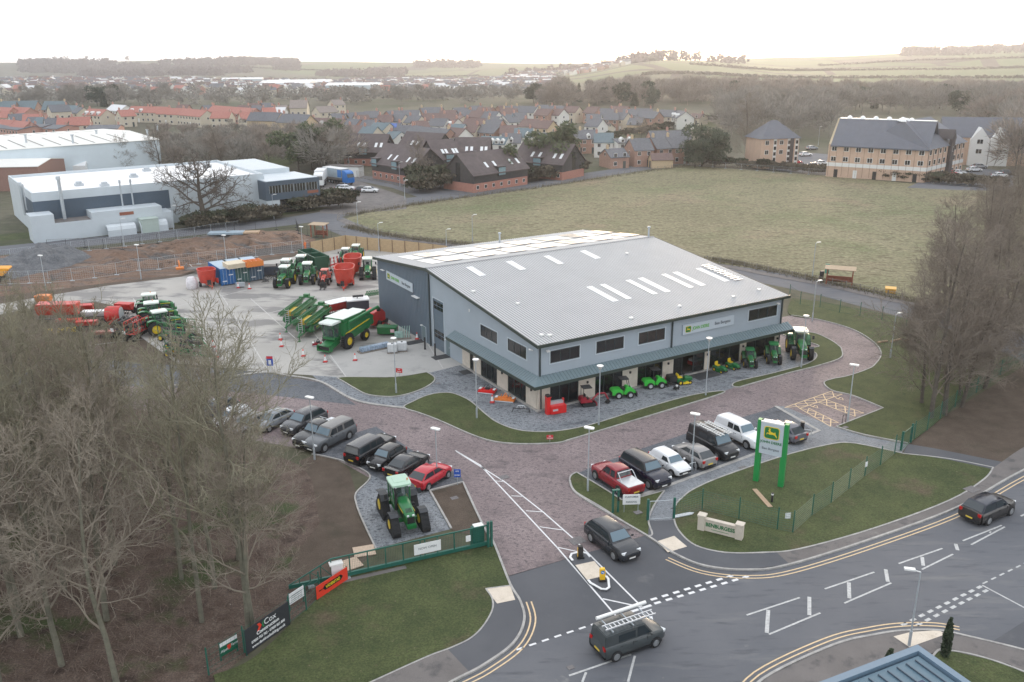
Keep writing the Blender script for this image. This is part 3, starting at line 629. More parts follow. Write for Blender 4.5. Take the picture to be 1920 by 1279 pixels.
        if nm[0]=='f':
            for k in ((13.4,5.9),(15.25,5.9),(18.95,5.9),(20.8,5.9),(24.3,5.9),(26.1,5.9),(29.8,5.9)):
                rl=M(); rl.add([(k[0],k[1],rz_(k[1])+.06),(k[0]+.8,k[1],rz_(k[1])+.06),(k[0]+.8,10.95,rz_(10.95)+.06),(k[0],10.95,rz_(10.95)+.06)],[(0,1,2,3)]); rl.ob('rooflight',m_sky,ro)
            for k in (4.0,9.5,14.9,20.4):
                rl=M(); rl.add([(k,18.8,rz_(18.8)+.06),(k+.9,18.8,rz_(18.8)+.06),(k+.9,22.2,rz_(22.2)+.06),(k,22.2,rz_(22.2)+.06)],[(0,1,2,3)]); rl.ob('rooflight',m_sky,ro)
            lad=M()
            for x in (31.3,32.0): lad.add([(x,5.5,rz_(5.5)+.12),(x+.08,5.5,rz_(5.5)+.12),(x+.08,11.3,rz_(11.3)+.12),(x,11.3,rz_(11.3)+.12)],[(0,1,2,3)])
            for i in range(11): y=5.6+i*.56; lad.box(31.1,y,rz_(y)+.13,32.4,y+.3,rz_(y)+.17)
            lad.ob('roof_walkway',m_sky,ro)
            for x,y in ((1.2,1.3),(1.9,.9),(12.2,1.2),(19.3,1.8),(27,1.6),(31.5,2.1),(.9,14.6),(3.5,9.5),(25.4,18.9)): M().cb(x,y,rz_(y)+.12,.35,.35,.16).ob('roof_vent',m_lampw,ro)
        else:
            for k in range(7):
                x=1.6+k*4.6
                for yy in (WR+2.4,WR+8.2):
                    p=M(); a,b=yy,yy+4.6; p.add([(x,a,rz_(a)+.075),(x+1.9,a,rz_(a)+.075),(x+1.9,b,rz_(b)+.075),(x,b,rz_(b)+.075)],[(0,1,2,3)]); p.ob('rooflight',m_sky,ro)
                    q=M(); a,b=yy+.2,yy+4.4; x2=x+2.0; q.add([(x2,a,rz_(a)+.16),(x2+2.2,a,rz_(a)+.16),(x2+2.2,b,rz_(b)+.16),(x2,b,rz_(b)+.16),(x2,a,rz_(a)+.1),(x2+2.2,a,rz_(a)+.1),(x2+2.2,b,rz_(b)+.1),(x2,b,rz_(b)+.1)],[(0,1,2,3),(0,4,5,1),(1,5,6,2),(2,6,7,3),(3,7,4,0)])
                    q.ob('roof_panel',mat('roof_panel_sheet',(.62,.60,.57),.12,var=.05,scale=.3),ro)
    # ridge, fascias
    rg=M(); rg.prism([(WR-.3,rz_(WR-.3)+.05),(WR+.3,rz_(WR+.3)+.05),(WR,HR+.1)],'x',-.43,BL+.43); rg.ob('ridge_cap',m_roofm,bld)
    fa=M(); fa.box(-.5,-.66,HE-.3,BL+.5,-.55,HE+.03)
    for x in (-.5,BL+.43): fa.prism([(-.55,rz_(-.55)-.3),(WR,HR-.32),(BW+.55,rz_(BW+.55)-.3),(BW+.55,rz_(BW+.55)+.04),(WR,HR+.03),(-.55,rz_(-.55)+.04)],'x',x,x+.07)
    fa.ob('fascia',m_fas,bld)
    # canopy: sloping sheet round the corner
    cz0,cz1=3.02,3.62; ov=1.1
    cn=M(); cn.add([(-ov,-ov,cz0),(BL+ov,-ov,cz0),(BL+ov,-.02,cz1),(-.02,-.02,cz1)],[(0,1,2,3)])
    cn.add([(-ov,-ov,cz0),(-.02,-.02,cz1),(-.02,17.6,cz1),(-ov,17.6,cz0)],[(0,1,2,3)])
    x=-ov+.3
    while x<BL+ov: 
        y1=-.02; 
        if x<0: pass
        else: cn.add([(x,-ov,cz0+.003),(x+.05,-ov,cz0+.003),(x+.05,y1,cz1+.003),(x,y1,cz1+.003),(x+.025,-ov,cz0+.05),(x+.025,y1,cz1+.05)],[(0,4,5,3),(4,1,2,5)])
        x+=.4
    y=.1
    while y<17.5: cn.add([(-ov,y,cz0+.003),(-ov,y+.05,cz0+.003),(-.02,y+.05,cz1+.003),(-.02,y,cz1+.003),(-ov,y+.025,cz0+.05),(-.02,y+.025,cz1+.05)],[(0,3,5,4),(4,5,2,1)]); y+=.4
    cn.ob('canopy',m_can,bld)
    cf=M(); cf.box(-ov-.07,-ov-.07,cz0-.3,BL+ov,-ov,cz0+.02); cf.box(-ov-.07,-ov,cz0-.3,-ov,17.6,cz0+.02); cf.box(-ov,17.55,cz0-.3,-.02,17.62,cz0+.02); cf.box(BL+ov,-ov-.07,cz0-.3,BL+ov+.06,.0,cz0+.02)
    cf.box(-ov,-ov,cz0-.28,BL+ov,-.06,cz0-.25); cf.box(-ov,-.06,cz0-.28,-.06,17.55,cz0-.25)
    cf.ob('canopy_fascia',m_fas,bld)
    dp=M()
    for x,y in ((.12,-.12),(16.74,-.12),(BL-.15,-.12),(-.12,WR-.02)): dp.box(x-.07,y-.07,0 if y>0 else 3.62,x+.07,y+.06,6.8 if y<0 else 9.2)
    for x in (.2,BL-.2): dp.box(x,-.14,0,x+.12,-.07,3.0)
    dp.ob('downpipe',m_frame,bld)
    # signs
    def wsign(a,b,z0,z1,axis):
        if axis=='x': s=M().box(a,-.16,z0,b,-.04,z1).ob('sign_panel',mat('sign_silver',(.47,.53,.58),.45,var=0),bld)
        else: s=M().box(-.2,a,z0,-.08,b,z1).ob('sign_panel',mat('sign_silver'),bld) if 0 else M().box(-.2,a,z0,-.08,b,z1).ob('sign_panel',MC['sign_silver'],bld)
        zc=(z0+z1)/2
        if axis=='x':
            badge(s,(a+.75,-.16,zc),.4); txt('JOHN DEERE',.5,m_lgreen,s,(a+2.55,-.17,zc-.02),RXZ,wid=2.4,bold=.01); txt('Ben Burgess',.5,m_lgrey,s,(a+5.7,-.17,zc),RXZ,wid=2.3,bold=.006)
        else:
            r=(PI/2,0,-PI/2); L=b
            badge(s,(-.2,b-.75,zc),.4,-PI/2); txt('JOHN DEERE',.52,m_lgreen,s,(-.21,b-2.75,zc-.02),r,wid=2.6,bold=.01); txt('Ben Burgess',.52,m_lgrey,s,(-.21,b-6.1,zc),r,wid=2.5,bold=.006)
    wsign(18.2,25.6,4.75,5.85,'x'); wsign(28.25,36.2,5.62,6.75,'y')
    wl=M()
    for x in (5.85,11.3,16.45,22.05,27.4,32.8): wl.box(x-.08,-.2,1.75,x+.08,-.061,1.98)
    for y in (1.1,6.8,12.3): wl.box(-.2,y-.08,1.75,-.061,y+.08,1.98)
    wl.ob('wall_light',m_blk,bld)
    fl=M()
    for x,y,z in ((.9,-.35,6.15),(BL-1.1,-.35,6.2)): fl.cb(x,y,z,.35,.3,.1,0,.3)
    fl.cb(-.3,.9,6.15,.3,.35,.1,0,0,.3); fl.cb(-.25,13.5,7.0,.08,.14,.3); fl.cb(-.3,19.3,2.1,.25,.3,.06); fl.cb(-.35,25.7,2.15,.25,.3,.06); fl.cb(-.25,37.3,6.6,.3,.9,.06); fl.cb(-.25,27.3,5.3,.5,1.6,.05)
    fl.ob('floodlight',m_lampw,bld)
    for x,y in ((BL-.4,WR),(17.5,BW-2.0)): M().tube((x,y,rz_(y)),(x,y,rz_(y)+1.3),.12).tube((x,y,rz_(y)+1.3),(x,y,rz_(y)+1.5),.22,.22).ob('flue',m_galv,bld)
building()
# ---------------- mats, bollards ----------------
for i,(px,lab) in enumerate((((1238,690),0),)): pass
def flat(name,lab,cat,px,w,d,rz,m,h=.03,group=None):
    c=G(*px); e=M().cb(0,0,h/2,w,d,h).ob(name,m); e.location=(c[0],c[1],.014); e.rotation_euler=(0,0,rz); return tag(e,lab,cat,group)
m_rubm=mat('rubber_mat',(.045,.048,.052),.8,var=.15,scale=5)
flat('door_mat','large black rubber mat on the paving outside the showroom entrance','mat',(1319,703),3.1,2.2,BA,m_rubm)
flat('door_mat','dark mat outside the narrow glass door in the gable wall','mat',(879,697),1.9,1.3,BA,m_rubm)
flat('door_mat','dark mat on the concrete beside the tall grey roller door','mat',(827,670),2.0,1.3,BA,m_rubm)
flat('door_mat','dark mat on the concrete below the dark blue cladding wall','mat',(778,642),2.3,1.3,BA,m_rubm)
for px,h,l in (((797,655),1.5,'black bollard by the white door in the dark blue wall'),((816,667),1.5,'black bollard in front of the grey roller door')):
    c=G(*px); b=E('bollard',c,0,l,'bollard','bollards by the workshop doors'); M().lathe([(.1,0),(.1,h-.05),(.07,h)],12).ob('post',m_blk,b,True); M().lathe([(.16,.0),(.16,.03)],12).ob('base_plate',m_dkst,b)
# ---------------- lamp posts ----------------
def lamp(px,ty,kind,lab,group):
    h=hgt(px[0],px[1],ty); c=G(*px); e=E('lamp_post',c,0,lab,'lamp post',group)
    M().tube((0,0,0),(0,0,1.1),.09,.09,8).tube((0,0,1.1),(0,0,h-.1),.055,.04,8).ob('pole',m_galv,e,True)
    if kind=='cone':
        o=M().lathe([(.05,h-.35),(.10,h-.3),(.30,h-.02),(.33,h),(.30,h+.04)],14).ob('lamp_head',m_lampw,e,True)
    elif kind=='disc':
        e.rotation_euler=(0,0,-.5)
        M().prism(rrect(.42,.2,.15),'z',h-.05,h+.05).ob('lamp_head',m_lampw,e)
    else:
        e.rotation_euler=(0,0,kind)
        M().tube((0,0,h-.1),(.5,0,h+.0),.035,.03,6).cb(.6,0,h+.02,.6,.26,.1).ob('lamp_head',m_lampw,e)
    return e
gg='slim grey lamp posts with flat-topped cone heads round the showroom'
for px,ty,l in (((894,785),674,'cone-headed lamp post on the corner lawn left of the showroom corner'),((1122.5,798),686,'cone-headed lamp post in front of the two green compact loaders'),((743,738),634,'cone-headed lamp post on the small lawn next to the white liquid tanks'),((1323,742),634,'cone-headed lamp post in front of the showroom entrance'),((1502,690),592,'cone-headed lamp post in front of the biggest tractor at the right end of the showroom')): lamp(px,ty,'cone',l,gg)
gg='slim grey lamp posts with small flat heads round the car park'
for px,ty,l in (((1297,880),776,'flat-headed lamp post beside the silver hatchback and black van'),((1102,922),802,'flat-headed lamp post left of the red pickup truck'),((820,905),804,'flat-headed lamp post beside the red hatchback'),((590,862),745,'flat-headed lamp post beside the grey pickup at the edge of the wood'),((1589,791),684,'flat-headed lamp post beside the yellow-hatched parking bays')): lamp(px,ty,'disc',l,gg)
lamp((1704,1213),1070,2.9,'tall pale blue-grey street lamp beside the main road at the lower right','street lamps of the main road')
gg='lamp posts along the far yard boundary'
for px,ty,l in (((87,546),479,'lamp post at the far left of the yard in front of the grey spoil heap'),((265,524),459,'lamp post on the yard edge in front of the brown digging'),((425,494),441,'lamp post behind the blue shipping container'),((568,470),425,'lamp post at the left end of the new timber fence')): lamp(px,ty,'disc',l,gg)
gg='street lamps of the estate road'
for px,ty,l in (((711,474),418,'street lamp behind the new timber fence near its middle'),((837,461),430,'short-looking street lamp behind the showroom roof beside the far end of the timber fence'),((886,456),403,'tallest street lamp behind the showroom roof by the field edge'),((928,354),320,'street lamp where the estate road runs between dark hedge and field'),((1047,331),295,'street lamp beside the road in front of the rightmost dark-roofed office barn'),((947,331),297,'street lamp in the bushes in front of the black boarded barn gable'),((750,350),304,'tall street lamp in front of the brick office barn'),((759,374),338,'street lamp at the gravel depot entrance beside the bush'),((634,324),290,'left one of two lamp posts behind the blue lorry'),((655,322),294,'right one of two lamp posts behind the blue lorry'),((671,425),379,'lamp post inside the road bend at the corner of the field'),((514,411),365,'lamp post with a yellow notice in front of the dark works office'),((575,374),338,'lamp post in front of the dark glazed works office'),((326,432),386,'lamp post left of the big round-crowned bare oak'),((232,460),410,'lamp post in front of the curved cycle shelters'),((1523,521),455,'street lamp left of the timber bus shelter'),((1523,602),527,'lamp post on the grass right of the showroom'),((1669,672),588,'lamp post on the grass among the fallen timber at the wood edge'),((1534,273),237,'small lamp post behind the apartment blocks')): lamp(px,ty,.4,l,gg)
# ---------------- green mesh fencing, gates ----------------
def meshfence(pts,h,lab,cat='fence',first=True,last=True,nm='mesh_fence',wires=9):
    P=gp(pts); c=P[0]; e=E(nm,c,0,lab,cat)
    Q=[Vector((p[0]-c[0],p[1]-c[1])) for p in P]
    w=M()
    for a,b in zip(Q[:-1],Q[1:]):
        for k in range(wires): z=.12+(h-.2)*k/(wires-1); w.tube((*a,z),(*b,z),.011,.011,3,False)
        n=max(2,int((b-a).length/.25))
        for k in range(1,n): p=a.lerp(b,k/n); w.tube((*p,.1),(*p,h-.08),.0045,.0045,3,False)
    w.ob('mesh_panel',m_fen,e)
    for i,p in enumerate(Q):
        if (i==0 and not first) or (i==len(Q)-1 and not last): continue
        M().box(-.035,-.03,0,.035,.03,h+.06).ob('post',m_fen,e,loc=(p.x,p.y,.08))
    return e
meshfence([(1264,973),(1316,957),(1385,974),(1457,994),(1486,1000),(1522,968),(1558,944),(1591,918),(1621,894),(1650,874),(1677,852),(1689,846)],1.75,'green mesh security fence across the lawn behind the stone name wall',first=False,last=False)
meshfence([(1707,831),(1713,825),(1738,808),(1762,787),(1790,765),(1830,738),(1875,705),(1920,672),(1990,620)],1.75,'green mesh security fence along the foot of the right-hand wood',first=False)
meshfence([(392,1268),(459,1226),(544,1168),(575,1146),(600,1120)],1.8,'green mesh fence carrying the banners at the lower left',wires=5)
meshfence([(1480,558),(1500,572),(1537,577),(1574,587),(1612,593),(1653,601),(1699,612),(1740,625),(1800,645)],1.8,'thin dark mesh fence between the grass and the far loop road',wires=3)
def gate_ped(a,b,h,lab):
    A=G(*a);B=G(*b); rz=ang(a,b); L=math.dist(A,B); e=E('pedestrian_gate',A,rz,lab,'gate')
    for x in (0,L): M().box(x-.08,-.08,.08,x+.08,.08,h+.1).ob('post',m_fen,e)
    fr=M(); 
    for z in (.15,h-.1): fr.tube((.1,0,z),(L-.1,0,z),.03)
    for x in (.12,L-.12): fr.tube((x,0,.15),(x,0,h-.1),.03)
    leaf=fr.ob('gate_leaf',m_galv if L>1.2 and a[0]<1500 else m_fen,e); w=M()
    for k in range(1,int(L/.1)): w.tube((.1+k*.1,0,.15),(.1+k*.1,0,h-.1),.006,.006,3)
    w.ob('mesh_infill',m_galv if a[0]<1500 else m_fen,leaf); M().cb(L-.2,-.06,1.0,.2,.05,.04).ob('latch',m_blk,leaf); return e
gate_ped((1214,977),(1263,974),1.75,'pale mesh pedestrian gate between two green posts in front of the name wall')
gate_ped((1689,846),(1707,831),1.8,'narrow green pedestrian gate at the right end of the lawn fence')
c=G(1147,963); e=E('gate_post',c,.2,'pair of thick green gate posts beside the red pickup truck','gate post')
for x in (0,.42): M().box(x,-.07,.08,x+.14,.07,1.95).ob('post',m_fen,e)
M().box(-.02,-.12,1.95,.58,.12,2.02).ob('top_guide',m_fen,e); M().cb(.45,-.15,1.3,.12,.12,.3).ob('gate_control',m_blk,e)
def sliding_gate():
    a,b=(542,1108),(921,1023); A=G(*a);B=G(*b); rz=ang(a,b); L=math.dist(A,B); e=E('sliding_gate',A,rz,'long dark green sliding gate with tapered tail standing open along the lawn','gate')
    fr=M(); t0=L*.2; H=1.75
    fr.box(0,-.08,.15,L-.2,.08,.42)
    fr.box(t0,-.04,H-.08,L-.2,.04,H)
    fr.tube((.05,0,.42),(t0,0,H-.04),.05,.05,6)
    n=9
    for i in range(n+1):
        x=t0+(L-.3-t0)*i/n; fr.box(x-.035,-.035,.42,x+.035,.035,H-.08)
        if i==5: fr.box(x+.3,-.03,.42,x+.36,.03,H-.08)
    for k in (.25,.5,.75): x=t0*k; fr.box(x-.03,-.03,.42,x+.03,.03,.42+(H-.42)*k)
    fr.tube((t0*.5,0,1.05),(t0*.75,0,.42),.025); fr.tube((t0*.75,0,1.35),(t0,0,.42),.025)
    f=fr.ob('gate_frame',m_fen,e)
    w=M(); x=t0
    while x<L-.4: w.tube((x,0,.42),(x,0,H-.08),.006,.006,3,False); x+=.12
    for k in range(8): w.tube((t0,0,.5+k*.16),(L-.3,0,.5+k*.16),.004,.004,3,False)
    w.ob('mesh_infill',m_fen,f)
    for x in (L-.05,L-.3): M().box(x-.08,-.28,0,x+.08,-.12,2.1).ob('guide_post',m_fen,e)
    M().box(L-1.35,.15,.1,L-.45,.55,1.6).ob('motor_housing',m_fen,e); M().box(L-1.2,.12,1.62,L-.5,.6,1.7).ob('housing_lid',m_lampw,e)
    s=M().box(L*.6,-.09,.62,L*.735,-.05,1.42).ob('notice_board',m_wht,e)
    txt('NOW OPEN',.24,m_lgrey,s,(L*.667,-.1,1.05),RXZ,depth=.002); txt('TRADE ENTRANCE',.15,m_lgrey,s,(L*.667,-.1,1.28),RXZ,depth=.002) if 0 else None
    s=M().box(L*.865,-.09,.8,L*.89,-.05,1.25).ob('notice_plate',m_wht,e)
    M().box(t0-.05,-.35,.5,t0+.7,-.28,1.35).ob('white_board',m_wht,e); M().box(t0-.15,-.4,1.35,t0+.75,.1,1.45).ob('board_cap',m_lampw,e)
    for x in (t0*.5,t0+1): M().box(x-.2,-.3,0,x+.2,.3,.14).ob('roller_base',m_galv,e)
    st=M(); st.box(t0,-.6,.0,L*.55,-.2,.09); st.ob('track_beam',m_foot,e)
    return e
sliding_gate()
# ---------------- banners, signs ----------------
def banner(name,a,b,z0,h,lab,cat,m,posts=True):
    A=G(*a);B=G(*b); rz=ang(a,b); L=math.dist(A,B); e=E(name,A,rz,lab,cat)
    p=M().box(0,-.03,z0,L,0,z0+h).ob('panel',m,e)
    if posts:
        q=M()
        for x in (.02,L-.02): q.box(x-.03,.0,0,x+.03,.06,z0+h+.05)
        q.ob('post',m_fen,e)
    return e,p,L
m_red_b=mat('banner_red',(.72,.05,.025),.5,var=.03); m_blk_b=mat('banner_black',(.035,.038,.045),.5,var=.05); m_grn_b=mat('banner_green',(.01,.11,.06),.5,var=0)
e,p,L=banner('banner',(594,1127),(652,1088),.1,.95,'red banner with yellow lettering hung at the tail of the sliding gate','banner',m_red_b)
M().prism([(L*.2,.62),(L*.27,.42),(L*.78,.42),(L*.84,.62),(L*.78,.80),(L*.27,.80)],'y',-.035,-.045).ob('logo_patch',mat('logo_black',(.01,.01,.01),.5,var=0),p)
M().box(L*.1,-.045,.59,L*.92,-.036,.64).ob('logo_wing',mat('logo_black'),p) if 0 else M().box(L*.08,-.0445,.59,L*.19,-.036,.65).ob('logo_wing',MC['logo_black'],p)
txt('VÄDERSTAD',.30,m_jdy,p,(L*.52,-.05,.60),RXZ,sx=.78,depth=.004,bold=.008)
e,p,L=banner('notice_board',(544,1146),(571,1128),.45,.78,'small white notice board between the black and red banners','sign',m_wht)
for k in range(3): M().box(L*.15,-.036,1.0-k*.16,L*.85,-.031,1.03-k*.16).ob('printed_line',m_lgrey,p)
e,p,L=banner('banner',(463,1230),(544,1172),.1,1.65,'large black construction company banner with white lettering','banner',m_blk_b)
txt('Cox',.55,m_wht,p,(L*.56,-.04,1.42),RXZ,depth=.004); txt('Construction',.33,m_wht,p,(L*.5,-.04,1.02),RXZ,depth=.004,bold=.008)
txt('07850 755 762 - 07850 823 808',.24,m_wht,p,(L*.5,-.04,.66),RXZ,depth=.004,sx=.85,bold=.006); txt('www.davidcoxbuilding.co.uk',.27,m_wht,p,(L*.5,-.04,.34),RXZ,depth=.004,sx=.85,bold=.006)
M().prism([(L*.26,1.15),(L*.31,1.4),(L*.27,1.62),(L*.33,1.62),(L*.37,1.4),(L*.32,1.15)],'y',-.031,-.036).ob('logo_mark',m_red_b,p)
M().prism([(L*.40,1.18),(L*.375,1.4),(L*.41,1.6),(L*.43,1.6),(L*.40,1.4),(L*.43,1.18)],'y',-.031,-.036).ob('logo_mark',mat('logo_green',(.03,.22,.08),.5,var=0),p)
e,p,L=banner('sign_board',(415,1240),(447,1221),.3,.9,'small green sign board with white top strip left of the black banner','sign',m_grn_b)
M().box(0,-.036,.95,L,-.031,1.2).ob('white_strip',m_wht,p); M().prism([(L*.4,.6),(L*.5,.5),(L*.6,.6),(L*.6,.85),(L*.4,.85)],'y',-.031,-.036).ob('crest',m_red_b,p)
txt('Plum',.26,m_wht,p,(L*.2,-.04,.66),RXZ,depth=.003) if 0 else txt('Alpin',.24,m_wht,p,(L*.21,-.04,.62),RXZ,depth=.003,shear=.3); txt('Farm',.24,m_wht,p,(L*.8,-.04,.72),RXZ,depth=.003,shear=.3)
# site name wall in stone
A=G(1309,992); rz=ang((1309,992),(1392,1013)); L=math.dist(A,G(1392,1013)); e=E('name_wall',A,rz,'low pale stone wall with two square piers and green company name on the lawn','sign wall')
for x in (0,L-.5): 
    pr=M().box(x,-.25,.08,x+.5,.25,1.2).ob('pier',m_stone,e); M().box(x-.05,-.3,1.2,x+.55,.3,1.32).ob('coping',m_stone,pr)
pn=M().box(.5,-.12,.08,L-.5,.12,.98).ob('wall_panel',m_stone,e); M().box(.5,-.17,.98,L-.5,.17,1.07).ob('coping',m_stone,pn)
txt('BENBURGESS',.42,mat('sign_text_green',(.02,.16,.06),.6,var=0),pn,(L/2,-.13,.62),RXZ,sx=.88,bold=.012); M().box(1.0,-.135,.28,L-1.0,-.12,.31).ob('underline',MC['sign_text_green'],pn)
# pylon sign
A=G(1413,901); B=G(1468,914); rz=ang((1413,901),(1468,914)); L=math.dist(A,B); e=E('pylon_sign',A,rz,'tall two-legged green dealership sign with grey panel and leaping deer badge','sign')
m_pg=mat('pylon_green',(.02,.27,.07),.4,var=.03)
for x in (0,L-.38): M().prism([(x-.02,.08),(x+.40,.08),(x+.40,5.55),(x-.02,5.55)],'y',-.22,.22).ob('leg',m_pg,e)
pn=M().box(.3,-.34,2.75,L-.3,-.22,5.45).ob('sign_panel',MC['sign_silver'],e); M().box(.28,-.35,5.45,L-.28,.24,5.55).ob('panel_cap',m_lampw,e)
M().box(.38,-.2,2.75,L-.38,.2,5.44).ob('back_panel',MC['sign_silver'],e)
badge(pn,(L/2,-.34,4.65),.62); txt('JOHN DEERE',.30,mat('sign_text_green'),pn,(L/2,-.35,3.85),RXZ,bold=.006) if 0 else txt('JOHN DEERE',.30,MC['sign_text_green'],pn,(L/2,-.35,3.82),RXZ,bold=.006); txt('Ben Burgess',.28,m_lgrey,pn,(L/2,-.35,3.25),RXZ)
def signpost(px,z0,w,h,mm,lab,cat='sign',rz=0,text=None,tm=None,sz=.14,two=False):
    c=G(*px); e=E('sign_post',c,rz,lab,cat); q=M()
    for x in ((-w*.4,w*.4) if two else (0,)): q.tube((x,.03,0),(x,.03,z0+h),.025,.025,6)
    q.ob('post',m_galv,e); p=M().box(-w/2,-.03,z0,w/2,0,z0+h).ob('sign_face',mm,e)
    if text:
        n=len(text)
        for i,t in enumerate(text): txt(t,sz,tm or m_wht,p,(0,-.035,z0+h-(i+.5)*h/n),RXZ,depth=.002,bold=.004)
    return e
m_sred=mat('sign_red',(.62,.04,.05),.5,var=0); m_sblu=mat('sign_blue',(.02,.09,.45),.5,var=0)
signpost((1183,962),.75,1.35,.85,m_wht,'white notice board standing on the grass between the red pickup and the pedestrian gate','sign',.05,['CUSTOMER','PARKING'],m_lgrey,.2,True)
signpost((1031,830),.35,.6,.4,m_sred,'small red and white sign on the kerb in front of the forecourt','sign',0,['NO','PARKING'],m_wht,.13)
signpost((749,706),.45,.75,.5,m_sred,'small red sign standing on the yard edge beside the small lawn','sign',-.3,['NO','ENTRY'],m_wht,.15)
signpost((858,910),.75,.55,.7,m_sblu,'small blue sign at the corner of the parking beside the red hatchback','sign',0,['SITE','ENTRY'],m_wht,.15)
e=signpost((508,700),.9,.7,1.1,m_sblu,'blue and red notice sign at the edge of the yard among the twigs','sign',0,None); M().box(-.35,-.036,1.7,.35,-.031,2.0).ob('red_strip',m_sred,e); M().cb(0,-.04,1.3,.3,.01,.5).ob('pictogram',m_wht,e)
M_=lambda *a:0
c=G(1474,994); e=E('notice_plate',c,.1,'small square white notice on the fence right of the stone name wall','sign'); M().box(-.2,-.06,1.0,.22,-.04,1.45).ob('plate',m_wht,e)
c=G(1621,895); e=E('notice_plate',c,.6,'small white notice on the green fence near its right end','sign'); M().box(-.2,-.06,1.0,.1,-.04,1.45).ob('plate',m_wht,e)
# board, plank, bin bits on the lawn
e=M().prism([(-.9,-.18),(.6,-.18),(.9,0),(.6,.18),(-.9,.18)],'z',0,.05).ob('fallen_board',m_galv); e.location=(*G(1282,968),.1); e.rotation_euler=(0,0,.35); tag(e,'pale grey pointed board lying on the grass beside the pedestrian gate','board')
c=G(1429,936); e=M().box(-1.5,-.19,0,1.5,.19,.04).ob('plank',mat('pale_plank',(.42,.30,.2),.8,var=.1)); e.location=(*c,.1); e.rotation_euler=(0,0,ang((1417,924),(1440,950))); tag(e,'pale wooden plank lying on the lawn below the pylon sign','plank')
c=G(1447,943); e=E('bollard_light',c,0,'short black bollard light beside the wooden plank','bollard light'); M().lathe([(.09,.08),(.09,.85),(.06,.9)],12).ob('post',m_blk,e,True); M().lathe([(.095,.7),(.095,.82)],12).ob('lens',m_wht,e)
c=G(1502,823); e=E('charging_post',c,-.4,'tall black vehicle charging post at the end of the parking row','charging post'); M().box(-.17,-.13,0,.17,.13,1.6).ob('cabinet',m_blk,e); M().box(-.19,-.15,1.6,.19,.15,1.68).ob('cap',m_dkst,e); M().path([(-.17,0,1.2),(-.5,0,.5),(-.6,.1,.05)],.02).ob('cable',m_blk,e)
for px in ((1484,826),(1513,824)):
    c=G(*px); e=E('hoop_barrier',c,-.4,'thin steel hoop barrier beside the charging post','barrier','hoop barriers by the charging post'); M().path([(-.35,0,0),(-.3,0,.95),(.3,0,.95),(.35,0,0)],.03,8).ob('hoop',m_silv,e)
c=G(1298,884); e=E('hoop_barrier',c,.5,'steel hoop barrier guarding the lamp post by the silver hatchback','barrier'); M().path([(-.4,0,0),(-.3,0,.8),(.3,0,.8),(.4,0,0)],.03,8).ob('hoop',m_silv,e)
c=G(1582,795); e=E('hoop_barrier',c,.5,'hoop barrier at the corner of the yellow-hatched bays','barrier'); M().path([(-.25,0,0),(-.2,0,.95),(.2,0,.95),(.25,0,0)],.03,8).ob('hoop',m_dkst,e)
# traffic island with two yellow bollards
c=G(1108,1073); rz=ang((1089,1046),(1128,1094))
e=E('traffic_island',c,rz,'narrow kerbed traffic island with tactile centre in the site entrance','traffic island')
LI=math.dist(G(1089,1046),G(1128,1094))+1.6
isl=[(-LI/2,-.45),(-LI/2+.5,-.75),(LI/2-1.2,-.75),(LI/2-.2,-.35),(LI/2,0),(LI/2-.2,.35),(LI/2-1.2,.75),(-LI/2+.5,.75),(-LI/2,.45)]
M().poly(isl,0.0,.12).ob('island_slab',m_asph2,e); M().box(-1.0,-.72,.12,.9,.72,.13).ob('tactile_centre',m_tact,e)
k=M().ribbon([(-LI/2+.9,-.66),(-LI/2+.45,-.66),(-LI/2+.08,-.38),(-LI/2+.08,.38),(-LI/2+.45,.66),(-LI/2+.9,.66)],.16,.12,.17).ob('white_kerb',m_wht,e); k=M().ribbon([(LI/2-1.5,-.66),(LI/2-1.15,-.66),(LI/2-.25,-.28),(LI/2-.1,0),(LI/2-.25,.28),(LI/2-1.15,.66),(LI/2-1.5,.66)],.16,.12,.17); k.ob('white_kerb',m_wht,e)
m_by=mat('bollard_yellow',(.85,.50,.02),.4,var=.03)
for px,l,fz in (((1088,1049),'yellow traffic bollard seen from its black back on the island','b'),((1129,1092),'yellow keep-left bollard with round blue sign on the near end of the island','f')):
    c=G(*px); b=E('traffic_bollard',c,.1,l,'bollard'); M().cb(0,0,.22,.5,.4,.1).ob('base',m_blk,b)
    M().prism([(-.17,.27),(.17,.27),(.19,.9),(.15,1.08),(-.15,1.08),(-.19,.9)],'y',-.12,.12).ob('body',m_by if fz=='f' else m_blk,b)
    if fz=='f': d=M().lathe([(.13,-.13),(.13,-.12)],16,'y',(0,0,.84)).ob('arrow_sign',mat('arrow_blue',(.02,.22,.6),.4,var=0),b); M().cb(0,-.14,.84,.18,.01,.05,0,0,.7).ob('arrow',m_wht,d)
    else: M().prism([(-.2,.27),(-.16,.27),(-.14,1.05),(-.2,.9)],'y',-.1,.1).ob('yellow_edge',m_by,b)
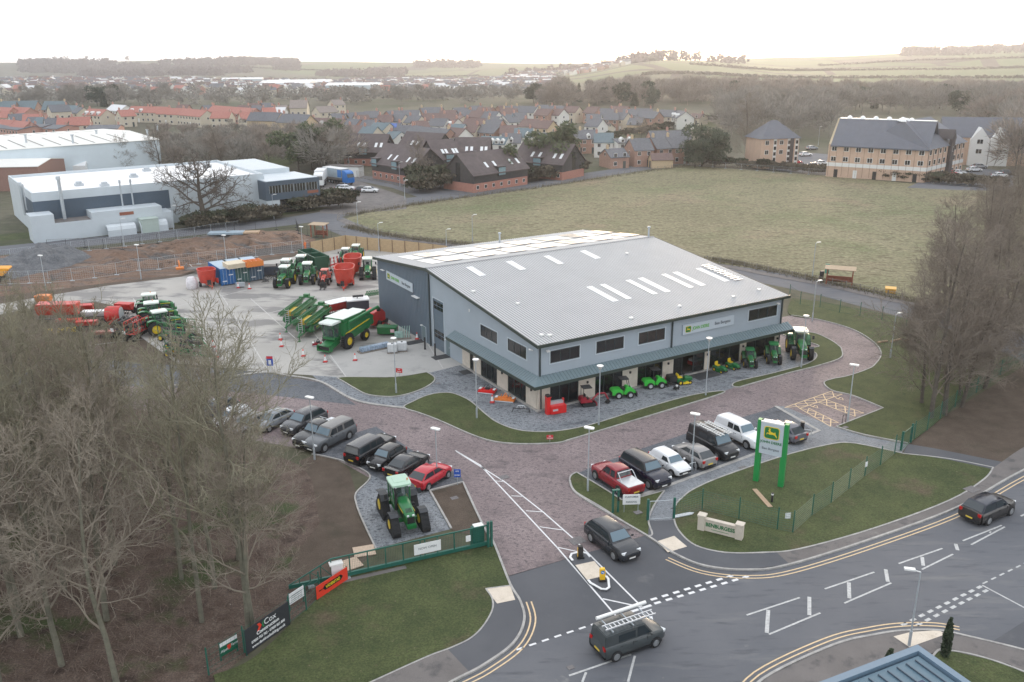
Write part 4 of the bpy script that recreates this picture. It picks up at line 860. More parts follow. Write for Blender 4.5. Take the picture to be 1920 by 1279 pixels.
# cones
cone=E('traffic_cone',(0,0),0,'x','cone','traffic cones on the yard')
M().cb(0,0,.03,.42,.42,.06).ob('base',mat('cone_base',(.35,.04,.05),.6,var=0),cone); cb_=M().lathe([(.15,.06),(.035,.72)],12).ob('cone_body',mat('cone_red',(.75,.06,.04),.5,var=0),cone,True); M().lathe([(.133,.17),(.065,.56)],12).ob('reflective_band',m_wht,cb_,True)
CN=[((526,637),'leftmost of the cones guarding the green sprayers, the upper one'),((528,650),'lower left cone near the green sprayers'),((569,668),'cone on the concrete in front of the sprayer drawbar'),((610,679),'cone left of the combine header'),((666,676),'cone right of the combine front wheel'),((400,651),'cone on the yard right of the folded cultivator, the upper one'),((407,670),'middle cone right of the green cultivator frames'),((392,683),'lowest cone by the cultivator drawbar'),((447,540),'cone beside the small machine in front of the containers'),((468,542),'cone right of the small machine in front of the containers'),((646,541),'cone in front of the big red feed mixer'),((782,636),'cone by the dark blue wall and its mat'),((923,755),'cone beside the orange mower on the forecourt')]
for i,(px,l) in enumerate(CN):
    c=G(*px)
    if i==0: cone.location=(*c,.012); cone['label']=l
    else: dup(cone,(*c,.012),label=l)
cone.scale=(1.2,)*3
for o in list(C.objects):
    if o.name.startswith('traffic_cone'): o.scale=(1.2,)*3
# ---------------- vehicles ----------------
def bev(o,w,seg=2,ang_=.5):
    bm=bmesh.new(); bm.from_mesh(o.data); bmesh.ops.remove_doubles(bm,verts=bm.verts,dist=1e-4)
    bmesh.ops.recalc_face_normals(bm,faces=bm.faces)
    ed=[e for e in bm.edges if len(e.link_faces)==2 and e.calc_face_angle(0)>ang_]
    if ed: bmesh.ops.bevel(bm,geom=ed,offset=w,segments=seg,affect='EDGES',clamp_overlap=True)
    bm.to_mesh(o.data); bm.free(); o.data.shade_smooth(); o.data.set_sharp_from_angle(angle=.6); return o
def wheel(parent,x,y,r,w,rim,lug=False,name='wheel',hub=.56):
    t=M(); n=20 if not lug else 26
    t.lathe([(r*hub,-w/2),(r*.86,-w/2),(r*(.96 if lug else 1),-w*.38),(r*(.96 if lug else 1),w*.38),(r*.86,w/2),(r*hub,w/2)],n,'y',(0,0,0),False)
    if lug:
        for i in range(n):
            a=2*PI*i/n
            for s in (-1,1):
                aa=a+(.5 if s>0 else 0)*2*PI/n
                t.T=Matrix.Translation((r*.97*math.cos(aa),s*w*.24,r*.97*math.sin(aa)))@Matrix.Rotation(-aa+PI/2,4,'Y')@Matrix.Rotation(s*.5,4,'Z'); t.box(-.035,-w*.24,-.03,.035,w*.24,.035)
        t.T=Matrix()
    o=t.ob(name,m_rub,parent,True,(x,y,r)); s=1 if y>0 else -1
    q=M().lathe([(r*hub,-w*.46),(r*hub,w*.46)],16,'y',(0,0,0),False)
    q.lathe([(r*hub*.98,s*w*.30),(r*hub*.8,s*w*.42),(r*hub*.45,s*w*.36),(r*.18,s*w*.40),(r*.16,s*w*.47)],16,'y') if s>0 else q.lathe([(r*.16,s*w*.47),(r*.18,s*w*.40),(r*hub*.45,s*w*.36),(r*hub*.8,s*w*.42),(r*hub*.98,s*w*.30)],16,'y')
    q.ob('rim',rim,o,True); return o
CARS={'hatch':dict(L=4.25,W=1.8,H=1.46,belt=.94,hood=.84,tail=1.0,FB=1.05,FR=.2,RR=-1.2,RB=-1.98,wb=2.6,fo=.85,wr=.32),
 'mini':dict(L=3.8,W=1.7,H=1.46,belt=.93,hood=.86,tail=.98,FB=.85,FR=.3,RR=-1.2,RB=-1.75,wb=2.45,fo=.72,wr=.32),
 'saloon':dict(L=4.6,W=1.82,H=1.42,belt=.92,hood=.80,tail=1.0,FB=1.05,FR=.2,RR=-.85,RB=-1.75,wb=2.8,fo=.85,wr=.33),
 'suv':dict(L=4.75,W=1.93,H=1.66,belt=1.06,hood=.99,tail=1.12,FB=1.15,FR=.4,RR=-1.6,RB=-2.22,wb=2.81,fo=.9,wr=.38),
 'rr':dict(L=5.0,W=1.98,H=1.86,belt=1.18,hood=1.1,tail=1.2,FB=1.15,FR=.6,RR=-2.1,RB=-2.38,wb=2.92,fo=.85,wr=.4),
 'pickup':dict(L=5.3,W=1.86,H=1.80,belt=1.12,hood=1.05,tail=1.08,FB=1.05,FR=.5,RR=-.75,RB=-.95,wb=3.2,fo=.95,wr=.39),
 'canopy':dict(L=5.3,W=1.86,H=1.80,belt=1.12,hood=1.05,tail=1.08,FB=1.05,FR=.5,RR=-2.35,RB=-2.55,wb=3.2,fo=.95,wr=.39),
 'carvan':dict(L=3.95,W=1.72,H=1.45,belt=.93,hood=.84,tail=1.0,FB=.95,FR=.35,RR=-1.55,RB=-1.85,wb=2.5,fo=.75,wr=.31),
 'van':dict(L=5.0,W=1.98,H=1.97,belt=1.15,hood=1.02,tail=1.15,FB=1.45,FR=.85,RR=-2.4,RB=-2.46,wb=2.95,fo=.95,wr=.35),
 'smallvan':dict(L=4.4,W=1.83,H=1.84,belt=1.08,hood=.98,tail=1.1,FB=1.2,FR=.6,RR=-2.1,RB=-2.17,wb=2.78,fo=.85,wr=.33)}
m_rimg=mat('alloy_rim',(.42,.43,.44),.35,metal=.6,var=0); m_hl=glass('headlight_glass',(.75,.78,.8)); m_tl=mat('tail_light',(.45,.01,.01),.3,var=0)
m_plw=mat('plate_white',(.75,.75,.72),.5,var=0); m_ply=mat('plate_yellow',(.75,.55,.08),.5,var=0)
def paint(n,c,r=.25,dirt=0): return mat('paint_'+n,c,r,var=.05+dirt,scale=1.2,coat=.4)
def car(kind,pm,lab,cat,loc,rz,roofm=None,group=None,name=None,lights=True):
    k=CARS[kind]; L,Wd,H,b,hd,tl=k['L'],k['W'],k['H'],k['belt'],k['hood'],k['tail']; w=Wd/2
    e=E(name or {'pickup':'pickup_truck','canopy':'pickup_truck','van':'van','smallvan':'van','carvan':'van'}.get(kind,'parked_car'),(*loc,.012),rz,lab,cat,group)
    zb=.26; f=L/2; xs=[(-f,.80,tl-.25,.45),(-f+.06,.90,tl-.02,.32),(-f+.35,.98,max(tl,b)-.0,zb),(k['RB'] if kind!='pickup' else -.9,1,b,zb),(0,1,b,zb),(k['FB'],1,b-.01,zb),(f-.75,.97,(b+hd)/2+.03,zb),(f-.3,.90,hd,zb),(f-.06,.78,hd-.17,.3),(f,.66,hd-.32,.4)]
    if kind=='pickup': xs=[(-f,.88,tl-.03,.5),(-f+.05,.92,tl,.38),(-f+.35,.98,tl,.3),(-.97,1,tl,zb),(-.9,1,b,zb)]+xs[4:]
    secs=[]
    for x,ww,z,z0 in xs:
        h=w*ww; m=(z0+z)/2; secs.append([(x,y,zz_) for y,zz_ in ((-h*.9,z0),(-h,z0+.12),(-h*1.0,m+.05),(-h*.965,z-.08),(-h*.88,z),(0,z+.03),(h*.88,z),(h*.965,z-.08),(h*1.0,m+.05),(h,z0+.12),(h*.9,z0))])
    secs=[q[::-1] for q in secs]
    body=M().loft(secs).ob('body',pm,e,True)
    M().box(-f+.25,-w*.8,.13,f-.25,w*.8,.3).ob('underbody_shade',m_blk,e)  # low black box added to deepen the shade under the car
    wb_,wr_=w*.90,w*.70 if kind not in('van','smallvan') else w*.80
    if kind=='canopy': wr_=w*.78
    def cw(z): return wb_-(wb_-wr_)*(z-b)/(H-b)
    FB,FR,RR,RB=k['FB'],k['FR'],k['RR'],k['RB']; zt=H-.03
    pr=[(RB,b-.03),(RR,zt-.03),((RR+FR)/2,H),(FR,zt-.02),(FB,b-.03)]
    c=M(); c.loft([[(x,-cw(z),z) for x,z in pr],[(x,-cw(z)*.8,z+.0) if z<H-.1 else (x,-cw(z)*.85,z+.035) for x,z in pr],[(x,0,z) if z<H-.1 else (x,0,z+.055) for x,z in pr],[(x,cw(z)*.8,z) if z<H-.1 else (x,cw(z)*.85,z+.035) for x,z in pr],[(x,cw(z),z) for x,z in pr]],True,True)
    bev(c.ob('cabin',roofm or pm,e),.045,2)
    def lerp(a,bb,t): return a+(bb-a)*t
    def side(x0b,x1b,x0t,x1t,s,zl=.07,zh=.09):
        z0,z1=b+zl,H-zh-.03; y0,y1=cw(z0)+.012,cw(z1)+.012
        q=[(x0b,s*y0,z0),(x1b,s*y0,z0),(x1t,s*y1,z1),(x0t,s*y1,z1)]
        g=M().add(q,[(0,1,2,3)] if s<0 else [(3,2,1,0)]); g.ob('side_window',m_cgl,e)
    def edgex(z,A,B): return lerp(A[0],B[0],(z-A[1])/(B[1]-A[1]))
    z0,z1=b+.07,H-.12
    fx0,fx1=edgex(z0,(FB,b),(FR,zt))-.14,edgex(z1,(FB,b),(FR,zt))-.12; rx0,rx1=edgex(z0,(RB,b),(RR,zt))+.14,edgex(z1,(RB,b),(RR,zt))+.12
    for s in (-1,1):
        if kind in('van','smallvan','carvan'):
            m_=fx0-.95; side(m_,fx0,m_+.05,fx1,s)
            if kind!='carvan': side(m_-1.3,m_-.12,m_-1.28,m_-.1,s,.1,.2)
        elif kind=='pickup': side(-.1,fx0,-.08,fx1,s); side(rx0,-.2,rx1,-.18,s)
        elif kind=='canopy':
            side(-.1,fx0,-.08,fx1,s); side(-.85,-.2,-.83,-.18,s)
            if 'white canopy' not in lab: side(rx0,-1.05,rx1,-1.05,s)
        else: m_=(fx0+rx0)/2+.1; side(m_+.04,fx0,m_+.06,fx1,s); side(rx0,m_-.06,rx1,m_-.04,s)
    def scr(A,B,nm,sgn):
        t0,t1=.14,.88; p=[(lerp(A[0],B[0],t),lerp(A[1],B[1],t)) for t in (t0,t1)]
        y0,y1=cw(p[0][1])*.9,cw(p[1][1])*.88; dx,dz=B[1]-A[1],-(B[0]-A[0]); l=math.hypot(dx,dz); dx,dz=dx/l*.03*sgn,dz/l*.03*sgn
        q=[(p[0][0]+dx,-y0,p[0][1]+dz),(p[0][0]+dx,y0,p[0][1]+dz),(p[1][0]+dx,y1,p[1][1]+dz),(p[1][0]+dx,-y1,p[1][1]+dz)]
        M().add(q,[(0,1,2,3)] if sgn>0 else [(3,2,1,0)]).ob(nm,m_wsc if sgn>0 else m_cgl,e)
    scr((FB,b),(FR,zt),'windscreen',1)
    if kind not in('van','smallvan'): scr((RB,b),(RR,zt),'rear_window',-1)
    if kind=='pickup':
        M().box(-f+.08,-w*.82,tl+.01,-1.0,w*.82,tl+.05).ob('tonneau_cover',m_silv,e)
        rb=M()
        for s in (-1,1): rb.path([(-1.7,s*w*.8,tl),(-1.15,s*w*.75,H-.12),(-1.0,s*w*.7,H-.1)],.035,8)
        rb.tube((-1.08,-w*.72,H-.1),(-1.08,w*.72,H-.1),.035); rb.ob('roll_bar',m_silv,e)
    fx=f-k['fo']; rx=fx-k['wb']
    for x in (fx,rx):
        for s in (-1,1):
            M().lathe([(k['wr']*1.15,s*(w-.10)),(k['wr']*1.15,s*(w+.004))] if s>0 else [(k['wr']*1.15,s*(w+.004)),(k['wr']*1.15,s*(w-.10))],18,'y',(x,0,k['wr']+.02)).ob('wheel_arch',m_blk,e)
            wheel(e,x,s*(w-.055),k['wr'],.22,m_rimg,hub=.68)
    for s in (-1,1):
        q=M(); q.box(rx+k['wr']*1.2,s*w-.012,.24,fx-k['wr']*1.2,s*w+.012,.36)
        for x in (fx-.62,fx-1.62): q.box(x,s*w*.985-.012,.4,x+.018,s*w*.985+.012,b-.1)
        for x in (fx-1.0,fx-2.0): q.box(x-.5,s*w*.985-.01,b-.19,x-.34,s*w*.985+.03,b-.16)
        q.ob('side_trim',m_blk,e)
        M().cb(f-.17,s*w*.62,hd-.17,.22,.34,.15,-s*.45).ob('headlight',m_hl,e)
        M().cb(-f+.05,s*w*.76,tl-.16,.12,.24,.24,s*.15).ob('tail_light',m_tl,e)
        bev(M().cb(FB-.25,s*(w+.09),b+.08,.13,.2,.14).ob('mirror',pm,e),.03)
    M().box(f-.04,-.6,.38,f+.01,.6,.58).ob('grille',m_blk,e)
    M().box(f,-.26,.36,f+.02,.26,.47).ob('number_plate',m_plw,e); M().box(-f-.02,-.26,.5,-f+.0,.26,.61).ob('number_plate',m_ply,e)
    M().box(-f-.01,-w*.7,.3,-f+.1,w*.7,.45).ob('bumper',m_blk,e)
    e['_w']=w; e['_fx']=fx; e['_rx']=rx
    return e
def place(e,px,which,s,rz):
    """stand the vehicle so that one of its wheels (front/rear, side s: +1 its left) touches the given ground point"""
    p=Vector(G(*px)); x=e['_fx'] if which=='f' else e['_rx']; y=s*(e['_w']-.05)
    e.rotation_euler=(0,0,rz); v=Matrix.Rotation(rz,2)@Vector((x,y)); e.location=(p.x-v.x,p.y-v.y,.02); return e
P_=paint
bay=ang((1160,929),(1122,903))
v=place(car('pickup',P_('wine_red',(.26,.015,.025)),'dark red double-cab pickup truck with silver load cover at the left of the row','pickup truck',(0,0),0),(1160,929),'r',1,bay)
v=place(car('rr',P_('midnight',(.012,.014,.03)),'large black luxury off-road car parked between the red pickup and the small white van','car',(0,0),0,roofm=P_('black_roof',(.03,.03,.035))),(1216,917),'f',-1,bay+PI)
v=place(car('carvan',P_('white',(.78,.79,.8)),'small white car-derived van between the black off-road car and silver hatchback','van',(0,0),0),(1259,894),'f',-1,bay+PI)
v=place(car('hatch',P_('dusty_silver',(.26,.25,.245),.35,.1),'dusty silver hatchback nose-in beside the black van','car',(0,0),0),(1305,879),'r',1,bay)
v=place(car('van',P_('black_van',(.014,.015,.018),.3),'black panel van with white ladder racks on its roof','van',(0,0),0),(1344,862),'f',-1,bay+PI)
def roofrack(e,H,L,w):
    for y in (-w*.45,w*.45):
        r=M()
        for yy in (y-.2,y+.2): r.box(-L/2,yy-.025,H+.12,L/2,yy+.025,H+.19)
        for i in range(11): r.box(-L/2+.15+i*(L-.3)/10,y-.2,H+.14,-L/2+.2+i*(L-.3)/10,y+.2,H+.17)
        r.ob('ladder',m_lampw,e)
    b=M()
    for x in (-L*.4,0,L*.35): b.box(x-.03,-w*.8,H+.06,x+.03,w*.8,H+.11)
    b.ob('roof_bar',m_galv,e)
roofrack(v,2.0,3.1,1.0)
v=place(car('canopy',P_('white'),'white double-cab pickup with white canopy parked beside the black van','pickup truck',(0,0),0),(1399,842),'f',-1,bay+PI) if 0 else place(car('canopy',MC['paint_white'],'white double-cab pickup with white canopy parked beside the black van','pickup truck',(0,0),0),(1399,842),'f',-1,bay+PI)
v=place(car('hatch',P_('grey_violet',(.12,.12,.14)),'grey hatchback half hidden behind the pylon sign','car',(0,0),0),(1477,832),'r',1,bay)
lb=ang((647,828),(609,848))
v=place(car('canopy',P_('slate_grey',(.095,.105,.115),.35,.1),'grey double-cab pickup with dark ribbed canopy parked at the edge of the wood','pickup truck',(0,0),0,roofm=P_('slate_roof',(.16,.155,.15),.4)),(609,848),'f',1,lb)
v=place(car('canopy',P_('black',(.012,.012,.014)),'black pickup with black canopy backed up to the kerb left of the small black car','pickup truck',(0,0),0,roofm=P_('black_gloss_roof',(.05,.05,.055))),(690,870),'r',-1,lb+PI)
v=place(car('mini',MC['paint_black'],'small black hatchback facing the kerb between the black pickup and black saloon','car',(0,0),0),(723,883),'f',1,lb+.02)
v=place(car('saloon',MC['paint_black'],'black saloon parked between the small black car and the red hatchback','car',(0,0),0,roofm=MC['paint_black_gloss_roof']),(799,874),'f',-1,lb+PI)
v=place(car('hatch',P_('bright_red',(.50,.025,.04)),'bright red hatchback parked behind the green tracked tractor','car',(0,0),0),(803,920),'r',-1,ang((803,920),(838,898)))
for px,k,pn,c,l in (((571,802),'suv','charcoal',(.05,.052,.058),'dark off-road car half hidden by twigs third from the grey pickup'),((598,824),'pickup','black','','black pickup with pale roof next to the grey pickup behind twigs'),((406,782),'suv','navy_grey',(.06,.07,.09),'dark blue-grey car at the far left end of the row behind the trees'),((436,793),'carvan','white','','white car behind the bare trees beside the dark blue-grey one'),((468,806),'hatch','silver',(.33,.34,.36),'silver car behind the bare branches near the white one'),((512,798),'hatch','pale_grey',(.25,.27,.29),'pale grey car behind the branches near the middle of the row')):
    v=car(k,P_(pn,c) if c else MC['paint_'+pn],l,'car',G(*px),lb,name='parked_car')
v=place(car('suv',P_('volcano_grey',(.028,.032,.038),.2),'dark grey off-road car with lit headlights leaving the site beside the traffic island','car',(0,0),0,name='moving_car'),(1151,1051),'f',-1,ang((1108,1016),(1151,1051)))
v=place(car('suv',P_('dirty_black',(.03,.028,.027),.3,.3),'dirty black off-road car driving up the main road at the right edge','car',(0,0),0,roofm=P_('navy_roof',(.015,.02,.035),.15),name='moving_car'),(1852,985),'r',-1,ang((1852,985),(1897,965)))
v=place(car('smallvan',P_('dusty_dark_grey',(.055,.065,.068),.4,.15),'dusty dark grey-green van with ladder and tube on its roof driving on the main road','van',(0,0),0,name='moving_van'),(1155,1240),'r',-1,ang((1155,1240),(1224,1215)))
M().tube((-1.9,.62,2.12),(1.6,.62,2.12),.11,.11,12).ob('pipe_carrier',m_lampw,v,True); r=M()
for yy in (-.55,-.15): r.box(-2.0,yy-.03,2.05,1.5,yy+.03,2.13)
for i in range(12): r.box(-1.85+i*.29,-.55,2.07,-1.79+i*.29,-.15,2.11)
r.ob('ladder',m_silv,v); r=M()
for x in (-1.6,-.2,1.0): r.box(x-.03,-.75,1.93,x+.03,.8,1.99)
r.ob('roof_bar',m_galv,v)
# ---------------- tractors ----------------
m_roofw=mat('cab_roof_pale',(.66,.72,.66),.25,var=.05); m_fend=mat('fender_black',(.03,.034,.04),.5,var=.1)  # pale roof colour has the sky glare on green tractor roofs painted in
def track(e,x,y,L,h,w,rim):
    """rubber track round a raised drive wheel"""
    pr=[(-L/2,.28),(-L/2+.22,.0),(L/2-.22,.0),(L/2,.28),(L/2-.06,.5),(.38,h-.06),(.1,h),(-.25,h-.04),(-L/2+.05,.55)]
    q=crv(pr,3,True); t=M().prism(q,'y',-w/2,w/2)
    n=len(q)
    for i in range(0,n):
        a,b=q[i],q[(i+1)%n]; cx,cz=(a[0]+b[0])/2,(a[1]+b[1])/2; an=math.atan2(b[1]-a[1],b[0]-a[0])
        for s in (-1,1):
            t.T=Matrix.Translation((cx,s*w*.25,cz))@Matrix.Rotation(-an,4,'Y')@Matrix.Rotation(s*.4,4,'Z'); t.box(-.04,-w*.25,-.05,.04,w*.25,.05)
    t.T=Matrix(); o=bev(t.ob('track',m_rub,e,False,(x,y,.04)),.015,1,1.0) if 0 else t.ob('track',m_rub,e,False,(x,y,.04))
    s=1 if y>0 else -1; g=M()
    for cx,cz,r in ((.05,h*.56,h*.26),): g.lathe([(r,-w/2-.03),(r*.92,-w/2-.05),(r*.3,-w/2-.02),(r*.3,w/2+.02),(r*.92,w/2+.05),(r,w/2+.03)],16,'y',(cx,0,cz))
    g.ob('drive_wheel',rim,o,True); return o
def tractor(lab,loc,rz,s=1.,hood=None,rim=None,roof=None,tr=None,small=False,group=None,weight=True):
    hood=hood or m_jdg; rim=rim or m_jdy; roof=roof or m_roofw
    e=E('tractor',(*loc,.012),rz,lab,'tractor',group); e.scale=(s,)*3
    if tr=='4':
        for sy in (-1,1):
            track(e,-1.25,sy*1.12,2.25,1.62,.62,rim); track(e,1.75,sy*1.12,1.95,1.35,.62,rim)
            M().prism([(-.9,1.72),(-.3,1.9),(.4,1.86),(.75,1.5),(.68,1.46),(.35,1.78),(-.3,1.82),(-.86,1.66)],'y',-.31,.31).ob('track_fender',m_fend,e,loc=(-1.25,sy*1.12,0))
            M().prism([(-.75,1.2),(-.5,1.5),(.1,1.58),(.5,1.45),(.46,1.4),(.08,1.51),(-.46,1.43),(-.7,1.17)],'y',-.31,.31).ob('track_fender',m_fend,e,loc=(1.75,sy*1.12,0))
    elif tr=='2':
        for sy in (-1,1): track(e,.1,sy*1.0,3.6,1.6,.62,rim)
    else:
        for sy in (-1,1):
            wheel(e,-1.3,sy*.98,.98,.66,rim,True,'rear_wheel'); wheel(e,1.45,sy*.96,.74,.52,rim,True,'front_wheel')
            bev(M().prism([(-1.05,.55),(-.95,1.05),(-.5,1.16),(.1,1.12),(.55,.8),(.95,.25),(.88,.2),(.5,.7),(.1,1.02),(-.5,1.06),(-.9,.97),(-1.0,.5)],'y',-.33,.33).ob('fender',hood,e,loc=(-1.25,sy*.9,.98)),.02)
            M().prism([(-.6,.35),(-.4,.72),(.0,.84),(.45,.7),(.42,.66),(0,.79),(-.37,.68),(-.55,.33)],'y',-.26,.26).ob('mudguard',m_fend,e,loc=(1.45,sy*.96,.74))
    M().box(-1.9,-.32,.65,2.2,.32,1.15).box(1.3,-.75,.65,1.6,.75,.85).box(-1.5,-.85,.8,-1.1,.85,1.1).ob('chassis',m_dkst if tr!='4' else hood,e)
    def sec(x,w,z0,z1,c=.12): return [(x,-w,z0),(x,-w,z1-c*1.3),(x,-w+c,z1-c*.25),(x,-w*.35,z1),(x,w*.35,z1),(x,w-c,z1-c*.25),(x,w,z1-c*1.3),(x,w,z0)]
    hz=1.98
    M().loft([sec(.28,.44,1.2,hz+.08),sec(.9,.45,1.1,hz+.04),sec(1.7,.43,1.0,hz-.12),sec(2.35,.38,.95,hz-.32),sec(2.55,.32,1.05,hz-.45)]).ob('bonnet',hood,e,True)
    M().box(2.5,-.27,.95,2.6,.27,1.45).ob('grille',m_blk,e)
    for sy in (-1,1):
        M().cb(2.53,sy*.2,1.56,.1,.16,.09).ob('headlight',m_hl,e)
        M().box(.5,sy*.455-.01,1.62,2.1,sy*.455+.01,1.68).ob('bonnet_stripe',m_jdy,e) if hood is m_jdg else None
        vv=M()
        for k in range(4): vv.box(1.3+k*.22,sy*.46-.01,1.2,1.44+k*.22,sy*.46+.01,1.55)
        vv.ob('side_grille',m_blk,e)
    vt=M()
    for k in range(5): vt.cb(2.05,-.2+k*.1,hz-.205,.42,.045,.02,0,0,.3)
    vt.ob('bonnet_vents',m_blk,e)
    # cab
    cf=M(); zb,zt=1.35,2.88
    B=[(.30,.58),(.30,-.58),(-1.25,-.66),(-1.25,.66)]; Tt=[(.12,.66),(.12,-.66),(-1.2,-.68),(-1.2,.68)]
    for (a,b) in zip(B,Tt): cf.tube((a[0],a[1],zb),(b[0],b[1],zt),.05,.05,6)
    for sy in (-1,1): cf.tube((-.5,sy*.68,1.5),(-.5,sy*.7,zt),.035,.035,6)
    cf.ob('cab_frame',hood if not small else m_blk,e)
    g=M(); P=[(x*.98,y*.98,zb) for x,y in B]+[(x*.98,y*.98,zt) for x,y in Tt]; g.add(P,[(0,1,5,4)[::-1],(1,2,6,5)[::-1],(2,3,7,6)[::-1],(3,0,4,7)[::-1]]); g.ob('cab_glass',m_tgl,e)
    ce=M().box(-1.2,-.62,.95,.25,.62,zb+.02).ob('cab_base',hood,e)
    st=M(); st.box(-.85,-.25,1.37,-.4,.25,1.75).box(-.95,-.25,1.7,-.82,.25,2.3); st.ob('seat',m_blk,e); sw=M(); sw.lathe([(.2,0),(.2,.03)],14,'z',(-.05,0,2.0)).tube((.1,0,1.4),(-.03,0,2.0),.04); sw.ob('steering_wheel',m_blk,e)
    rf=M().prism([(x,y) for x,y in crv([(.42,.55),(.42,-.55),(.2,-.76),(-1.2,-.78),(-1.42,-.55),(-1.42,.55),(-1.2,.78),(.2,.76)],2,True)],'z',zt,zt+.17).ob('cab_roof',roof,e); bev(rf,.06,2)
    if not small:
        rp=M(); rp.box(-1.0,-.45,zt+.17,-.1,.45,zt+.19).ob('roof_hatch',roof,rf)
        for sy in (-1,1):
            for x in (.40,-1.40): M().cb(x,sy*.55,zt+.02,.1,.2,.09).ob('work_light',m_hl,rf)
            mm=M(); mm.tube((.15,sy*.66,2.6),(.45,sy*1.25,2.5),.02).cb(.45,sy*1.3,2.35,.06,.22,.42); mm.ob('mirror',m_blk if sy<0 else m_fend,e)
        M().tube((.55,-.55,1.2),(.55,-.55,2.5),.13,.10,10).tube((.55,-.55,2.5),(.5,-.6,2.95),.07,.07,8).ob('exhaust',m_blk,e)
        M().tube((-.3,.6,zt+.15),(-.3,.6,zt+.32),.05,.05,8).ob('beacon',m_org,rf)
        sp_=M()
        for k in range(3): sp_.cb(-.35,.85+k*.04,.55+k*.25,.4,.3,.04)
        sp_.ob('steps',m_dkst,e)
    if weight: bev(M().box(2.3,-.35,.62,2.85,.35,.95).ob('front_weight',hood,e),.04)
    lk=M()
    for sy in (-.4,.4): lk.tube((-1.7,sy,.95),(-2.35,sy,.55),.05).tube((-1.9,sy,1.5),(-2.1,sy,.7),.03)
    lk.ob('rear_linkage',m_dkst,e)
    return e
def P2(front,back,fe):
    F=Vector(G(*front)); B=Vector(G(*back)); d=(F-B).normalized(); p=F-d*fe; return (p.x,p.y),math.atan2(d.y,d.x)
def tractor_at(front,back,lab,s=1.,**k):
    l,r=P2(front,back,2.3*s); return tractor(lab,l,r,s,**k)
T0=tractor_at((770,1000),(741,950),'large green tractor on four black rubber tracks on the paved pad beside the sliding gate',1.0,tr='4',roof=mat('cab_roof_mint',(.40,.58,.45),.3,var=.04))
gg='green tractors parked in rows on the yard'
tractor_at((526,543),(546,526),'green wheeled tractor parked nearest the shipping containers, front of its row',.98,group=gg)
tractor_at((575,536),(583,518),'green wheeled tractor left of the small red tractor',.98,group=gg)
tractor_at((606,537),(617,521),'small red and grey tractor with black front forks',.72,hood=mat('pale_red_paint',(.62,.10,.07),.4,var=.15),rim=m_wht,roof=mat('red_roof',(.65,.2,.16),.4,var=0),weight=False)
tractor_at((690,527),(691,506),'green tractor on two long rubber tracks standing beside the building corner',1.0,tr='2',group=gg)
tractor_at((561,521),(574,504),'green tractor behind its row in front of the dark green trailer',.98,group=gg)
tractor_at((531,529),(549,511),'green tractor partly hidden behind the leftmost tractor of the front row',.98,group=gg)
tractor_at((646,500),(655,484),'smaller green tractor behind the red ploughs and feed mixers',.85,group=gg)
tractor_at((664,493),(676,478),'farthest green tractor in front of the timber fence',.85,group=gg)
def tl(rear,front,lab):
    R_=Vector(G(*rear)); F=Vector(G(*front)); d=(F-R_).normalized(); n=Vector((-d.y,d.x)); p=R_+d*1.3+n*1.1; return tractor(lab,(p.x,p.y),math.atan2(d.y,d.x),1.0,group=gg)
tl((271,597),(305,594),'farthest of the three side-on green tractors at the left edge of the yard')
tl((277,614),(312,610),'middle of the three side-on green tractors at the left edge of the yard')
tl((295,632),(330,626),'nearest of the three side-on green tractors, behind the folded cultivators')
tractor_at((1505,679),(1492,655),'large green tractor with roof coloured pale for sky glare at the right end of the showroom paving',1.0)
cmr=mat('cab_roof_green',(.02,.19,.06),.35,var=.05)
tractor_at((1452,686),(1445,666),'compact green tractor with green cab roof, right one of the pair by the showroom',.68,roof=cmr,small=True)
tractor_at((1408,693),(1400,674),'compact green tractor with green cab roof, left one of the pair by the showroom',.62,roof=cmr,small=True)
# display fork on the small red tractor
c,r=P2((606,541),(617,525),0); e=E('pallet_fork',(*c,.012),r,'black pallet forks standing on the concrete in front of the small red tractor','pallet forks'); q=M(); q.box(-.1,-.5,.1,0,.5,.8)
for y in (-.3,.3): q.box(0,y-.05,.05,1.1,y+.05,.1)
q.ob('fork_frame',m_blk,e)
# ---------------- ride-on mowers ----------------
def rider(px,rz,lab,col=False):
    e=E('ride_on_mower',(*G(*px),.014),rz,lab,'ride-on mower')
    for x,r,y in ((-.45,.24,.4),(.55,.18,.38)):
        for s in (-1,1): wheel(e,x,s*y,r,.2,m_jdy)
    def sec(x,w,z0,z1): return [(x,-w,z0),(x,-w,z1-.08),(x,-w*.5,z1),(x,w*.5,z1),(x,w,z1-.08),(x,w,z0)]
    M().loft([sec(.1,.26,.3,.72),sec(.5,.27,.3,.70),(sec(.85,.22,.32,.58))]).ob('bonnet',m_jdg,e,True)
    M().prism([(-.75,.3),(.1,.3),(.1,.38),(-.25,.42),(-.4,.6),(-.75,.6)],'y',-.42,.42).ob('mudguard',m_jdg,e)
    bev(M().box(-.6,-.22,.6,-.15,.22,.72).box(-.68,-.22,.66,-.55,.22,1.05).ob('seat',m_jdy,e),.04)
    q=M(); q.tube((.15,0,.7),(.0,0,.95),.03); q.lathe([(.16,.95),(.16,.98)],12); q.ob('steering_wheel',m_blk,e)
    M().box(-.2,-.55,.12,.4,.55,.26).ob('mower_deck',m_jdg if not col else m_jdy,e)
    if col: bev(M().box(-1.55,-.45,.35,-.8,.45,.95).ob('grass_collector',m_blk,e),.06)
    return e
rider((1350,697),-.95,'small green ride-on mower with yellow seat, left one right of the entrance')
rider((1374,691),-.95,'small green ride-on mower with yellow seat, right one nearer the compact tractors')
mow=rider((1280,719),BA-.25,'green ride-on mower with large black grass collector left of the entrance',True); mow.scale=(1.15,)*3
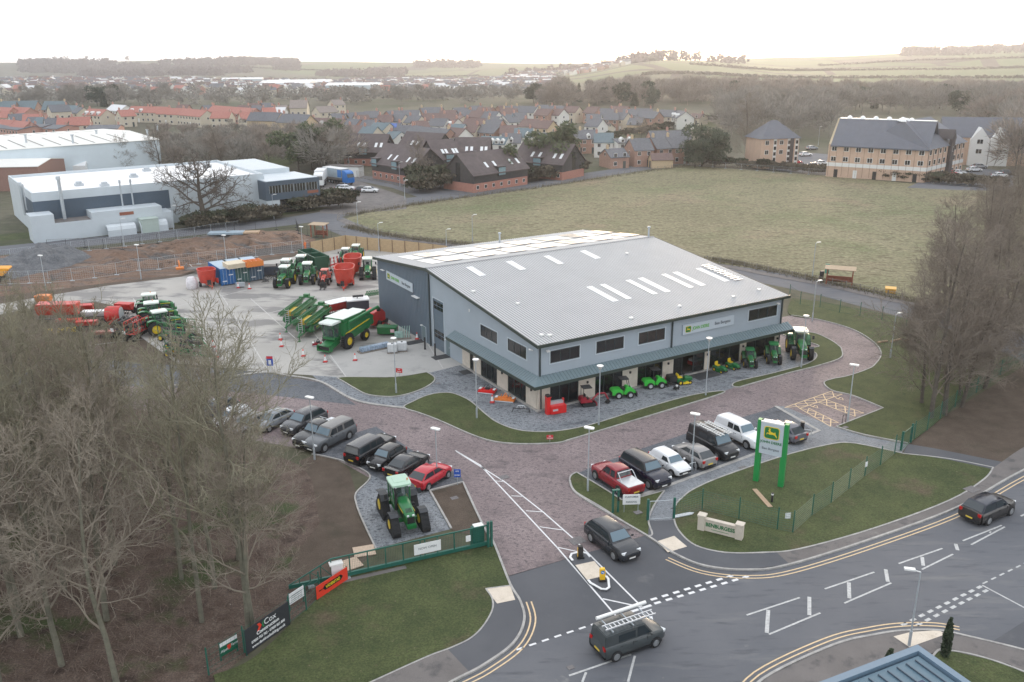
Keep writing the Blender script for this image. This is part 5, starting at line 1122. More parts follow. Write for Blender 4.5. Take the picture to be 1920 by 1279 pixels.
for px,rz,l in (((1325,668),-.5,'dark ride-on mower displayed behind the shop window right of the entrance'),((1345,663),-.6,'second ride-on mower displayed behind the shop window right of the entrance'),((1432,640),-.7,'mower displayed behind the rightmost shop window')):
    d=dup(mow,(*G(*px),.07),rz,l)
e=E('push_mower',(*G(1268,731),.014),.8,'small push machine with black frame and white wheels below the green mower','push mower')
for x,y in ((.25,.2),(.25,-.2),(-.2,.2),(-.2,-.2)): wheel(e,x,y,.1,.06,m_wht)
M().box(-.25,-.18,.1,.3,.18,.35).ob('deck',m_blk,e); M().path([(-.2,-.2,.3),(-.75,-.2,.95),(-.75,.2,.95),(-.2,.2,.3)],.018).ob('handle',m_dkst,e); M().box(-.05,-.1,.35,.15,.1,.5).ob('engine_cover',m_lampw,e)
e=E('fuel_can',(*G(1248,712),.014),.3,'small red fuel can by the stone pier left of the mower','fuel can'); M().box(-.15,-.2,0,.15,.2,.4).ob('can',m_mred,e); M().tube((0,.1,.4),(0,.1,.5),.04).ob('cap',m_blk,e)
e=E('pressure_washer',(*G(1303,688),.07),BA,'red and white machine on wheels standing inside the open entrance','machine'); M().box(-.7,-.5,.3,.7,.5,.7).ob('body',m_mred,e); M().box(.6,-.5,.3,.75,.5,1.9).ob('mast',m_org,e); M().box(-.6,-.45,.7,.5,.45,.95).ob('hood',m_wht,e)
for x in (-.5,.5): wheel(e,x,-.45,.22,.15,m_wht)
# ---------------- compact loaders, mini digger, splitter ----------------
m_lg=mat('loader_green',(.05,.50,.06),.35,var=.08)
def loader(px,rz,lab):
    e=E('compact_loader',(*G(*px),.014),rz,lab,'loader')
    for x in (-.62,.62):
        for s in (-1,1): wheel(e,x,s*.5,.34,.3,m_silv,True,hub=.6)
    bev(M().prism([(-1.3,.35),(-.1,.35),(-.1,.75),(-.35,1.0),(-1.2,1.0),(-1.35,.8)],'y',-.5,.5).ob('engine_cover',m_lg,e),.06)
    M().box(-1.38,-.45,.35,-1.28,.45,.75).ob('grille',m_blk,e)
    bev(M().prism([(.0,.35),(.95,.35),(1.0,.6),(.55,1.15),(.25,1.2),(.0,.6)],'y',-.42,.42).ob('front_body',m_lg,e),.05)
    M().box(-.3,-.22,.75,.1,.22,1.1).ob('seat',m_blk,e)
    q=M()
    for s in (-1,1): q.path([(-.35,s*.45,1.0),(-.35,s*.45,2.0),(.35,s*.42,2.0),(.55,s*.38,1.15)],.03)
    q.ob('roll_frame',m_blk,e); bev(M().cb(-.02,0,2.05,.95,1.05,.08).ob('canopy_roof',m_dkst,e),.04)
    M().prism([(.5,1.05),(.7,1.15),(1.35,.5),(1.3,.35),(1.15,.35)],'y',-.12,.12).ob('loader_arm',m_lg,e); M().box(1.3,-.45,.08,1.4,.45,.5).ob('quick_hitch',m_blk,e); 
    for s in (-1,1): M().cb(.75,s*.3,1.15,.06,.14,.14).ob('headlight',m_hl,e)
    return e
loader((1168,744),BA-.35,'bright green compact loader with canopy right of the red mini digger')
loader((1227,726),BA-.35,'bright green compact loader with canopy right of the first green one, nearer the entrance')
e=E('mini_digger',(*G(1102,760),.014),BA-.3,'small dark red mini digger with canopy and folded arm','mini digger')
for s in (-1,1): bev(M().prism(rrect(.72,.17,.16),'y',-.13,.13).ob('track',m_rub,e,loc=(0,s*.42,.18)),.02)
M().box(-.3,-.35,.2,.3,.35,.4).ob('undercarriage',m_dkst,e)
md=mat('dark_red_paint',(.30,.015,.03),.35,var=.1)
bev(M().prism([(-.85,.42),(.35,.42),(.35,.62),(-.2,.7),(-.3,1.0),(-.8,1.0),(-.9,.7)],'y',-.48,.48).ob('house',md,e),.05)
M().box(-.35,-.2,.7,.05,.2,.85).box(-.42,-.2,.8,-.3,.2,1.25).ob('seat',m_blk,e); q=M()
for s in (-1,1): q.path([(-.6,s*.42,.9),(-.6,s*.42,1.95),(.25,s*.42,1.95)],.03)
q.ob('canopy_frame',m_blk,e); bev(M().cb(-.2,0,1.99,1.0,1.0,.07).ob('canopy_roof',m_dkst,e),.03)
q=M()
for a,b in (((.45,0,.55),(1.05,0,1.15)),((1.05,0,1.15),(1.75,0,1.15)),((1.75,0,1.15),(2.15,0,.45))): q.tube(a,b,.09,.08,6)
q.tube((.6,.12,.6),(1.3,.12,1.1),.035); q.ob('arm',md,e)
M().prism([(2.15,.5),(2.35,.2),(2.1,.05),(1.85,.12),(1.95,.2)],'y',-.2,.2).ob('bucket',m_blk,e); M().box(.75,-.5,.05,.83,.5,.35).ob('dozer_blade',md,e)
e=E('log_splitter',(*G(1041,774),.014),BA-.15,'tall bright red machine with steel roller standing at the stone corner of the showroom','machine')
m_br=mat('bright_red_metal',(.66,.02,.02),.35,var=.06)
M().box(-1.0,-.25,.0,-.62,.25,1.75).box(-1.03,-.28,1.75,-.55,.28,1.82).ob('mast',m_br,e); M().box(-.62,-.45,.05,1.0,.15,.85).ob('body',m_br,e); M().box(-.62,.1,.85,.95,.45,1.15).ob('roller_cover',m_galv,e); M().box(.85,.1,.8,1.0,.3,1.35).ob('lever_arm',m_br,e); M().box(-.45,-.455,.35,.1,-.45,.55).ob('label_plate',m_silv,e); M().box(-.98,-.26,1.82,-.6,.26,2.0).ob('top_frame',m_blk,e)
def mower_deck(px,rz,lab,m1,w=1.8,d=1.1,name='mower_deck'):
    e=E(name,(*G(*px),.014),rz,lab,'mower attachment'); bev(M().box(-w/2,-d/2,.08,w/2,d/2,.32).ob('deck',m1,e),.05)
    q=M()
    for s in (-1,1): q.tube((s*.35,0,.3),(0,.35,.75),.04); q.tube((s*.45,-.2,.3),(s*.45,.4,.55),.035)
    q.cb(0,.1,.42,.4,.35,.2); q.ob('headstock',m_dkst if m1 is not m_org else m_org,e)
    for s in (-1,1): M().lathe([(.16,.32),(.16,.4)],12,'z',(s*w*.27,-.1,0)).ob('spindle_cover',m1,e,True); M().cb(s*w*.42,0,.42,.25,.5,.04).ob('guard',m_wht,e)
    M().tube((-w/2+.1,-d/2,.08),(w/2-.1,-d/2,.08),.07).ob('rear_roller',m_galv,e); return e
mower_deck((914,736),-.3,'bright red mower deck attachment on the paving by the gable windows',m_br)
mower_deck((947,752),-.25,'orange topper mower attachment between the red deck and the chrome blade',m_org,2.1,.9)
e=E('snow_blade',(*G(977,774),.014),-.1,'low silver and black front guard frame lying on the paving near the stone corner','attachment'); q=M().path([(-.9,-.1,.05),(-.75,.1,.4),(.75,.1,.4),(.9,-.1,.05)],.05,8); q.ob('outer_frame',m_dkst,e); q=M().path([(-.45,.12,.35),(-.3,.1,.7),(.3,.1,.7),(.45,.12,.35)],.045,8).path([(-.15,.1,.68),(0,.12,.35),(.15,.1,.68)],.035); q.ob('inner_frame',m_silv,e)
# ---------------- combine ----------------
def combine():
    F=Vector(G(654,654)); R_=Vector(G(687,638)); d=(F-R_).normalized(); n=Vector((-d.y,d.x)); p=(F+R_)/2-n*1.45; rz=math.atan2(d.y,d.x); wb=(F-R_).length
    e=E('combine_harvester',(p.x,p.y,.014),rz,'large green combine harvester with white-topped cab and grain tank beside the dark blue wall','combine harvester')
    f=wb/2
    for s in (-1,1): wheel(e,f,s*1.35,.98,.72,m_jdy,True,'front_wheel',hub=.5); wheel(e,-f,s*1.3,.72,.5,m_jdy,True,'rear_wheel',hub=.5)
    bev(M().prism([(-f-1.6,1.9),(-f-.6,1.25),(-f+.9,1.2),(f-1.0,.95),(f+.7,1.15),(f+.75,3.25),(-.3,3.35),(-f-.9,3.3),(-f-1.9,2.7)],'y',-1.42,1.42).ob('body',m_jdg,e),.08)
    for s in (-1,1):
        M().prism([(-f-.9,2.45),(-f-.9,2.58),(f+.35,2.02),(f+.35,1.85)],'y',s*1.43-.01,s*1.43+.01).ob('side_stripe',m_jdy,e)
        M().prism([(-.2,1.3),(-.2,2.0),(f+.5,1.7),(f+.5,1.25)],'y',s*1.435-.01,s*1.435+.01).ob('side_panel',m_jdg,e)
    tk=M().prism([(-f+.6,3.3),(f+.5,3.3),(f+.6,3.72),(-f+.4,3.72)],'y',-1.35,1.35).ob('grain_tank',m_jdg,e); M().box(-f+.45,-1.3,3.72,f+.55,1.3,3.78).ob('tank_cover',m_roofw,e)
    M().box(-f-.9,-1.0,3.3,-f+.3,1.0,3.6).ob('engine_deck',m_jdg,e); M().box(-f-.8,-.9,3.6,-f+.2,.9,3.66).ob('engine_cover',m_roofw,e)
    c=M(); c.add([(f+.75,-.8,1.75),(f+.75,.8,1.75),(f+1.7,.75,1.7),(f+1.7,-.75,1.7),(f+.75,-.9,3.35),(f+.75,.9,3.35),(f+2.0,.85,3.35),(f+2.0,-.85,3.35)],[(0,1,2,3),(3,2,6,7),(2,1,5,6),(0,3,7,4)]); c.ob('cab_glass',m_tgl,e)
    q=M()
    for a,b in (((f+1.7,-.75,1.7),(f+2.0,-.85,3.35)),((f+1.7,.75,1.7),(f+2.0,.85,3.35)),((f+.8,-.85,1.7),(f+.8,-.9,3.35)),((f+.8,.85,1.7),(f+.8,.9,3.35))): q.tube(a,b,.05,.05,6)
    q.box(f+.75,-.85,1.45,f+1.8,.85,1.72); q.ob('cab_frame',m_jdg,e); M().box(f+1.0,-.3,1.8,f+1.4,.3,2.5).ob('seat',m_blk,e)
    bev(M().prism([(f+.5,3.35),(f+2.25,3.35),(f+2.3,3.5),(f+2.1,3.62),(f+.5,3.62)],'y',-1.0,1.0).ob('cab_roof',m_roofw,e),.06)
    M().prism([(f+.6,1.5),(f+.6,.8),(f+2.3,.35),(f+2.7,.35),(f+2.7,.95),(f+2.3,1.05)],'y',-.7,.7).ob('feeder_house',m_jdg,e)
    q=M()
    for x0,z0,x1,z1 in ((f+2.7,.3,f+2.95,.45),(f+2.7,.95,f+2.95,1.05)): q.box(x0,-.95,z0,x1,.95,z1)
    for y in (-.95,.85): q.box(f+2.4,y,.3,f+2.95,y+.1,1.05)
    q.ob('header_frame',m_jdg,e); M().box(f+2.71,-.7,.45,f+2.74,.7,.95).ob('feeder_mouth',m_blk,e)
    M().tube((f-.2,1.5,3.2),(-f-2.4,1.65,3.65),.2,.2,12).tube((f-.2,1.5,2.4),(f-.2,1.5,3.3),.2,.2,12).tube((-f-2.4,1.65,3.65),(-f-2.7,1.66,3.35),.19,.17,12).ob('unloading_auger',m_jdg,e,True)
    M().cb(-f-2.6,1.66,3.25,.3,.4,.35).ob('auger_spout',m_blk,e)
    for s in (-1,1):
        q=M(); q.tube((f+1.9,s*.9,3.2),(f+2.2,s*1.5,3.1),.025).cb(f+2.2,s*1.55,2.85,.08,.25,.5); q.ob('mirror',m_blk,e)
        M().cb(f+2.25,s*.6,3.42,.08,.25,.1).ob('work_light',m_hl,e)
    q=M()
    for k in range(5): q.cb(f+.9,1.25+.02*k,.6+k*.28,.5,.3,.04)
    for x in (f+.65,f+1.15): q.tube((x,1.4,.5),(x,1.25,2.6),.02)
    q.ob('ladder',m_dkst,e); M().prism([(-f-1.9,2.7),(-f-1.6,1.9),(-f-1.9,1.4),(-f-2.3,1.7)],'y',-1.1,1.1).ob('straw_hood',m_jdg,e)
combine()
# ---------------- trailed sprayers ----------------
def truss(mb,a,b,h,w,n,r=.03):
    a=Vector(a);b=Vector(b)
    d=(b-a); k=Vector((-d.y,d.x,0)).normalized()*w/2; u=Vector((0,0,h))
    ed=[(a+k,b+k),(a-k,b-k),(a+k*.0+u,b+u)]
    for p,q in ed: mb.tube(p,q,r,r,4)
    for i in range(n):
        t=i/n;t2=(i+.5)/n;t3=(i+1)/n; top=a.lerp(b,t2)+u
        for s in (k,-k): mb.tube(a.lerp(b,t)+s,top,r*.7,r*.7,4,False).tube(top,a.lerp(b,t3)+s,r*.7,r*.7,4,False)
def sprayer(foot,rear,lab):
    F=Vector(G(*foot)); B=Vector(G(*rear)); d=(F-B).normalized(); L=min((F-B).length,8.6); p=F-d*L/2; rz=math.atan2(d.y,d.x)
    e=E('trailed_sprayer',(p.x,p.y,.014),rz,lab,'sprayer'); h=L/2
    for s in (-1,1): wheel(e,-1.6,s*.95,.88,.42,m_jdy,True)
    bev(M().prism([(-2.9,.7),(2.2,.6),(2.6,1.0),(2.2,1.5),(-2.9,1.75)],'y',-1.1,1.1).ob('side_cowl',m_jdg,e),.12)
    for s in (-1,1): M().prism([(-2.0,1.15),(1.9,1.0),(1.9,1.06),(-2.0,1.23)],'y',s*1.11-.01,s*1.11+.01).ob('side_stripe',m_jdy,e)
    M().loft([[(x,w*math.cos(a),1.75+hh*math.sin(a)) for a in [2*PI*i/12 for i in range(12)]][::-1] for x,w,hh in ((-.4,.7,.35),(-.1,1.12,.42),(1.5,1.12,.42),(1.9,.7,.35))]).ob('tank',mat('tank_yellow',(.58,.38,.03),.4,var=.08),e,True)
    M().box(1.4,-.6,1.3,2.0,.6,2.1).ob('rinse_tank',MC['tank_yellow'],e) if 1 else 0
    for s,y,z in ((-1,.85,1.95),(1,.85,1.95),(-1,1.15,2.1),(1,1.15,2.1),(-1,.6,2.3),(1,.6,2.3)):
        q=M(); truss(q,(-3.6,s*y,z),(h-1.0,s*y,z-.15),.3,.26,20,.045); q.ob('folded_boom',m_jdg,e)
    q=M()
    for x in (-3.4,-3.0):
        for y in (-.9,.9): q.box(x,y-.05,.9,x+.08,y+.05,2.7)
    q.box(-3.5,-1.0,2.6,-2.9,1.0,2.72).box(-3.5,-.5,1.2,-2.9,.5,1.9); q.cb(-3.2,0,2.9,.6,.7,.35); q.ob('boom_mast',m_jdg,e)
    q=M(); q.tube((2.2,-.4,.95),(h-.1,0,.6),.09).tube((2.2,.4,.95),(h-.1,0,.6),.09).tube((h-.5,0,.6),(h-.3,0,0.05),.06).cb(h-.3,0,.03,.4,.3,.05); q.ob('drawbar',m_jdg,e)
    q=M()
    for y in (-.25,.25): q.box(2.55,y-.4,.6,2.62,y-.34,2.6)
    for k in range(7): q.box(2.55,-.62,.75+k*.27,2.62,-.12,.8+k*.27)
    q.ob('ladder',m_silv,e); q=M()
    for k in range(3): q.tube((2.2,.15+k*.0,1.1+k*.4),(2.9,.4,.9+k*.3),.06)
    q.cb(2.35,.45,1.45,.3,.35,.4); q.ob('valve_block',m_dkst,e); M().lathe([(.25,1.55),(.25,2.0),(.12,2.1)],12,'z',(2.1,.35,0)).ob('clean_water_tank',MC['tank_yellow'],e,True)
    return e
sprayer((559,642),(634,588),'green trailed sprayer with yellow tank and folded booms beside the combine')
sprayer((535,624),(606,572),'green trailed sprayer with folded booms, farther left of the two')
# ---------------- containers and roof loads ----------------
def container(b0,b1,back,lab,m1,w=None):
    A=Vector(G(*b0));B=Vector(G(*b1)); wd=2.44; u=(B-A).normalized(); n=Vector((-u.y,u.x)); L=6.06; H=2.59
    e=E('shipping_container',(A.x,A.y,.014),math.atan2(u.y,u.x),lab,'container','shipping containers side by side on the yard')
    W_=(B-A).length if w is None else w
    c=M().box(0,.05,.12,W_,L,H)
    y=.3
    while y<L-.2: c.box(-.03,y,.2,W_+.03,y+.12,H-.1); c.box(.1,y,H,W_-.1,y+.12,H+.02); y+=.28
    for x in (0,W_-.1):
        for yy in (0,L-.1): c.box(x-.035,yy,.0,x+.135,yy+.14,H+.025)
    c.ob('shell',m1,e); M().box(.05,.1,H+.021,W_-.05,L-.05,H+.035).ob('roof',mat('container_roof',(.36,.46,.56),.5,var=.08),e)
    for i in (0,1):
        x0=.12+i*(W_/2-.1); d=M().box(x0,0,.2,x0+W_/2-.16,.045,H-.12).ob('door',m1,e); r=M()
        for k in (.25,.7): r.tube((x0+W_/2*k,-.03,.15),(x0+W_/2*k,-.03,H-.08),.02)
        r.ob('lock_rod',m_silv,d)
        M().box(x0+.1,-.01,.6+i*.9,x0+W_/2-.35,0,.75+i*.9).ob('marking',m_wht,d)
    return e
m_cb=mat('container_blue',(.02,.13,.36),.5,var=.15); m_cg=mat('container_green',(.045,.12,.115),.5,var=.2); m_cs=mat('container_slate',(.07,.12,.18),.5,var=.2)
container((416,537),(443,533),0,'bright blue shipping container with pale roof beside the red feed mixer',m_cb)
container((443.5,532.5),(469,529),0,'dark green shipping container between the blue and slate ones',m_cg)
container((469.5,528.5),(496,525),0,'slate blue shipping container at the right end of the three',m_cs)
def onroof(px,w,d,h,name,lab,m1,n=1):
    c=G(px[0],px[1],2.63); e=E(name,(c[0],c[1],2.63),ang((416,537),(496,525)),lab,'load'); 
    for k in range(n): bev(M().box(-w/2,-d/2,k*h/n+.01,w/2,d/2,(k+1)*h/n-.03).ob('layer' ,m1,e),.03)
    return e
onroof((442,500),3.2,2.6,.75,'board_stack','stack of cream insulation boards on the green container roof',mat('cream_board',(.62,.55,.42),.8,var=.1),3)
e=onroof((475,498),2.6,2.0,.12,'scaffold_pallet','pallet with orange frames on the slate container roof',m_org); q=M()
for i in range(4): q.box(-1.3,-1.0+i*.6,.1,1.3,-.92+i*.6,.85); q.box(-1.3+i*.8,-1,.75,-1.2+i*.8,1,.85)
q.ob('orange_frame',m_org,e)
# ---------------- feed mixers, trailers, ploughs ----------------
m_mx=mat('mixer_red',(.52,.05,.03),.35,var=.1)
def mixer(px,rz,lab,rl,rw,h,kind='oval'):
    e=E('feed_mixer',(*G(*px),.014),rz,lab,'feed mixer')
    def ring(kx,ky,z,n=20): return [(rl*kx*math.copysign(abs(math.cos(a))**.7,math.cos(a)),rw*ky*math.copysign(abs(math.sin(a))**.7,math.sin(a)),z) for a in [2*PI*i/n for i in range(n)]]
    m=M(); m.loft([ring(.82,.82,.75),ring(.93,.93,1.6),ring(1,1,h),ring(1.02,1.02,h),ring(1.02,1.02,h+.12),ring(.95,.95,h+.12),ring(.85,.85,1.6),ring(.6,.6,.85)],True,True); m.ob('tub',m_mx,e,True)
    for x in ((-.5,) if rl<1.6 else (-.9,-.1)):
        for s in (-1,1): wheel(e,x,s*rw*.75,.4,.3,m_galv)
    M().lathe([(.25,.9),(.7,1.0),(.15,h-.4)],10).ob('auger',m_galv,e,True)
    q=M(); q.box(-rl*.9,-.45,.5,rl*.9,.45,.72); q.tube((rl*.8,-.4,.6),(rl+1.4,0,.5),.08).tube((rl*.8,.4,.6),(rl+1.4,0,.5),.08).tube((rl+.9,0,.5),(rl+.9,0,.05),.06); q.ob('chassis',m_mx,e)
    M().cb(rl+.35,-.2,1.0,.35,.5,.7).ob('gearbox',m_blk,e); M().cb(rl*.75,rw*.9,1.0,.6,.15,.7,.3).ob('discharge_door',m_mx,e); return e
mixer((390,537),-1.0,'round bright red feed mixer wagon left of the blue container',1.45,1.3,2.6)
c,r=P2((645,545),(654,515),2.9); e=mixer((0,0),r,'large oval red feed mixer trailer in the front row beside the tracked tractor',2.3,1.5,2.9); e.location=(*c,.014)
c,r=P2((661,520),(668,500),1.9); e=mixer((0,0),r,'second oval red feed mixer behind the front one',2.2,1.4,2.9); e.location=(*c,.014)
A=Vector(G(608,516)); B=Vector(G(572,498)); d=(A-B).normalized(); p=(A+B)/2; e=E('grain_trailer',(p.x,p.y,.014),math.atan2(d.y,d.x),'large dark green grain trailer with open top behind the tractors','trailer')
m_dg=mat('trailer_green',(.02,.085,.05),.4,var=.1)
for x in (-.8,-1.9):
    for s in (-1,1): wheel(e,x,s*1.0,.55,.4,m_dkst)
q=M(); X=3.6; 
q.add([(-X,-1.0,.9),(X,-1.0,.9),(X,1.0,.9),(-X,1.0,.9),(-X,-1.25,2.9),(X,-1.25,2.9),(X,1.25,2.9),(-X,1.25,2.9),(-X+.1,-1.1,2.9),(X-.1,-1.1,2.9),(X-.1,1.1,2.9),(-X+.1,1.1,2.9),(-X+.1,-.9,1.2),(X-.1,-.9,1.2),(X-.1,.9,1.2),(-X+.1,.9,1.2)],
 [(0,3,2,1),(0,1,5,4),(1,2,6,5),(2,3,7,6),(3,0,4,7),(4,5,9,8),(5,6,10,9),(6,7,11,10),(7,4,8,11),(8,9,13,12),(9,10,14,13),(10,11,15,14),(11,8,12,15),(12,13,14,15)])
q.ob('hopper',m_dg,e); q=M()
for i in range(9):
    for s in (-1,1): q.box(-X+.2+i*.87,s*1.2-.06,.95,-X+.28+i*.87,s*1.2+.06,2.7)
q.ob('side_ribs',m_dg,e); M().box(-.08,-1.2,2.75,.08,1.2,2.9).ob('cross_brace',m_dg,e); M().box(-X,-.5,.6,X+.8,.5,.85).ob('chassis',m_dkst,e)
def plough(px,rz,lab,m1,s=1.,n=4):
    e=E('folded_plough',(*G(*px),.014),rz,lab,'plough'); e.scale=(s,)*3; q=M(); q.box(-1.6,-.08,.9,1.6,.08,1.1)
    for k in range(n):
        x=-1.3+k*2.6/(n-1); q.tube((x,0,.2),(x+.1,0,2.2),.06); q.cb(x+.1,.1,.3,.5,.08,.35,.4); q.cb(x+.15,.1,2.0,.5,.08,.35,.4)
    q.ob('frame',m1,e); wheel(e,-1.7,.4,.35,.2,m_galv); M().path([(1.6,-.4,.5),(1.7,0,1.5),(1.6,.4,.5)],.05).ob('headstock',m_dkst,e); return e
plough((624,508),1.1,'red reversible plough standing folded, left of the pair behind the red tractor',m_mred)
plough((637,509),1.1,'red reversible plough standing folded, right of the pair behind the red tractor',m_mred)
# ---------------- cultivators, left group ----------------
def cultivator(px,rz,lab,m1,L=4.2,Wd=2.2,H=2.6,disc=True,wheelc=None):
    e=E('folded_cultivator',(*G(*px),.014),rz,lab,'cultivator')
    q=M()
    for s in (-1,1):
        for z in (.9,H): q.tube((-L/2,s*Wd/2,z),(L/2-.5,s*Wd/2,z),.06,.06,5)
        for k in range(5): x=-L/2+k*(L-.5)/4; q.tube((x,s*Wd/2,.9),(x,s*Wd/2,H),.05,.05,5); q.tube((x,s*Wd/2,H),(x+.4,s*Wd*.35,H-.5),.04,.04,4)
    for x in (-L/2,0,L/2-.5): q.tube((x,-Wd/2,.9),(x,Wd/2,.9),.06,.06,5)
    q.tube((-L/2,0,.85),(L/2+1.4,0,.6),.1,.1,6).tube((L/2-.5,-Wd/2,.9),(L/2+1.2,0,.6),.06).tube((L/2-.5,Wd/2,.9),(L/2+1.2,0,.6),.06).tube((-.3,-Wd*.2,1.0),(-.3,0,2.1),.05).tube((.3,0,2.1),(.3,Wd*.2,1.0),.05)
    q.ob('frame',m1,e); q=M()
    for s in (-1,1):
        for z in (1.1,1.6,2.1):
            for k in range(9): x=-L/2+.1+k*.4; q.tube((x,s*Wd/2+.05,z),(x+.18,s*(Wd/2+.32),z-.25),.022,.022,4,False)
    q.ob('tines',m_dkst,e)
    if disc:
        q=M()
        for s in (-1,1):
            for k in range(8): x=-L/2+.2+k*.42; q.lathe([(.26,-.02),(.26,.02)],10,'y',(x,s*Wd*.3,.5))
            q.lathe([(.24,-L*.4),(.24,L*.35)],8,'x',(0,s*Wd*.36,1.75))
        q.ob('disc_rollers',m_blk,e)
    for s in (-1,1): wheel(e,-L/2-.1,s*.6,.42,.3,wheelc or m_jdy)
    M().cb(-L/2-.4,.5,1.2,.03,.4,.4).cb(L/2-.5,-.5,.9,.03,.35,.35).ob('marker_board',m_wht,e)
    return e
rzc=ang((300,648),(372,655))
cultivator((337,640),rzc,'green folded cultivator nearest the three side-on tractors',m_jdg)
cultivator((350,656),rzc-.05,'green folded cultivator with yellow wheel between the other two green ones',m_jdg)
cultivator((352,672),rzc-.1,'lowest green cultivator with long drawbar pointing to the traffic cones',m_jdg,4.6,2.4,1.6)
cultivator((262,632),1.35,'red folded power harrow standing left of the tractors',m_mred,3.6,1.3,2.4,True,m_dkst)
def box_machine(px,rz,lab,m1,m2,L,Wd,H,name='seed_drill',cat='seed drill',top=None):
    e=E(name,(*G(*px),.014),rz,lab,cat)
    bev(M().prism([(-Wd/2,H),(-Wd/2+.1,H*.75),(-Wd*.15,H*.42),(Wd*.15,H*.42),(Wd/2-.1,H*.75),(Wd/2,H)],'x',-L/2,L/2).ob('hopper',m1,e),.04)
    M().box(-L/2,-Wd/2,H,L/2,Wd/2,H+.08).ob('lid',top or m2,e); q=M()
    for k in range(int(L/.35)): x=-L/2+.15+k*.35; q.tube((x,0,H*.42),(x,-.4,.1),.035,.03,4); q.lathe([(.18,-.02),(.18,.02)],8,'x',(x,-.45,.2))
    q.box(-L/2,-.25,.45,L/2,.25,.55); q.ob('coulters',m2,e)
    for s in (-1,1): wheel(e,s*(L/2-.2),.5,.45,.3,m_dkst)
    M().tube((0,.4,.5),(0,1.7,.5),.07).ob('drawbar',m1,e); return e
for px,rz,l,m1,L,Wd,H in (((113,605),.05,'wide red seed drill behind the bare treetops at the far left of the yard',m_mx,5.2,1.8,2.6),((180,600),.1,'white and red implement beside the wide red drill',m_wht,3.2,1.2,1.2),((66,645),.3,'red and yellow implement deep in the twigs at the far left',m_mred,1.8,1.3,1.2),((97,632),.2,'small yellow implement behind twigs',m_jdy,1.9,.9,.9),((130,628),.2,'small yellow and red implement right of the other yellow one',m_jdy,1.6,.9,.8),((92,662),.0,'red implement nearest the bare treetops',m_mred,2.4,1.2,1.1),((152,590),.2,'red tined implement behind the white and red one',m_mred,3.4,1.2,1.3),((235,588),-.2,'dark red implement behind the round baler',m_mred,2.4,1.2,1.4),((130,612),.1,'low red implement in front of the wide drill',m_mx,3.2,1.0,.9),((165,618),.15,'red implement with pale frame left of the baler',m_mred,2.6,1.0,1.1),((195,632),.1,'pale pink implement frame behind the twigs',mat('faded_red',(.5,.2,.17),.6,var=.2),3.,.8,.7),((85,578),.0,'orange implement at the back edge of the implement park',m_org,2.0,1.3,1.8)): box_machine(px,rz,l,m1,m_dkst,L,Wd,H,'implement','implement',m1)
e=E('round_baler',(*G(216,606),.014),.1,'red drum-shaped round baler with pale side disc','baler'); M().lathe([(1.0,-.9),(1.05,-.8),(1.05,.8),(1.0,.9)],20,'x',(0,0,1.25)).ob('bale_chamber',m_mred,e,True); M().lathe([(.9,.92),(.9,.98)],20,'x',(0,0,1.25)).ob('side_disc',m_galv,e,True)
for s in (-1,1): wheel(e,s*.9,.2,.45,.3,m_dkst)
M().tube((0,-.8,.6),(0,-2.2,.5),.08).ob('drawbar',m_mred,e)
cultivator((238,628),1.35,'narrow dark and red folded implement beside the red power harrow',m_dkst,3.2,.9,2.2,True,m_dkst)
# ---------------- machines by the wall ----------------
box_machine((634,592),.75,'red fertiliser spreader with white cover behind the sprayers',m_mred,m_dkst,3.4,1.9,2.0,'fertiliser_spreader','spreader',m_wht)
e=E('tool_trailer',(*G(672,594),.014),.3,'dark grey box machine with white top standing behind the combine','machine'); bev(M().box(-1.4,-.9,.5,1.4,.9,2.4).ob('body',mat('dark_slate_panel',(.05,.055,.07),.5,var=.1),e),.06); M().box(-1.5,-1.0,2.4,1.5,1.0,2.55).ob('roof',m_wht,e); M().tube((-.6,0,2.85),(.8,0,2.85),.15,.15,10).tube((0,0,2.5),(0,0,2.8),.06).ob('exhaust',m_blk,e)
for x in (-1,1):
    for s in (-1,1): wheel(e,x,s*.8,.4,.25,m_dkst)
e=E('square_baler',(*G(702,612),.014),1.2,'tall red baler standing against the dark blue wall behind the combine','baler'); bev(M().prism([(-1.5,.6),(1.5,.6),(1.5,1.6),(.6,2.3),(-1.5,2.2)],'y',-.9,.9).ob('body',m_mred,e),.08); M().box(1.4,-1.0,.2,1.9,1.0,.7).ob('pickup_reel',m_dkst,e)
for s in (-1,1): wheel(e,-.4,s*.95,.5,.35,m_dkst)
mower_deck((723,615),-.8,'red mower conditioner lying by the dark wall',m_mred,3.2,1.6,'mower_conditioner'); mower_deck((597,648),.2,'small dark red mower attachment in front of the combine header',md,1.4,.8)
e=E('green_hopper',(*G(727,628),.014),-.1,'low green box implement with pink sticker by the dark wall','implement'); bev(M().prism([(-.6,1.1),(-.45,.2),(.45,.2),(.6,1.1)],'x',-1.2,1.2).ob('hopper',m_jdg,e),.04); M().box(.5,-.62,.5,1.0,-.57,.9).ob('sticker',mat('pink',(.75,.5,.55),.5,var=0),e); M().box(-1.25,-.65,1.1,1.25,.65,1.15).ob('lid',m_jdg,e)
e=E('wrapped_implement',(*G(757,634),.014),.2,'implement wrapped in pale green plastic film beside the dark wall','implement'); q=M()
for k in range(5): q.tube((-.6+k*.3,-.2,.1),(-.4+k*.3,.2,1.5),.09,.05,7)
q.cb(-.6,0,.5,1.0,.6,.7); q.ob('wrapped_frame',mat('green_film',(.32,.47,.42),.3,var=.3,scale=5),e); M().box(-.8,-.6,0,.9,.5,.14).ob('pallet',m_fwood,e)
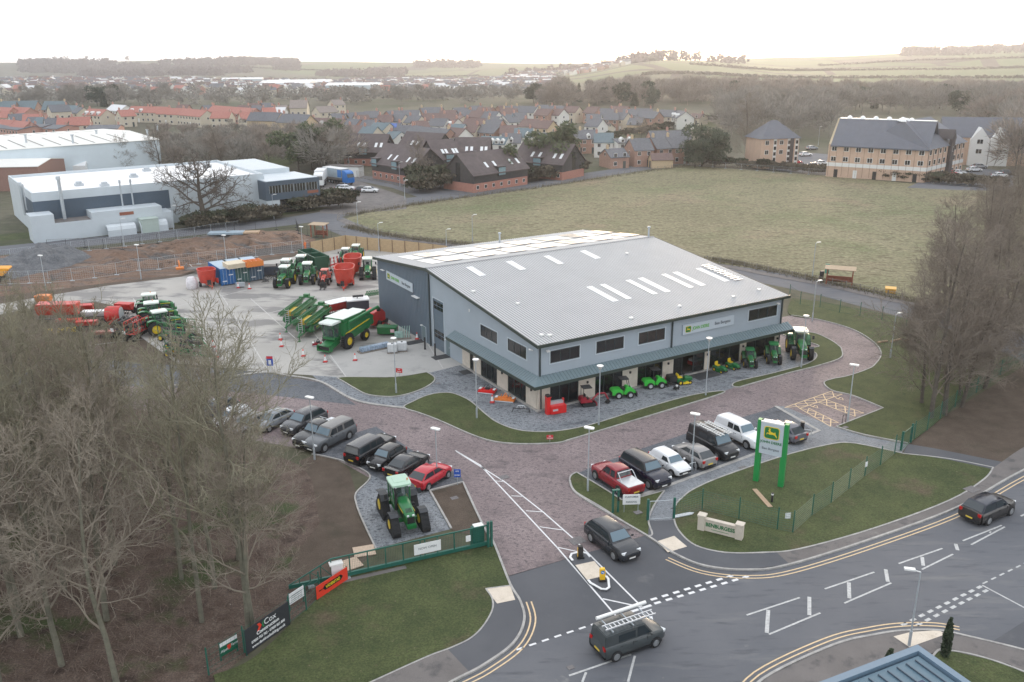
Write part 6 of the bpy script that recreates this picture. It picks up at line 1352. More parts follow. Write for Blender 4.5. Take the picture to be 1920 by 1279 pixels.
def ibc(px,lab):
    e=E('liquid_tank',(*G(*px),.014),.12,lab,'liquid tank','caged liquid tanks'); M().box(-.6,-.5,0,.6,.5,.14).ob('pallet',m_fwood,e); t=bev(M().box(-.55,-.45,.15,.55,.45,1.1).ob('tank',m_wht,e),.06); q=M()
    for k in range(6): z=.2+k*.17; q.ribbon([(-.59,-.49),(.59,-.49),(.59,.49),(-.59,.49)],.02,z,z+.02,True)
    for k in range(7):
        for y in (-.49,.49): q.tube((-.59+k*.197,y,.15),(-.59+k*.197,y,1.1),.01,.01,4)
        for x in (-.59,.59): q.tube((x,-.49+k*.163,.15),(x,-.49+k*.163,1.1),.01,.01,4)
    q.ob('cage',m_galv,e); M().lathe([(.12,1.1),(.12,1.16)],10).ob('lid',m_blk,e); return e
ibc((736,661),'white caged liquid tank, left one in front of the small lawn lamp post'); ibc((754,658),'white caged liquid tank, right one nearer the building')
e=E('wrapped_pack',(*G(703,656),.014),ang((678,662),(726,652)),'long pack wrapped in blue and white plastic lying on timber left of the liquid tanks','pack'); bev(M().box(-1.9,-.4,.12,1.9,.4,.62).ob('wrapped_load',mat('blue_wrap',(.30,.38,.48),.3,var=.45,scale=5),e),.08); M().box(-2.1,-.55,0,2.0,.5,.12).ob('timber_base',m_fwood,e)
e=E('bulk_bag',(*G(360,541),.014),0,'white plastic bulk bags heaped beside the red feed mixer','bag'); q=M().loft([[(r*math.cos(a)*(1+.12*math.sin(3*a+z)),r*math.sin(a),z) for a in [2*PI*i/14 for i in range(14)]] for r,z in ((.7,0),(.85,.3),(.85,.9),(.75,1.4),(.5,1.75))]); q.ob('bag',mat('white_film',(.68,.66,.68),.4,var=.15,scale=3),e,True); M().cb(0,-.86,.6,.4,.05,.3).ob('print',mat('pink'),e) if 0 else None
e=E('small_generator',(*G(452,539),.014),.1,'small grey machine between two cones in front of the green container','generator'); M().box(-.6,-.3,.2,.6,.3,.75).ob('body',m_galv,e); q=M().path([(-.65,-.32,0),(-.65,-.32,.85),(.65,-.32,.85),(.65,-.32,0)],.03); q.ob('frame',m_silv,e)
e=E('flatbed_trailer',(*G(374,512),.014),.15,'low grey flatbed trailer behind the round red feed mixer','trailer'); M().box(-2.0,-1,.7,2.0,1,.85).box(-2.05,-1,.85,-1.95,1,1.5).ob('bed',m_foot,e)
for s in (-1,1): wheel(e,.3,s*.9,.35,.25,m_galv)
e=E('skip',(*G(513,516),.014),.1,'dark skip with pale load between the containers and the tractors','skip'); M().prism([(-1.7,.2),(1.3,.2),(1.8,1.5),(-2.1,1.5)],'y',-.9,.9).ob('body',mat('skip_dark',(.05,.06,.085),.6,var=.2),e); M().box(-1.9,-.8,1.5,1.6,.8,1.62).ob('load',m_foot,e)
e=E('scrap_pile',(*G(505,527),.014),.2,'heap of dark scrap frames beside the slate container','scrap'); q=M()
for i in range(26): a=Vector((rnd.uniform(-.9,.9),rnd.uniform(-1.5,1.5),rnd.uniform(.05,.7))); q.tube(a,a+Vector((rnd.uniform(-.6,.6),rnd.uniform(-.6,.6),rnd.uniform(-.1,.5))),.05,.05,4)
q.ob('scrap_frames',m_dkst,e)
e=E('green_implement_head',(*G(702,560),.014),.5,'green implement just visible behind the back corner of the dark wall','implement'); q=M(); truss(q,(-1.2,0,.8),(1.0,0,.8),.4,.4,6,.05); truss(q,(-1.2,.5,.4),(1.0,.5,.4),.3,.4,6,.05); q.ob('frame',m_jdg,e)
# worker in orange
def person(px,lab,col,z=0):
    e=E('person',(*G(*px),z),2.5,lab,'person'); m_sk=mat('skin',(.45,.28,.2),.6,var=0)
    me=bpy.data.meshes.new('body'); V=[(0,0,.95),(0,0,1.2),(0,0,1.42),(0,0,1.55),(0,0,1.68),(.1,0,.9),(.12,.03,.5),(.13,0,.06),(.13,.14,.03),(-.1,0,.9),(-.12,-.03,.5),(-.13,0,.06),(-.13,.12,.03),(.2,0,1.4),(.27,.03,1.13),(.24,.15,.92),(-.2,0,1.4),(-.28,.06,1.15),(-.2,.25,1.05)]
    Ed=[(0,1),(1,2),(2,3),(3,4),(0,5),(5,6),(6,7),(7,8),(0,9),(9,10),(10,11),(11,12),(2,13),(13,14),(14,15),(2,16),(16,17),(17,18)]
    me.from_pydata(V,Ed,[]); o=bpy.data.objects.new('body',me); C.objects.link(o); o.parent=e
    sm=o.modifiers.new('s','SKIN'); rr=[.15,.15,.16,.06,.095,.1,.07,.05,.045,.1,.07,.05,.045,.075,.055,.04,.075,.055,.04]
    for i,r in enumerate(rr): me.skin_vertices[0].data[i].radius=(r,r)
    me.skin_vertices[0].data[0].use_root=True; o.modifiers.new('u','SUBSURF').levels=1
    dg=bpy.context.evaluated_depsgraph_get(); m2=bpy.data.meshes.new_from_object(o.evaluated_get(dg)); o.modifiers.clear(); o.data=m2; m2.materials.clear(); m2.materials.append(col); m2.materials.append(m_sk)
    for p in m2.polygons:
        if p.center.z>1.52: p.material_index=1
    M().lathe([(.11,1.70),(.10,1.76),(.05,1.80)],10).ob('hard_hat',m_org,e,True)
person((573,470),'person in orange work clothes standing in front of the left end of the timber fence',mat('hi_vis_orange',(.85,.20,.04),.7,var=.05))
# ---------------- timber fence round the yard ----------------
def timber(pts,H,lab):
    P=gp(pts); c=P[0]; e=E('timber_fence',c,0,lab,'fence'); Q=[Vector((p[0]-c[0],p[1]-c[1])) for p in P]
    for a,b in zip(Q[:-1],Q[1:]):
        L=(b-a).length; n=max(1,round(L/3.0)); d=(b-a)/n; an=math.atan2(d.y,d.x)
        for i in range(n):
            p=a+d*i; w=d.length; q=M(); k=int(H/.2)
            for j in range(k): q.box(.06,-.02-(j%2)*.004,.04+j*H/k,w-.06,.02,.04+(j+1)*H/k-.012)
            o=q.ob('fence_panel',m_wood,e,loc=(p.x,p.y,0)); o.rotation_euler=(0,0,an)
            o=M().box(-.06,-.09,0,.06,.03,H+.06).ob('post',mat('dark_post',(.20,.13,.08),.8,var=.1),e,loc=(p.x,p.y,0)); o.rotation_euler=(0,0,an)
    return e
timber([(583,478),(649,464.5),(690,469),(760,476),(840,486)],2.25,'new pale timber close-board fence enclosing the back corner of the yard')
# grey steel site fence panels
def sitefence(pts,H,lab,nm='site_fence',wt=False,pw=3.4,m1=None):
    P=gp(pts); c=P[0]; m1=m1 or m_galv; e=E(nm,c,0,lab,'fence'); Q=[Vector((p[0]-c[0],p[1]-c[1])) for p in P]; w=M()
    for a,b in zip(Q[:-1],Q[1:]):
        L=(b-a).length; n=max(1,round(L/pw)); d=(b-a)/n
        for i in range(n):
            p=a+d*i; q=p+d
            for z in (.1,H): w.tube((p.x,p.y,z),(q.x,q.y,z),.022,.022,4,False)
            kk=10
            for j in range(1,kk): r_=p.lerp(q,j/kk); w.tube((r_.x,r_.y,.1),(r_.x,r_.y,H),.006,.006,3,False)
            for j in range(1,6): w.tube((p.x,p.y,.1+j*H/6),(q.x,q.y,.1+j*H/6),.006,.006,3,False)
            M().tube((p.x,p.y,0),(p.x,p.y,H),.04,.04,5).box(p.x-.35,p.y-.12,0,p.x+.35,p.y+.12,.14).ob('post_with_foot',m1,e)
    w.ob('mesh_panels',m1,e); return e
sitefence([(-60,540),(20,533),(92,531),(136,527),(178,522),(219,516),(260,508),(298,506),(330,500),(373,496),(408,492),(443,488),(480,482),(510,478),(548,474),(580,470)],2.0,'nearer grey steel mesh site fence between the yard and the digging')
sitefence([(-60,498),(60,484),(135,474),(200,467),(267,458),(300,454),(366,446),(396,440),(425,437),(450,433)],2.0,'farther grey mesh site fence along the estate road above the spoil heap')
sitefence([(90,468),(160,465),(230,468),(296,457),(330,450),(400,441),(480,434),(556,427),(560,438),(594,446),(650,452)],1.8,'thin dark mesh fence between the digging and the estate road',m1=m_dkst)
def rail(pts,lab,H=1.1,pw=2.4,m1=None,rails=(.5,.95)):
    P=clean(crv(gp(pts),6)); c=P[0]; e=E('post_and_rail_fence',c,0,lab,'fence'); m1=m1 or m_fwood; w=M(); acc=0; q=M(); last=Vector(P[0]); nn=0
    for a,b in zip(P[:-1],P[1:]):
        a=Vector(a);b=Vector(b)
        for z in rails: w.tube((a.x-c[0],a.y-c[1],z),(b.x-c[0],b.y-c[1],z),.03,.03,3,False)
        L=(b-a).length; t=acc
        while t<L:
            p=a.lerp(b,t/L)
            if nn<100: M().box(p.x-c[0]-.05,p.y-c[1]-.05,0,p.x-c[0]+.05,p.y-c[1]+.05,H).ob('post',m1,e); nn+=1
            t+=pw
        acc=t-L
    w.ob('rails',m1,e); return e
rail([(655,425),(720,440),(800,455),(880,463),(980,473),(1100,481),(1200,486),(1310,490),(1400,503),(1480,520),(1570,537),(1640,552),(1700,566)],'wooden post and rail fence along the near edge of the rough field behind the showroom',pw=2.2)
rail([(633,414),(645,405),(700,396),(760,386),(850,372),(950,359),(1050,345),(1130,334),(1200,323),(1300,312)],'wooden post and rail fence along the far estate road edge of the rough field',pw=2.8)
# bus shelters
def shelter(px,rz,lab,W_=3.6,m1=None):
    e=E('bus_shelter',(*G(*px),.06),rz,lab,'shelter'); D=1.5
    for x in (-W_/2,W_/2):
        for y in (-D/2,D/2): M().box(x-.09,y-.09,0,x+.09,y+.09,2.3).ob('post',m_rtim,e)
    M().cb(0,0,2.42,W_+.8,D+.7,.1,0,.06).ob('roof',mat('pale_roof_board',(.42,.32,.22),.8,var=.1),e); M().box(-W_/2,D/2-.05,.1,W_/2,D/2+.05,1.0).ob('rear_panel',m_rtim,e); M().box(-W_/2+.3,.2,.4,W_/2-.3,.6,.5).ob('bench',m_rtim,e); return e
shelter((1573,533),-.38,'timber bus shelter with pale roof beside the loop road and the rough field')
shelter((599,444),-.3,'small red timber shelter at the road junction behind the digging',2.6)
e=E('bus_stop_sign',(*G(1549,524),.06),-.3,'green and white bus stop sign beside the timber shelter','sign'); M().tube((0,0,0),(0,0,2.4),.05).ob('post',m_galv,e); M().box(-.3,-.06,.9,.3,0,2.4).ob('sign_panel',mat('bus_green',(.12,.38,.30),.5,var=.1),e)
e=E('litter_bin',(*G(1540,523),.06),0,'black litter bin left of the bus stop sign','bin'); M().lathe([(.3,0),(.34,1.0),(.3,1.1)],12).ob('bin_body',m_blk,e,True); M().lathe([(.36,1.1),(.30,1.2)],12).ob('lid',m_blk,e)
e=E('grit_bin',(*G(1669,550),.06),-.4,'yellow grit bin at the field edge right of the bus shelter','grit bin'); bev(M().prism([(-.45,0),(.45,0),(.55,.6),(-.55,.6)],'x',-.7,.7).ob('bin_body',mat('grit_yellow',(.75,.42,.08),.5,var=.05),e),.04); M().cb(0,0,.7,1.5,1.2,.18,0,.08).ob('lid',MC['grit_yellow'],e)
for i,(a,b) in enumerate((((1645,645),(1663,642)),((1671,643),(1690,638)),((1696,641),(1707,639)),((1728,640),(1772,645)))):
    A=G(*a);B=G(*b); o=M().tube((A[0],A[1],.2),(B[0],B[1],.2),.14,.12,7).ob('fallen_log',mat('cut_timber',(.42,.30,.2),.8,var=.2)); tag(o,['leftmost','second','short third','longest and rightmost'][i]+' pale cut log lying on the grass beside the wood','log','cut logs on the grass by the wood')
# chipboard sheets by the gate
for px,rz,l in (((683,1035),.3,'square chipboard sheet lying on the soil, the one nearer the tractor pad'),((656,1060),.6,'square chipboard sheet lying on the soil by the white post behind the gate')):
    o=M().cb(0,0,.05,1.5,1.3,.05,0,.03).ob('chipboard_sheet',mat('chipboard',(.52,.40,.30),.8,var=.12,scale=6)); o.location=(*G(*px),.03); o.rotation_euler=(0,0,rz); tag(o,l,'board')
# construction plant
e=E('excavator',(*G(337,503),-.6),2.0,'orange excavator arm rising out of the trench behind the mesh fence','excavator'); e.scale=(.7,)*3; M().path([(0,0,.3),(.1,0,1.9),(1.0,0,2.5)],.16).path([(1.0,0,2.5),(1.7,0,.9)],.12).ob('arm',m_org,e); bev(M().box(-1.6,-.9,.3,0,.9,1.3).ob('house',m_org,e),.1); M().prism([(1.5,1.0),(2.0,.8),(1.8,.3),(1.4,.5)],'y',-.4,.4).ob('bucket',m_dkst,e); M().box(-1.5,-1.0,-.1,.3,1.0,.35).ob('tracks',m_rub,e)
e=E('dump_truck',(*G(-14,528),.0),.25,'yellow-orange site dumper with tilted skip at the left picture edge','dumper'); bev(M().prism([(-.3,1.0),(1.9,1.0),(2.9,2.0),(2.7,2.15),(-.3,2.3)],'y',-1.1,1.1).ob('skip',mat('dumper_orange',(.80,.36,.03),.5,var=.1),e),.06); M().box(-2.4,-.9,.7,-.3,.9,1.6).ob('chassis',MC['dumper_orange'],e)
for x in (-1.7,1.0):
    for s in (-1,1): wheel(e,x,s*1.0,.65,.5,m_jdy,True)
q=M(); P=[]
def heap(name,pts,h,lab,m1,seed=1,n=28):
    """mound over an outline on the ground"""
    Q=[Vector(p) for p in gp(pts)]; x0,x1=min(p.x for p in Q),max(p.x for p in Q); y0,y1=min(p.y for p in Q),max(p.y for p in Q); c=sum(Q,Vector((0,0)))/len(Q)
    N_=n; vs=[];idx={}
    for j in range(N_+1):
        for i in range(N_+1):
            x=x0+(x1-x0)*i/N_; y=y0+(y1-y0)*j/N_; p=Vector((x,y)); ins=False; dm=1e9
            for k in range(len(Q)):
                a,b=Q[k-1],Q[k]
                if (a.y>y)!=(b.y>y) and x<(b.x-a.x)*(y-a.y)/(b.y-a.y)+a.x: ins=not ins
                t=max(0,min(1,(p-a).dot(b-a)/max((b-a).length_squared,1e-6))); dm=min(dm,(p-a.lerp(b,t)).length)
            z=0
            if ins: z=h*min(1,dm/(h*1.6))**.8*(.65+.6*noise.noise(Vector((x*.45+seed,y*.45,0))))+.15*noise.noise(Vector((x*2,y*2,seed)))
            vs.append((x-c.x,y-c.y,z if ins else -.05))
    o=M().add(vs,[(j*(N_+1)+i,j*(N_+1)+i+1,(j+1)*(N_+1)+i+1,(j+1)*(N_+1)+i) for j in range(N_) for i in range(N_)]).ob(name,m1,None,True); o.location=(c.x,c.y,.014); return tag(o,lab,'mound')
heap('spoil_heap',[(-80,520),(0,490),(60,475),(110,466),(150,470),(172,482),(130,500),(60,515),(0,528),(-60,540)],2.6,'long dark grey spoil heap beside the estate road at the left',m_heap,3,40)
heap('earth_bank',[(180,486),(260,470),(360,450),(470,438),(560,440),(585,452),(520,462),(400,476),(280,490),(200,502)],1.5,'low bank of reddish brown dug earth behind the containers',m_dig,5,40)
heap('earth_bank',[(95,512),(200,500),(330,487),(470,468),(480,474),(340,498),(220,512),(110,526)],.9,'low ridge of brown earth along the trench inside the near site fence',m_dig,8,36)
e=E('sheet_stack',(*G(426,450),1.2),.1,'stack of pale blue-grey sheets on the dug earth','stack'); M().box(-3.2,-1.2,0,3.2,1.2,.35).ob('sheets',mat('blue_grey_sheet',(.28,.36,.42),.5,var=.2),e)
e=E('timber_stack',(*G(461,449),1.2),.1,'stack of pale timber beside the blue-grey sheets','stack'); M().box(-2.6,-1.,0,2.6,1.,.3).ob('timbers',mat('cut_timber'),e) if 0 else M().box(-2.6,-1.,0,2.6,1.,.3).ob('timbers',MC['cut_timber'],e)
# ---------------- houses ----------------
WALLS={'c':mat('cream_render',(.56,.50,.40),.8,var=.08),'b':mat('orange_brick',(.36,.225,.175),.85,var=.12,scale=1),'w':mat('white_render',(.68,.67,.63),.7,var=.04),'y':mat('buff_brick',(.52,.40,.26),.85,var=.1),'p':mat('pink_brick',(.45,.26,.21),.85,var=.1)}
ROOFS={'s':mat('slate_roof_tiles',(.12,.125,.138),.7,var=.16,scale=1.5),'n':mat('brown_roof_tiles',(.155,.105,.095),.8,var=.14,scale=1.5),'r':mat('red_roof_tiles',(.36,.15,.12),.8,var=.15,scale=1.5),'t':mat('teal_slate_tiles',(.12,.165,.185),.7,var=.1,scale=1.5),'g':mat('grey_brown_tiles',(.24,.205,.185),.8,var=.12,scale=1.5),'W':mat('white_roof',(.62,.63,.64),.5,var=.05)}
WN={'c':'cream','b':'orange brick','w':'white','y':'buff','p':'pink brick'}; RN={'s':'slate grey','n':'dark brown','r':'bright red','t':'blue-green','g':'grey-brown','W':'white'}
m_wf=mat('window_frame_white',(.7,.7,.68),.6,var=0)
WIN=M().box(-.55,-.04,-.6,.55,.03,.6); WING=M().box(-.45,-.06,-.5,-.03,-.04,.5).box(.03,-.06,-.5,.45,-.04,.5)
_w0=WIN.ob('window',m_wf); _g0=WING.ob('pane',m_glu); wme,gme=_w0.data,_g0.data; bpy.data.objects.remove(_w0); bpy.data.objects.remove(_g0)
def win(parent,x,y,z,rz,s=(1,1)):
    o=bpy.data.objects.new('window',wme); C.objects.link(o); o.parent=parent; o.location=(x,y,z); o.rotation_euler=(0,0,rz); o.scale=(s[0],1,s[1])
    g=bpy.data.objects.new('pane',gme); C.objects.link(g); g.parent=o
def gable(mb,L,D,ze,zr,ov=.25,t=.18):
    """gabled roof sheet, ridge along x"""
    k=(zr-ze)/(D/2); e=D/2+ov
    mb.prism([(-e,ze-k*ov),(0,zr),(e,ze-k*ov),(e,ze-k*ov-t),(0,zr-t),(-e,ze-k*ov-t)],'x',-L/2-ov,L/2+ov); return mb
HN=[0]
def house(a,b,w,r,lab,zr=7.6,ze=5.0,D=7.6,dorm=0,chim=1,solar=False,group='houses of the estates beyond the field',small=False,minL=6,cat='house'):
    x0,y0=G(a[0],a[1],zr); x1,y1=G(b[0],b[1],zr); A=Vector((x0,y0));B=Vector((x1,y1)); L=max((B-A).length,minL); c=(A+B)/2; zt=terr(c.x,c.y)
    if zt<-.5: c=c*(1+(-zt)/ (34-zr)*.98); zt=terr(c.x,c.y)
    an=math.atan2(B.y-A.y,B.x-A.x); an=max(-.75,min(.75,an)) if abs(an)<1.2 else an
    HN[0]+=1; rr=random.Random(HN[0]*13)
    e=E('house',(c.x,c.y,zt),an,lab,cat,group)
    wl=M(); wl.box(-L/2,-D/2,-3,L/2,D/2,ze); wl.prism([(-D/2,ze),(D/2,ze),(0,zr-.15)],'x',-L/2+.001,L/2-.001); wl.ob('wall',WALLS[w],e)
    rf=gable(M(),L,D,ze,zr).ob('roof',ROOFS[r],e)
    if chim:
        M().box(-.35,-.3,-.6,.35,.3,1.0).box(-.2,-.15,1.0,.0,.05,1.3).ob('chimney',WALLS['p' if w!='b' else 'y'],rf,loc=(rr.choice((-1,1))*(L/2-.7),0,zr))
    n=max(2,int(L/2.6))
    for i in range(n):
        x=-L/2+(i+.5)*L/n
        win(e,x,-D/2,3.9,0); 
        if i!=n//2: win(e,x,-D/2,1.4,0)
        else: M().box(-.45,-.05,0,.45,.02,2.05).ob('door',m_frame if rr.random()<.5 else m_wf,e,loc=(x,-D/2,0))
    if an>=0: win(e,-L/2,0,3.9,-PI/2,(.8,.9))
    else: win(e,L/2,0,3.9,PI/2,(.8,.9))
    for i in range(dorm):
        x=-L/2+(i+.5)*L/dorm; d=M(); d.prism([(x-.6,0),(x+.6,0),(x+.6,1.1),(x,1.7),(x-.6,1.1)],'y',-D/2-.05,-D/2+1.8); o=d.ob('dormer',m_wf,rf,loc=(0,0,ze)); win(o,x,-D/2-.06,.55,0,(.8,.7))
    if solar: 
        k=(zr-ze)/(D/2); M().add([(-1.6,-2.7,zr-2.7*k+.1),(1.6,-2.7,zr-2.7*k+.1),(1.6,-.7,zr-.7*k+.1),(-1.6,-.7,zr-.7*k+.1)],[(0,1,2,3)]).ob('solar_panel',mat('solar_blue',(.05,.12,.38),.2,var=0),rf)
    return e
Z3=lambda x,y:(x/5.647+620,y/5.647+130); Z2=lambda x,y:(x/5.647+300,y/5.647+130); Z1=lambda x,y:(x/6+0,y/6+130); Z4=lambda x,y:(x/5.053+940,y/5.053+130)
HS=[]
def rows(Zf,where,spec):
    for t in spec:
        x0,y0,x1,y1,w,r=t[:6]; k=t[6] if len(t)>6 else {}
        a,b=Zf(x0,y0),Zf(x1,y1); HS.append((a,b,w,r,k,where))
rows(Z3,'mid',[(20,465,150,465,'c','s'),(165,460,360,450,'y','s'),(260,485,380,480,'c','n'),(370,445,490,435,'p','s'),(600,440,730,430,'p','s'),(740,430,940,430,'w','s'),(520,480,640,480,'p','n'),(640,470,790,475,'c','s'),(950,405,1080,400,'b','s'),(1085,400,1160,400,'b','s'),(1160,430,1330,430,'w','n'),(1300,405,1440,400,'w','s'),(1380,425,1480,425,'w','s'),(1480,385,1600,380,'y','s'),(1570,395,1720,400,'b','n'),(1500,435,1630,440,'p','n'),(1640,440,1780,445,'w','s'),(1790,385,1850,380,'b','n'),(1810,405,1920,405,'w','n'),(990,462,1180,465,'w','n'),(1190,466,1380,470,'p','n'),(20,515,150,520,'c','n'),(190,520,310,525,'p','s'),(350,530,510,535,'p','s'),(830,485,960,490,'c','s'),(1070,515,1240,520,'w','s'),(1245,512,1340,520,'w','n',dict(dorm=2)),(1370,480,1410,495,'c','n'),(1430,515,1650,520,'c','n'),(1690,490,1780,500,'w','s'),(1850,485,1920,480,'w','s'),(590,560,740,560,'w','s',dict(solar=True)),(490,555,600,570,'c','t'),(880,545,1000,540,'w','n'),(190,585,350,595,'c','n'),(360,600,480,605,'c','t'),(780,590,860,590,'c','s'),(870,592,960,600,'c','s'),(960,605,1260,630,'b','s'),(1290,575,1410,580,'w','t'),(1420,575,1570,580,'c','n'),(1250,610,1420,625,'w','n'),(1660,525,1820,530,'b','s'),(1620,575,1790,590,'b','s'),(1850,590,1920,590,'w','n'),(640,650,740,660,'w','t',dict(zr=6,ze=3.8)),(1600,705,1880,712,'w','t',dict(dorm=5,zr=7)),(20,580,170,590,'c','n')])
rows(Z4,'midright',[(20,350,160,345,'b','s'),(170,345,340,350,'w','s'),(10,370,150,370,'b','n'),(345,335,430,335,'w','s'),(350,370,480,375,'b','n'),(500,370,590,375,'w','n'),(470,340,600,345,'w','s'),(610,345,740,350,'c','n'),(30,425,100,430,'w','t'),(130,410,210,410,'c','s'),(220,465,370,475,'w','n'),(380,480,480,485,'y','n'),(150,555,270,555,'w','t',dict(dorm=2)),(30,605,170,605,'w','s',dict(dorm=1)),(390,600,500,600,'w','s',dict(dorm=1)),(500,590,620,590,'b','s'),(640,575,740,572,'b','s'),(750,572,870,570,'b','s',dict(dorm=1)),(500,650,640,655,'b','t'),(920,600,1020,600,'w','t'),(820,350,930,355,'b','n'),(935,370,1060,370,'w','s'),(1060,345,1120,345,'b','n'),(1125,347,1190,350,'p','n'),(1200,375,1240,375,'w','s'),(810,420,940,420,'w','s'),(1000,410,1080,410,'b','s'),(1090,405,1200,410,'c','s'),(850,465,950,470,'w','s'),(960,502,1020,505,'c','n',dict(zr=5,ze=3,minL=4)),(1230,457,1340,460,'y','s',dict(zr=6,ze=3.5)),(1320,390,1490,400,'b','s'),(1510,380,1660,385,'c','s'),(1250,370,1430,370,'w','s'),(1680,385,1750,400,'w','s',dict(dorm=2)),(1830,415,1900,420,'c','n',dict(zr=5,ze=3.2)),
 (1230,655,1380,650,'b','s',dict(D=8.5,zr=8)),(1440,640,1560,635,'b','s',dict(D=8.5,zr=8)),(1570,635,1700,628,'b','s',dict(D=8.5,zr=8)),(1400,582,1590,578,'p','s'),(1600,578,1770,575,'b','s'),(1020,750,1120,745,'b','s',dict(zr=5.5,ze=3.4)),(1080,655,1200,650,'w','s',dict(dorm=2,zr=6))])
rows(Z1,'left',[(0,352,180,350,'b','t',dict(zr=9)),(200,345,420,345,'b','t',dict(zr=9)),(500,350,740,350,'b','t',dict(zr=9)),(0,422,150,430,'p','r'),(155,420,340,430,'p','r'),(120,500,240,495,'w','s'),(0,470,110,470,'c','r'),(260,505,470,500,'c','r'),(560,402,740,390,'c','s',dict(zr=9.5,ze=6.5)),(770,400,860,400,'c','t'),(870,420,940,425,'c','s'),(1000,440,1200,450,'c','r',dict(dorm=3)),(360,535,430,535,'w','s'),(440,538,520,540,'w','t'),(525,550,640,545,'w','s'),(650,545,770,545,'w','r'),(790,535,1010,530,'c','r',dict(zr=8)),(0,560,170,570,'p','r'),(180,575,340,590,'p','r'),(1340,460,1470,450,'c','r'),(1480,410,1680,414,'c','r',dict(dorm=2)),(1690,414,1900,420,'c','r'),(1290,385,1390,400,'w','W'),(0,612,150,615,'p','s',dict(zr=6,D=12)),(170,618,370,640,'p','s',dict(zr=6,D=12)),(385,612,570,620,'p','s',dict(zr=6,D=12)),(600,622,760,625,'p','s',dict(zr=6,D=12)),(1020,628,1180,625,'p','s',dict(zr=6,D=12)),(1190,625,1340,622,'p','s',dict(zr=6,D=12))])
rows(Z2,'left2',[(10,405,95,405,'c','r'),(105,410,265,410,'c','r'),(275,412,470,435,'c','r'),(190,365,300,365,'p','n'),(470,375,550,370,'p','s'),(560,445,755,445,'c','r'),(740,372,830,420,'p','r'),(835,375,945,375,'p','n'),(950,350,1050,350,'p','n'),(1060,345,1200,345,'p','s'),(980,378,1200,382,'p','s'),(1100,405,1195,402,'w','r'),(1205,400,1320,400,'w','W'),(1250,375,1350,377,'c','g'),(1380,322,1560,320,'c','g',dict(zr=10,ze=6.5,D=10)),(870,455,950,452,'c','r'),(965,450,1110,452,'y','s',dict(zr=10,ze=7)),(1120,452,1280,456,'y','s',dict(zr=10,ze=7)),(1300,466,1590,480,'y','s',dict(zr=10,ze=7)),(1610,510,1800,515,'c','n',dict(dorm=2)),(1825,470,1920,465,'c','s'),(1680,395,1800,382,'c','g'),(1820,322,1910,315,'c','g')])
LMd={'mid':lambda x,y:'behind the dark office barns','midright':lambda x,y:'left of the hedge and green' if y>195 else 'in the back row below the evergreens','left':lambda x,y:'behind the huge white shed','left2':lambda x,y:'above the wood behind the factory'}; seen={}
ORD=['leftmost','second','third','fourth','fifth','sixth','seventh','eighth','ninth','tenth','eleventh','twelfth','thirteenth','fourteenth','fifteenth','sixteenth']
ent=[]
for h in HS:
    a,b,w,r,k,where=h; mx=(a[0]+b[0])/2; my=(a[1]+b[1])/2
    key=('%s house with %s roof'%(WN[w],RN[r]),LMd[where](mx,my)); seen.setdefault(key,[]).append(mx); ent.append((h,key,mx))
for (a,b,w,r,k,where),key,mx in ent:
    l=sorted(seen[key]); 
    lab=key[0]+' '+key[1] if len(l)==1 else '%s %s %s'%(ORD[l.index(mx)]+(' from left' if l.index(mx) else ''),key[0],key[1])
    house(a,b,w,r,lab,**k)
# ---------------- dark office barns ----------------
m_bt=mat('black_boarding',(.055,.05,.05),.8,var=.15,scale=2); m_br2=mat('red_brick_base',(.40,.19,.145),.85,var=.1); m_bro=mat('brown_plain_tiles',(.105,.085,.085),.85,var=.18,scale=.6)
def barn(a,b,lab,zr=9.2,ze=4.6,D=11,dorm=1,sky=(.3,.45,.75,.88)):
    A=Vector(G(*a,zr));B=Vector(G(*b,zr)); L=(B-A).length; c=(A+B)/2; e=E('office_barn',c,math.atan2(B.y-A.y,B.x-A.x),lab,'building','dark-roofed office barns')
    M().box(-L/2,-D/2,0,L/2,D/2,2.2).ob('brick_wall',m_br2,e); w=M(); w.box(-L/2-.04,-D/2-.04,2.2,L/2+.04,D/2+.04,ze); w.prism([(-D/2,ze),(D/2,ze),(0,zr-.2)],'x',-L/2-.03,L/2+.03); w.ob('boarded_wall',m_bt,e)
    rf=gable(M(),L,D,ze,zr,.5,.2).ob('roof',m_bro,e); k=(zr-ze)/(D/2)
    for t in sky:
        x=-L/2+L*t; y0,y1=-4.4,-3.0; M().add([(x,y0,zr+y0*k+.08),(x+.8,y0,zr+y0*k+.08),(x+.8,y1,zr+y1*k+.08),(x,y1,zr+y1*k+.08)],[(0,1,2,3)]).ob('roof_window',m_sky,rf)
    for i in range(dorm):
        x=-L/2+L*(.08+.5*i) if dorm>1 else -L/2+L*.5; d=M().box(x-1.3,-D/2-.35,ze-1.3,x+1.3,-D/2+2,ze+1.0).ob('dormer',m_bt,rf); M().box(x-1.2,-D/2-.38,ze-1.1,x+1.2,-D/2-.35,ze+.8).ob('dormer_glass',mat('pale_glazing',(.22,.32,.36),.2,var=.1),d); M().box(x-1.5,-D/2-.6,ze+1.0,x+1.5,-D/2+2,ze+1.12).ob('dormer_roof',m_bro,d)
    for sx in (-1,1): g=M().box(sx*(L/2+.06)-.03,-.8,2.4,sx*(L/2+.06)+.03,.8,zr-2.2).ob('gable_window',m_glu,e)
    n=int(L/2.5)
    for i in range(n): win(e,-L/2+(i+.5)*L/n,-D/2,1.2,0,(.8,.8))
    return e
barn((727,268),(805,278),'office barn with black boards over red brick and blue-glazed dormer beside the lorry yard',dorm=2)
barn((858,288),(960,276),'office barn with black boarded gable facing the field bend')
barn((655,250),(728,251),'office barn half hidden by ivy-clad trees behind the lorry yard')
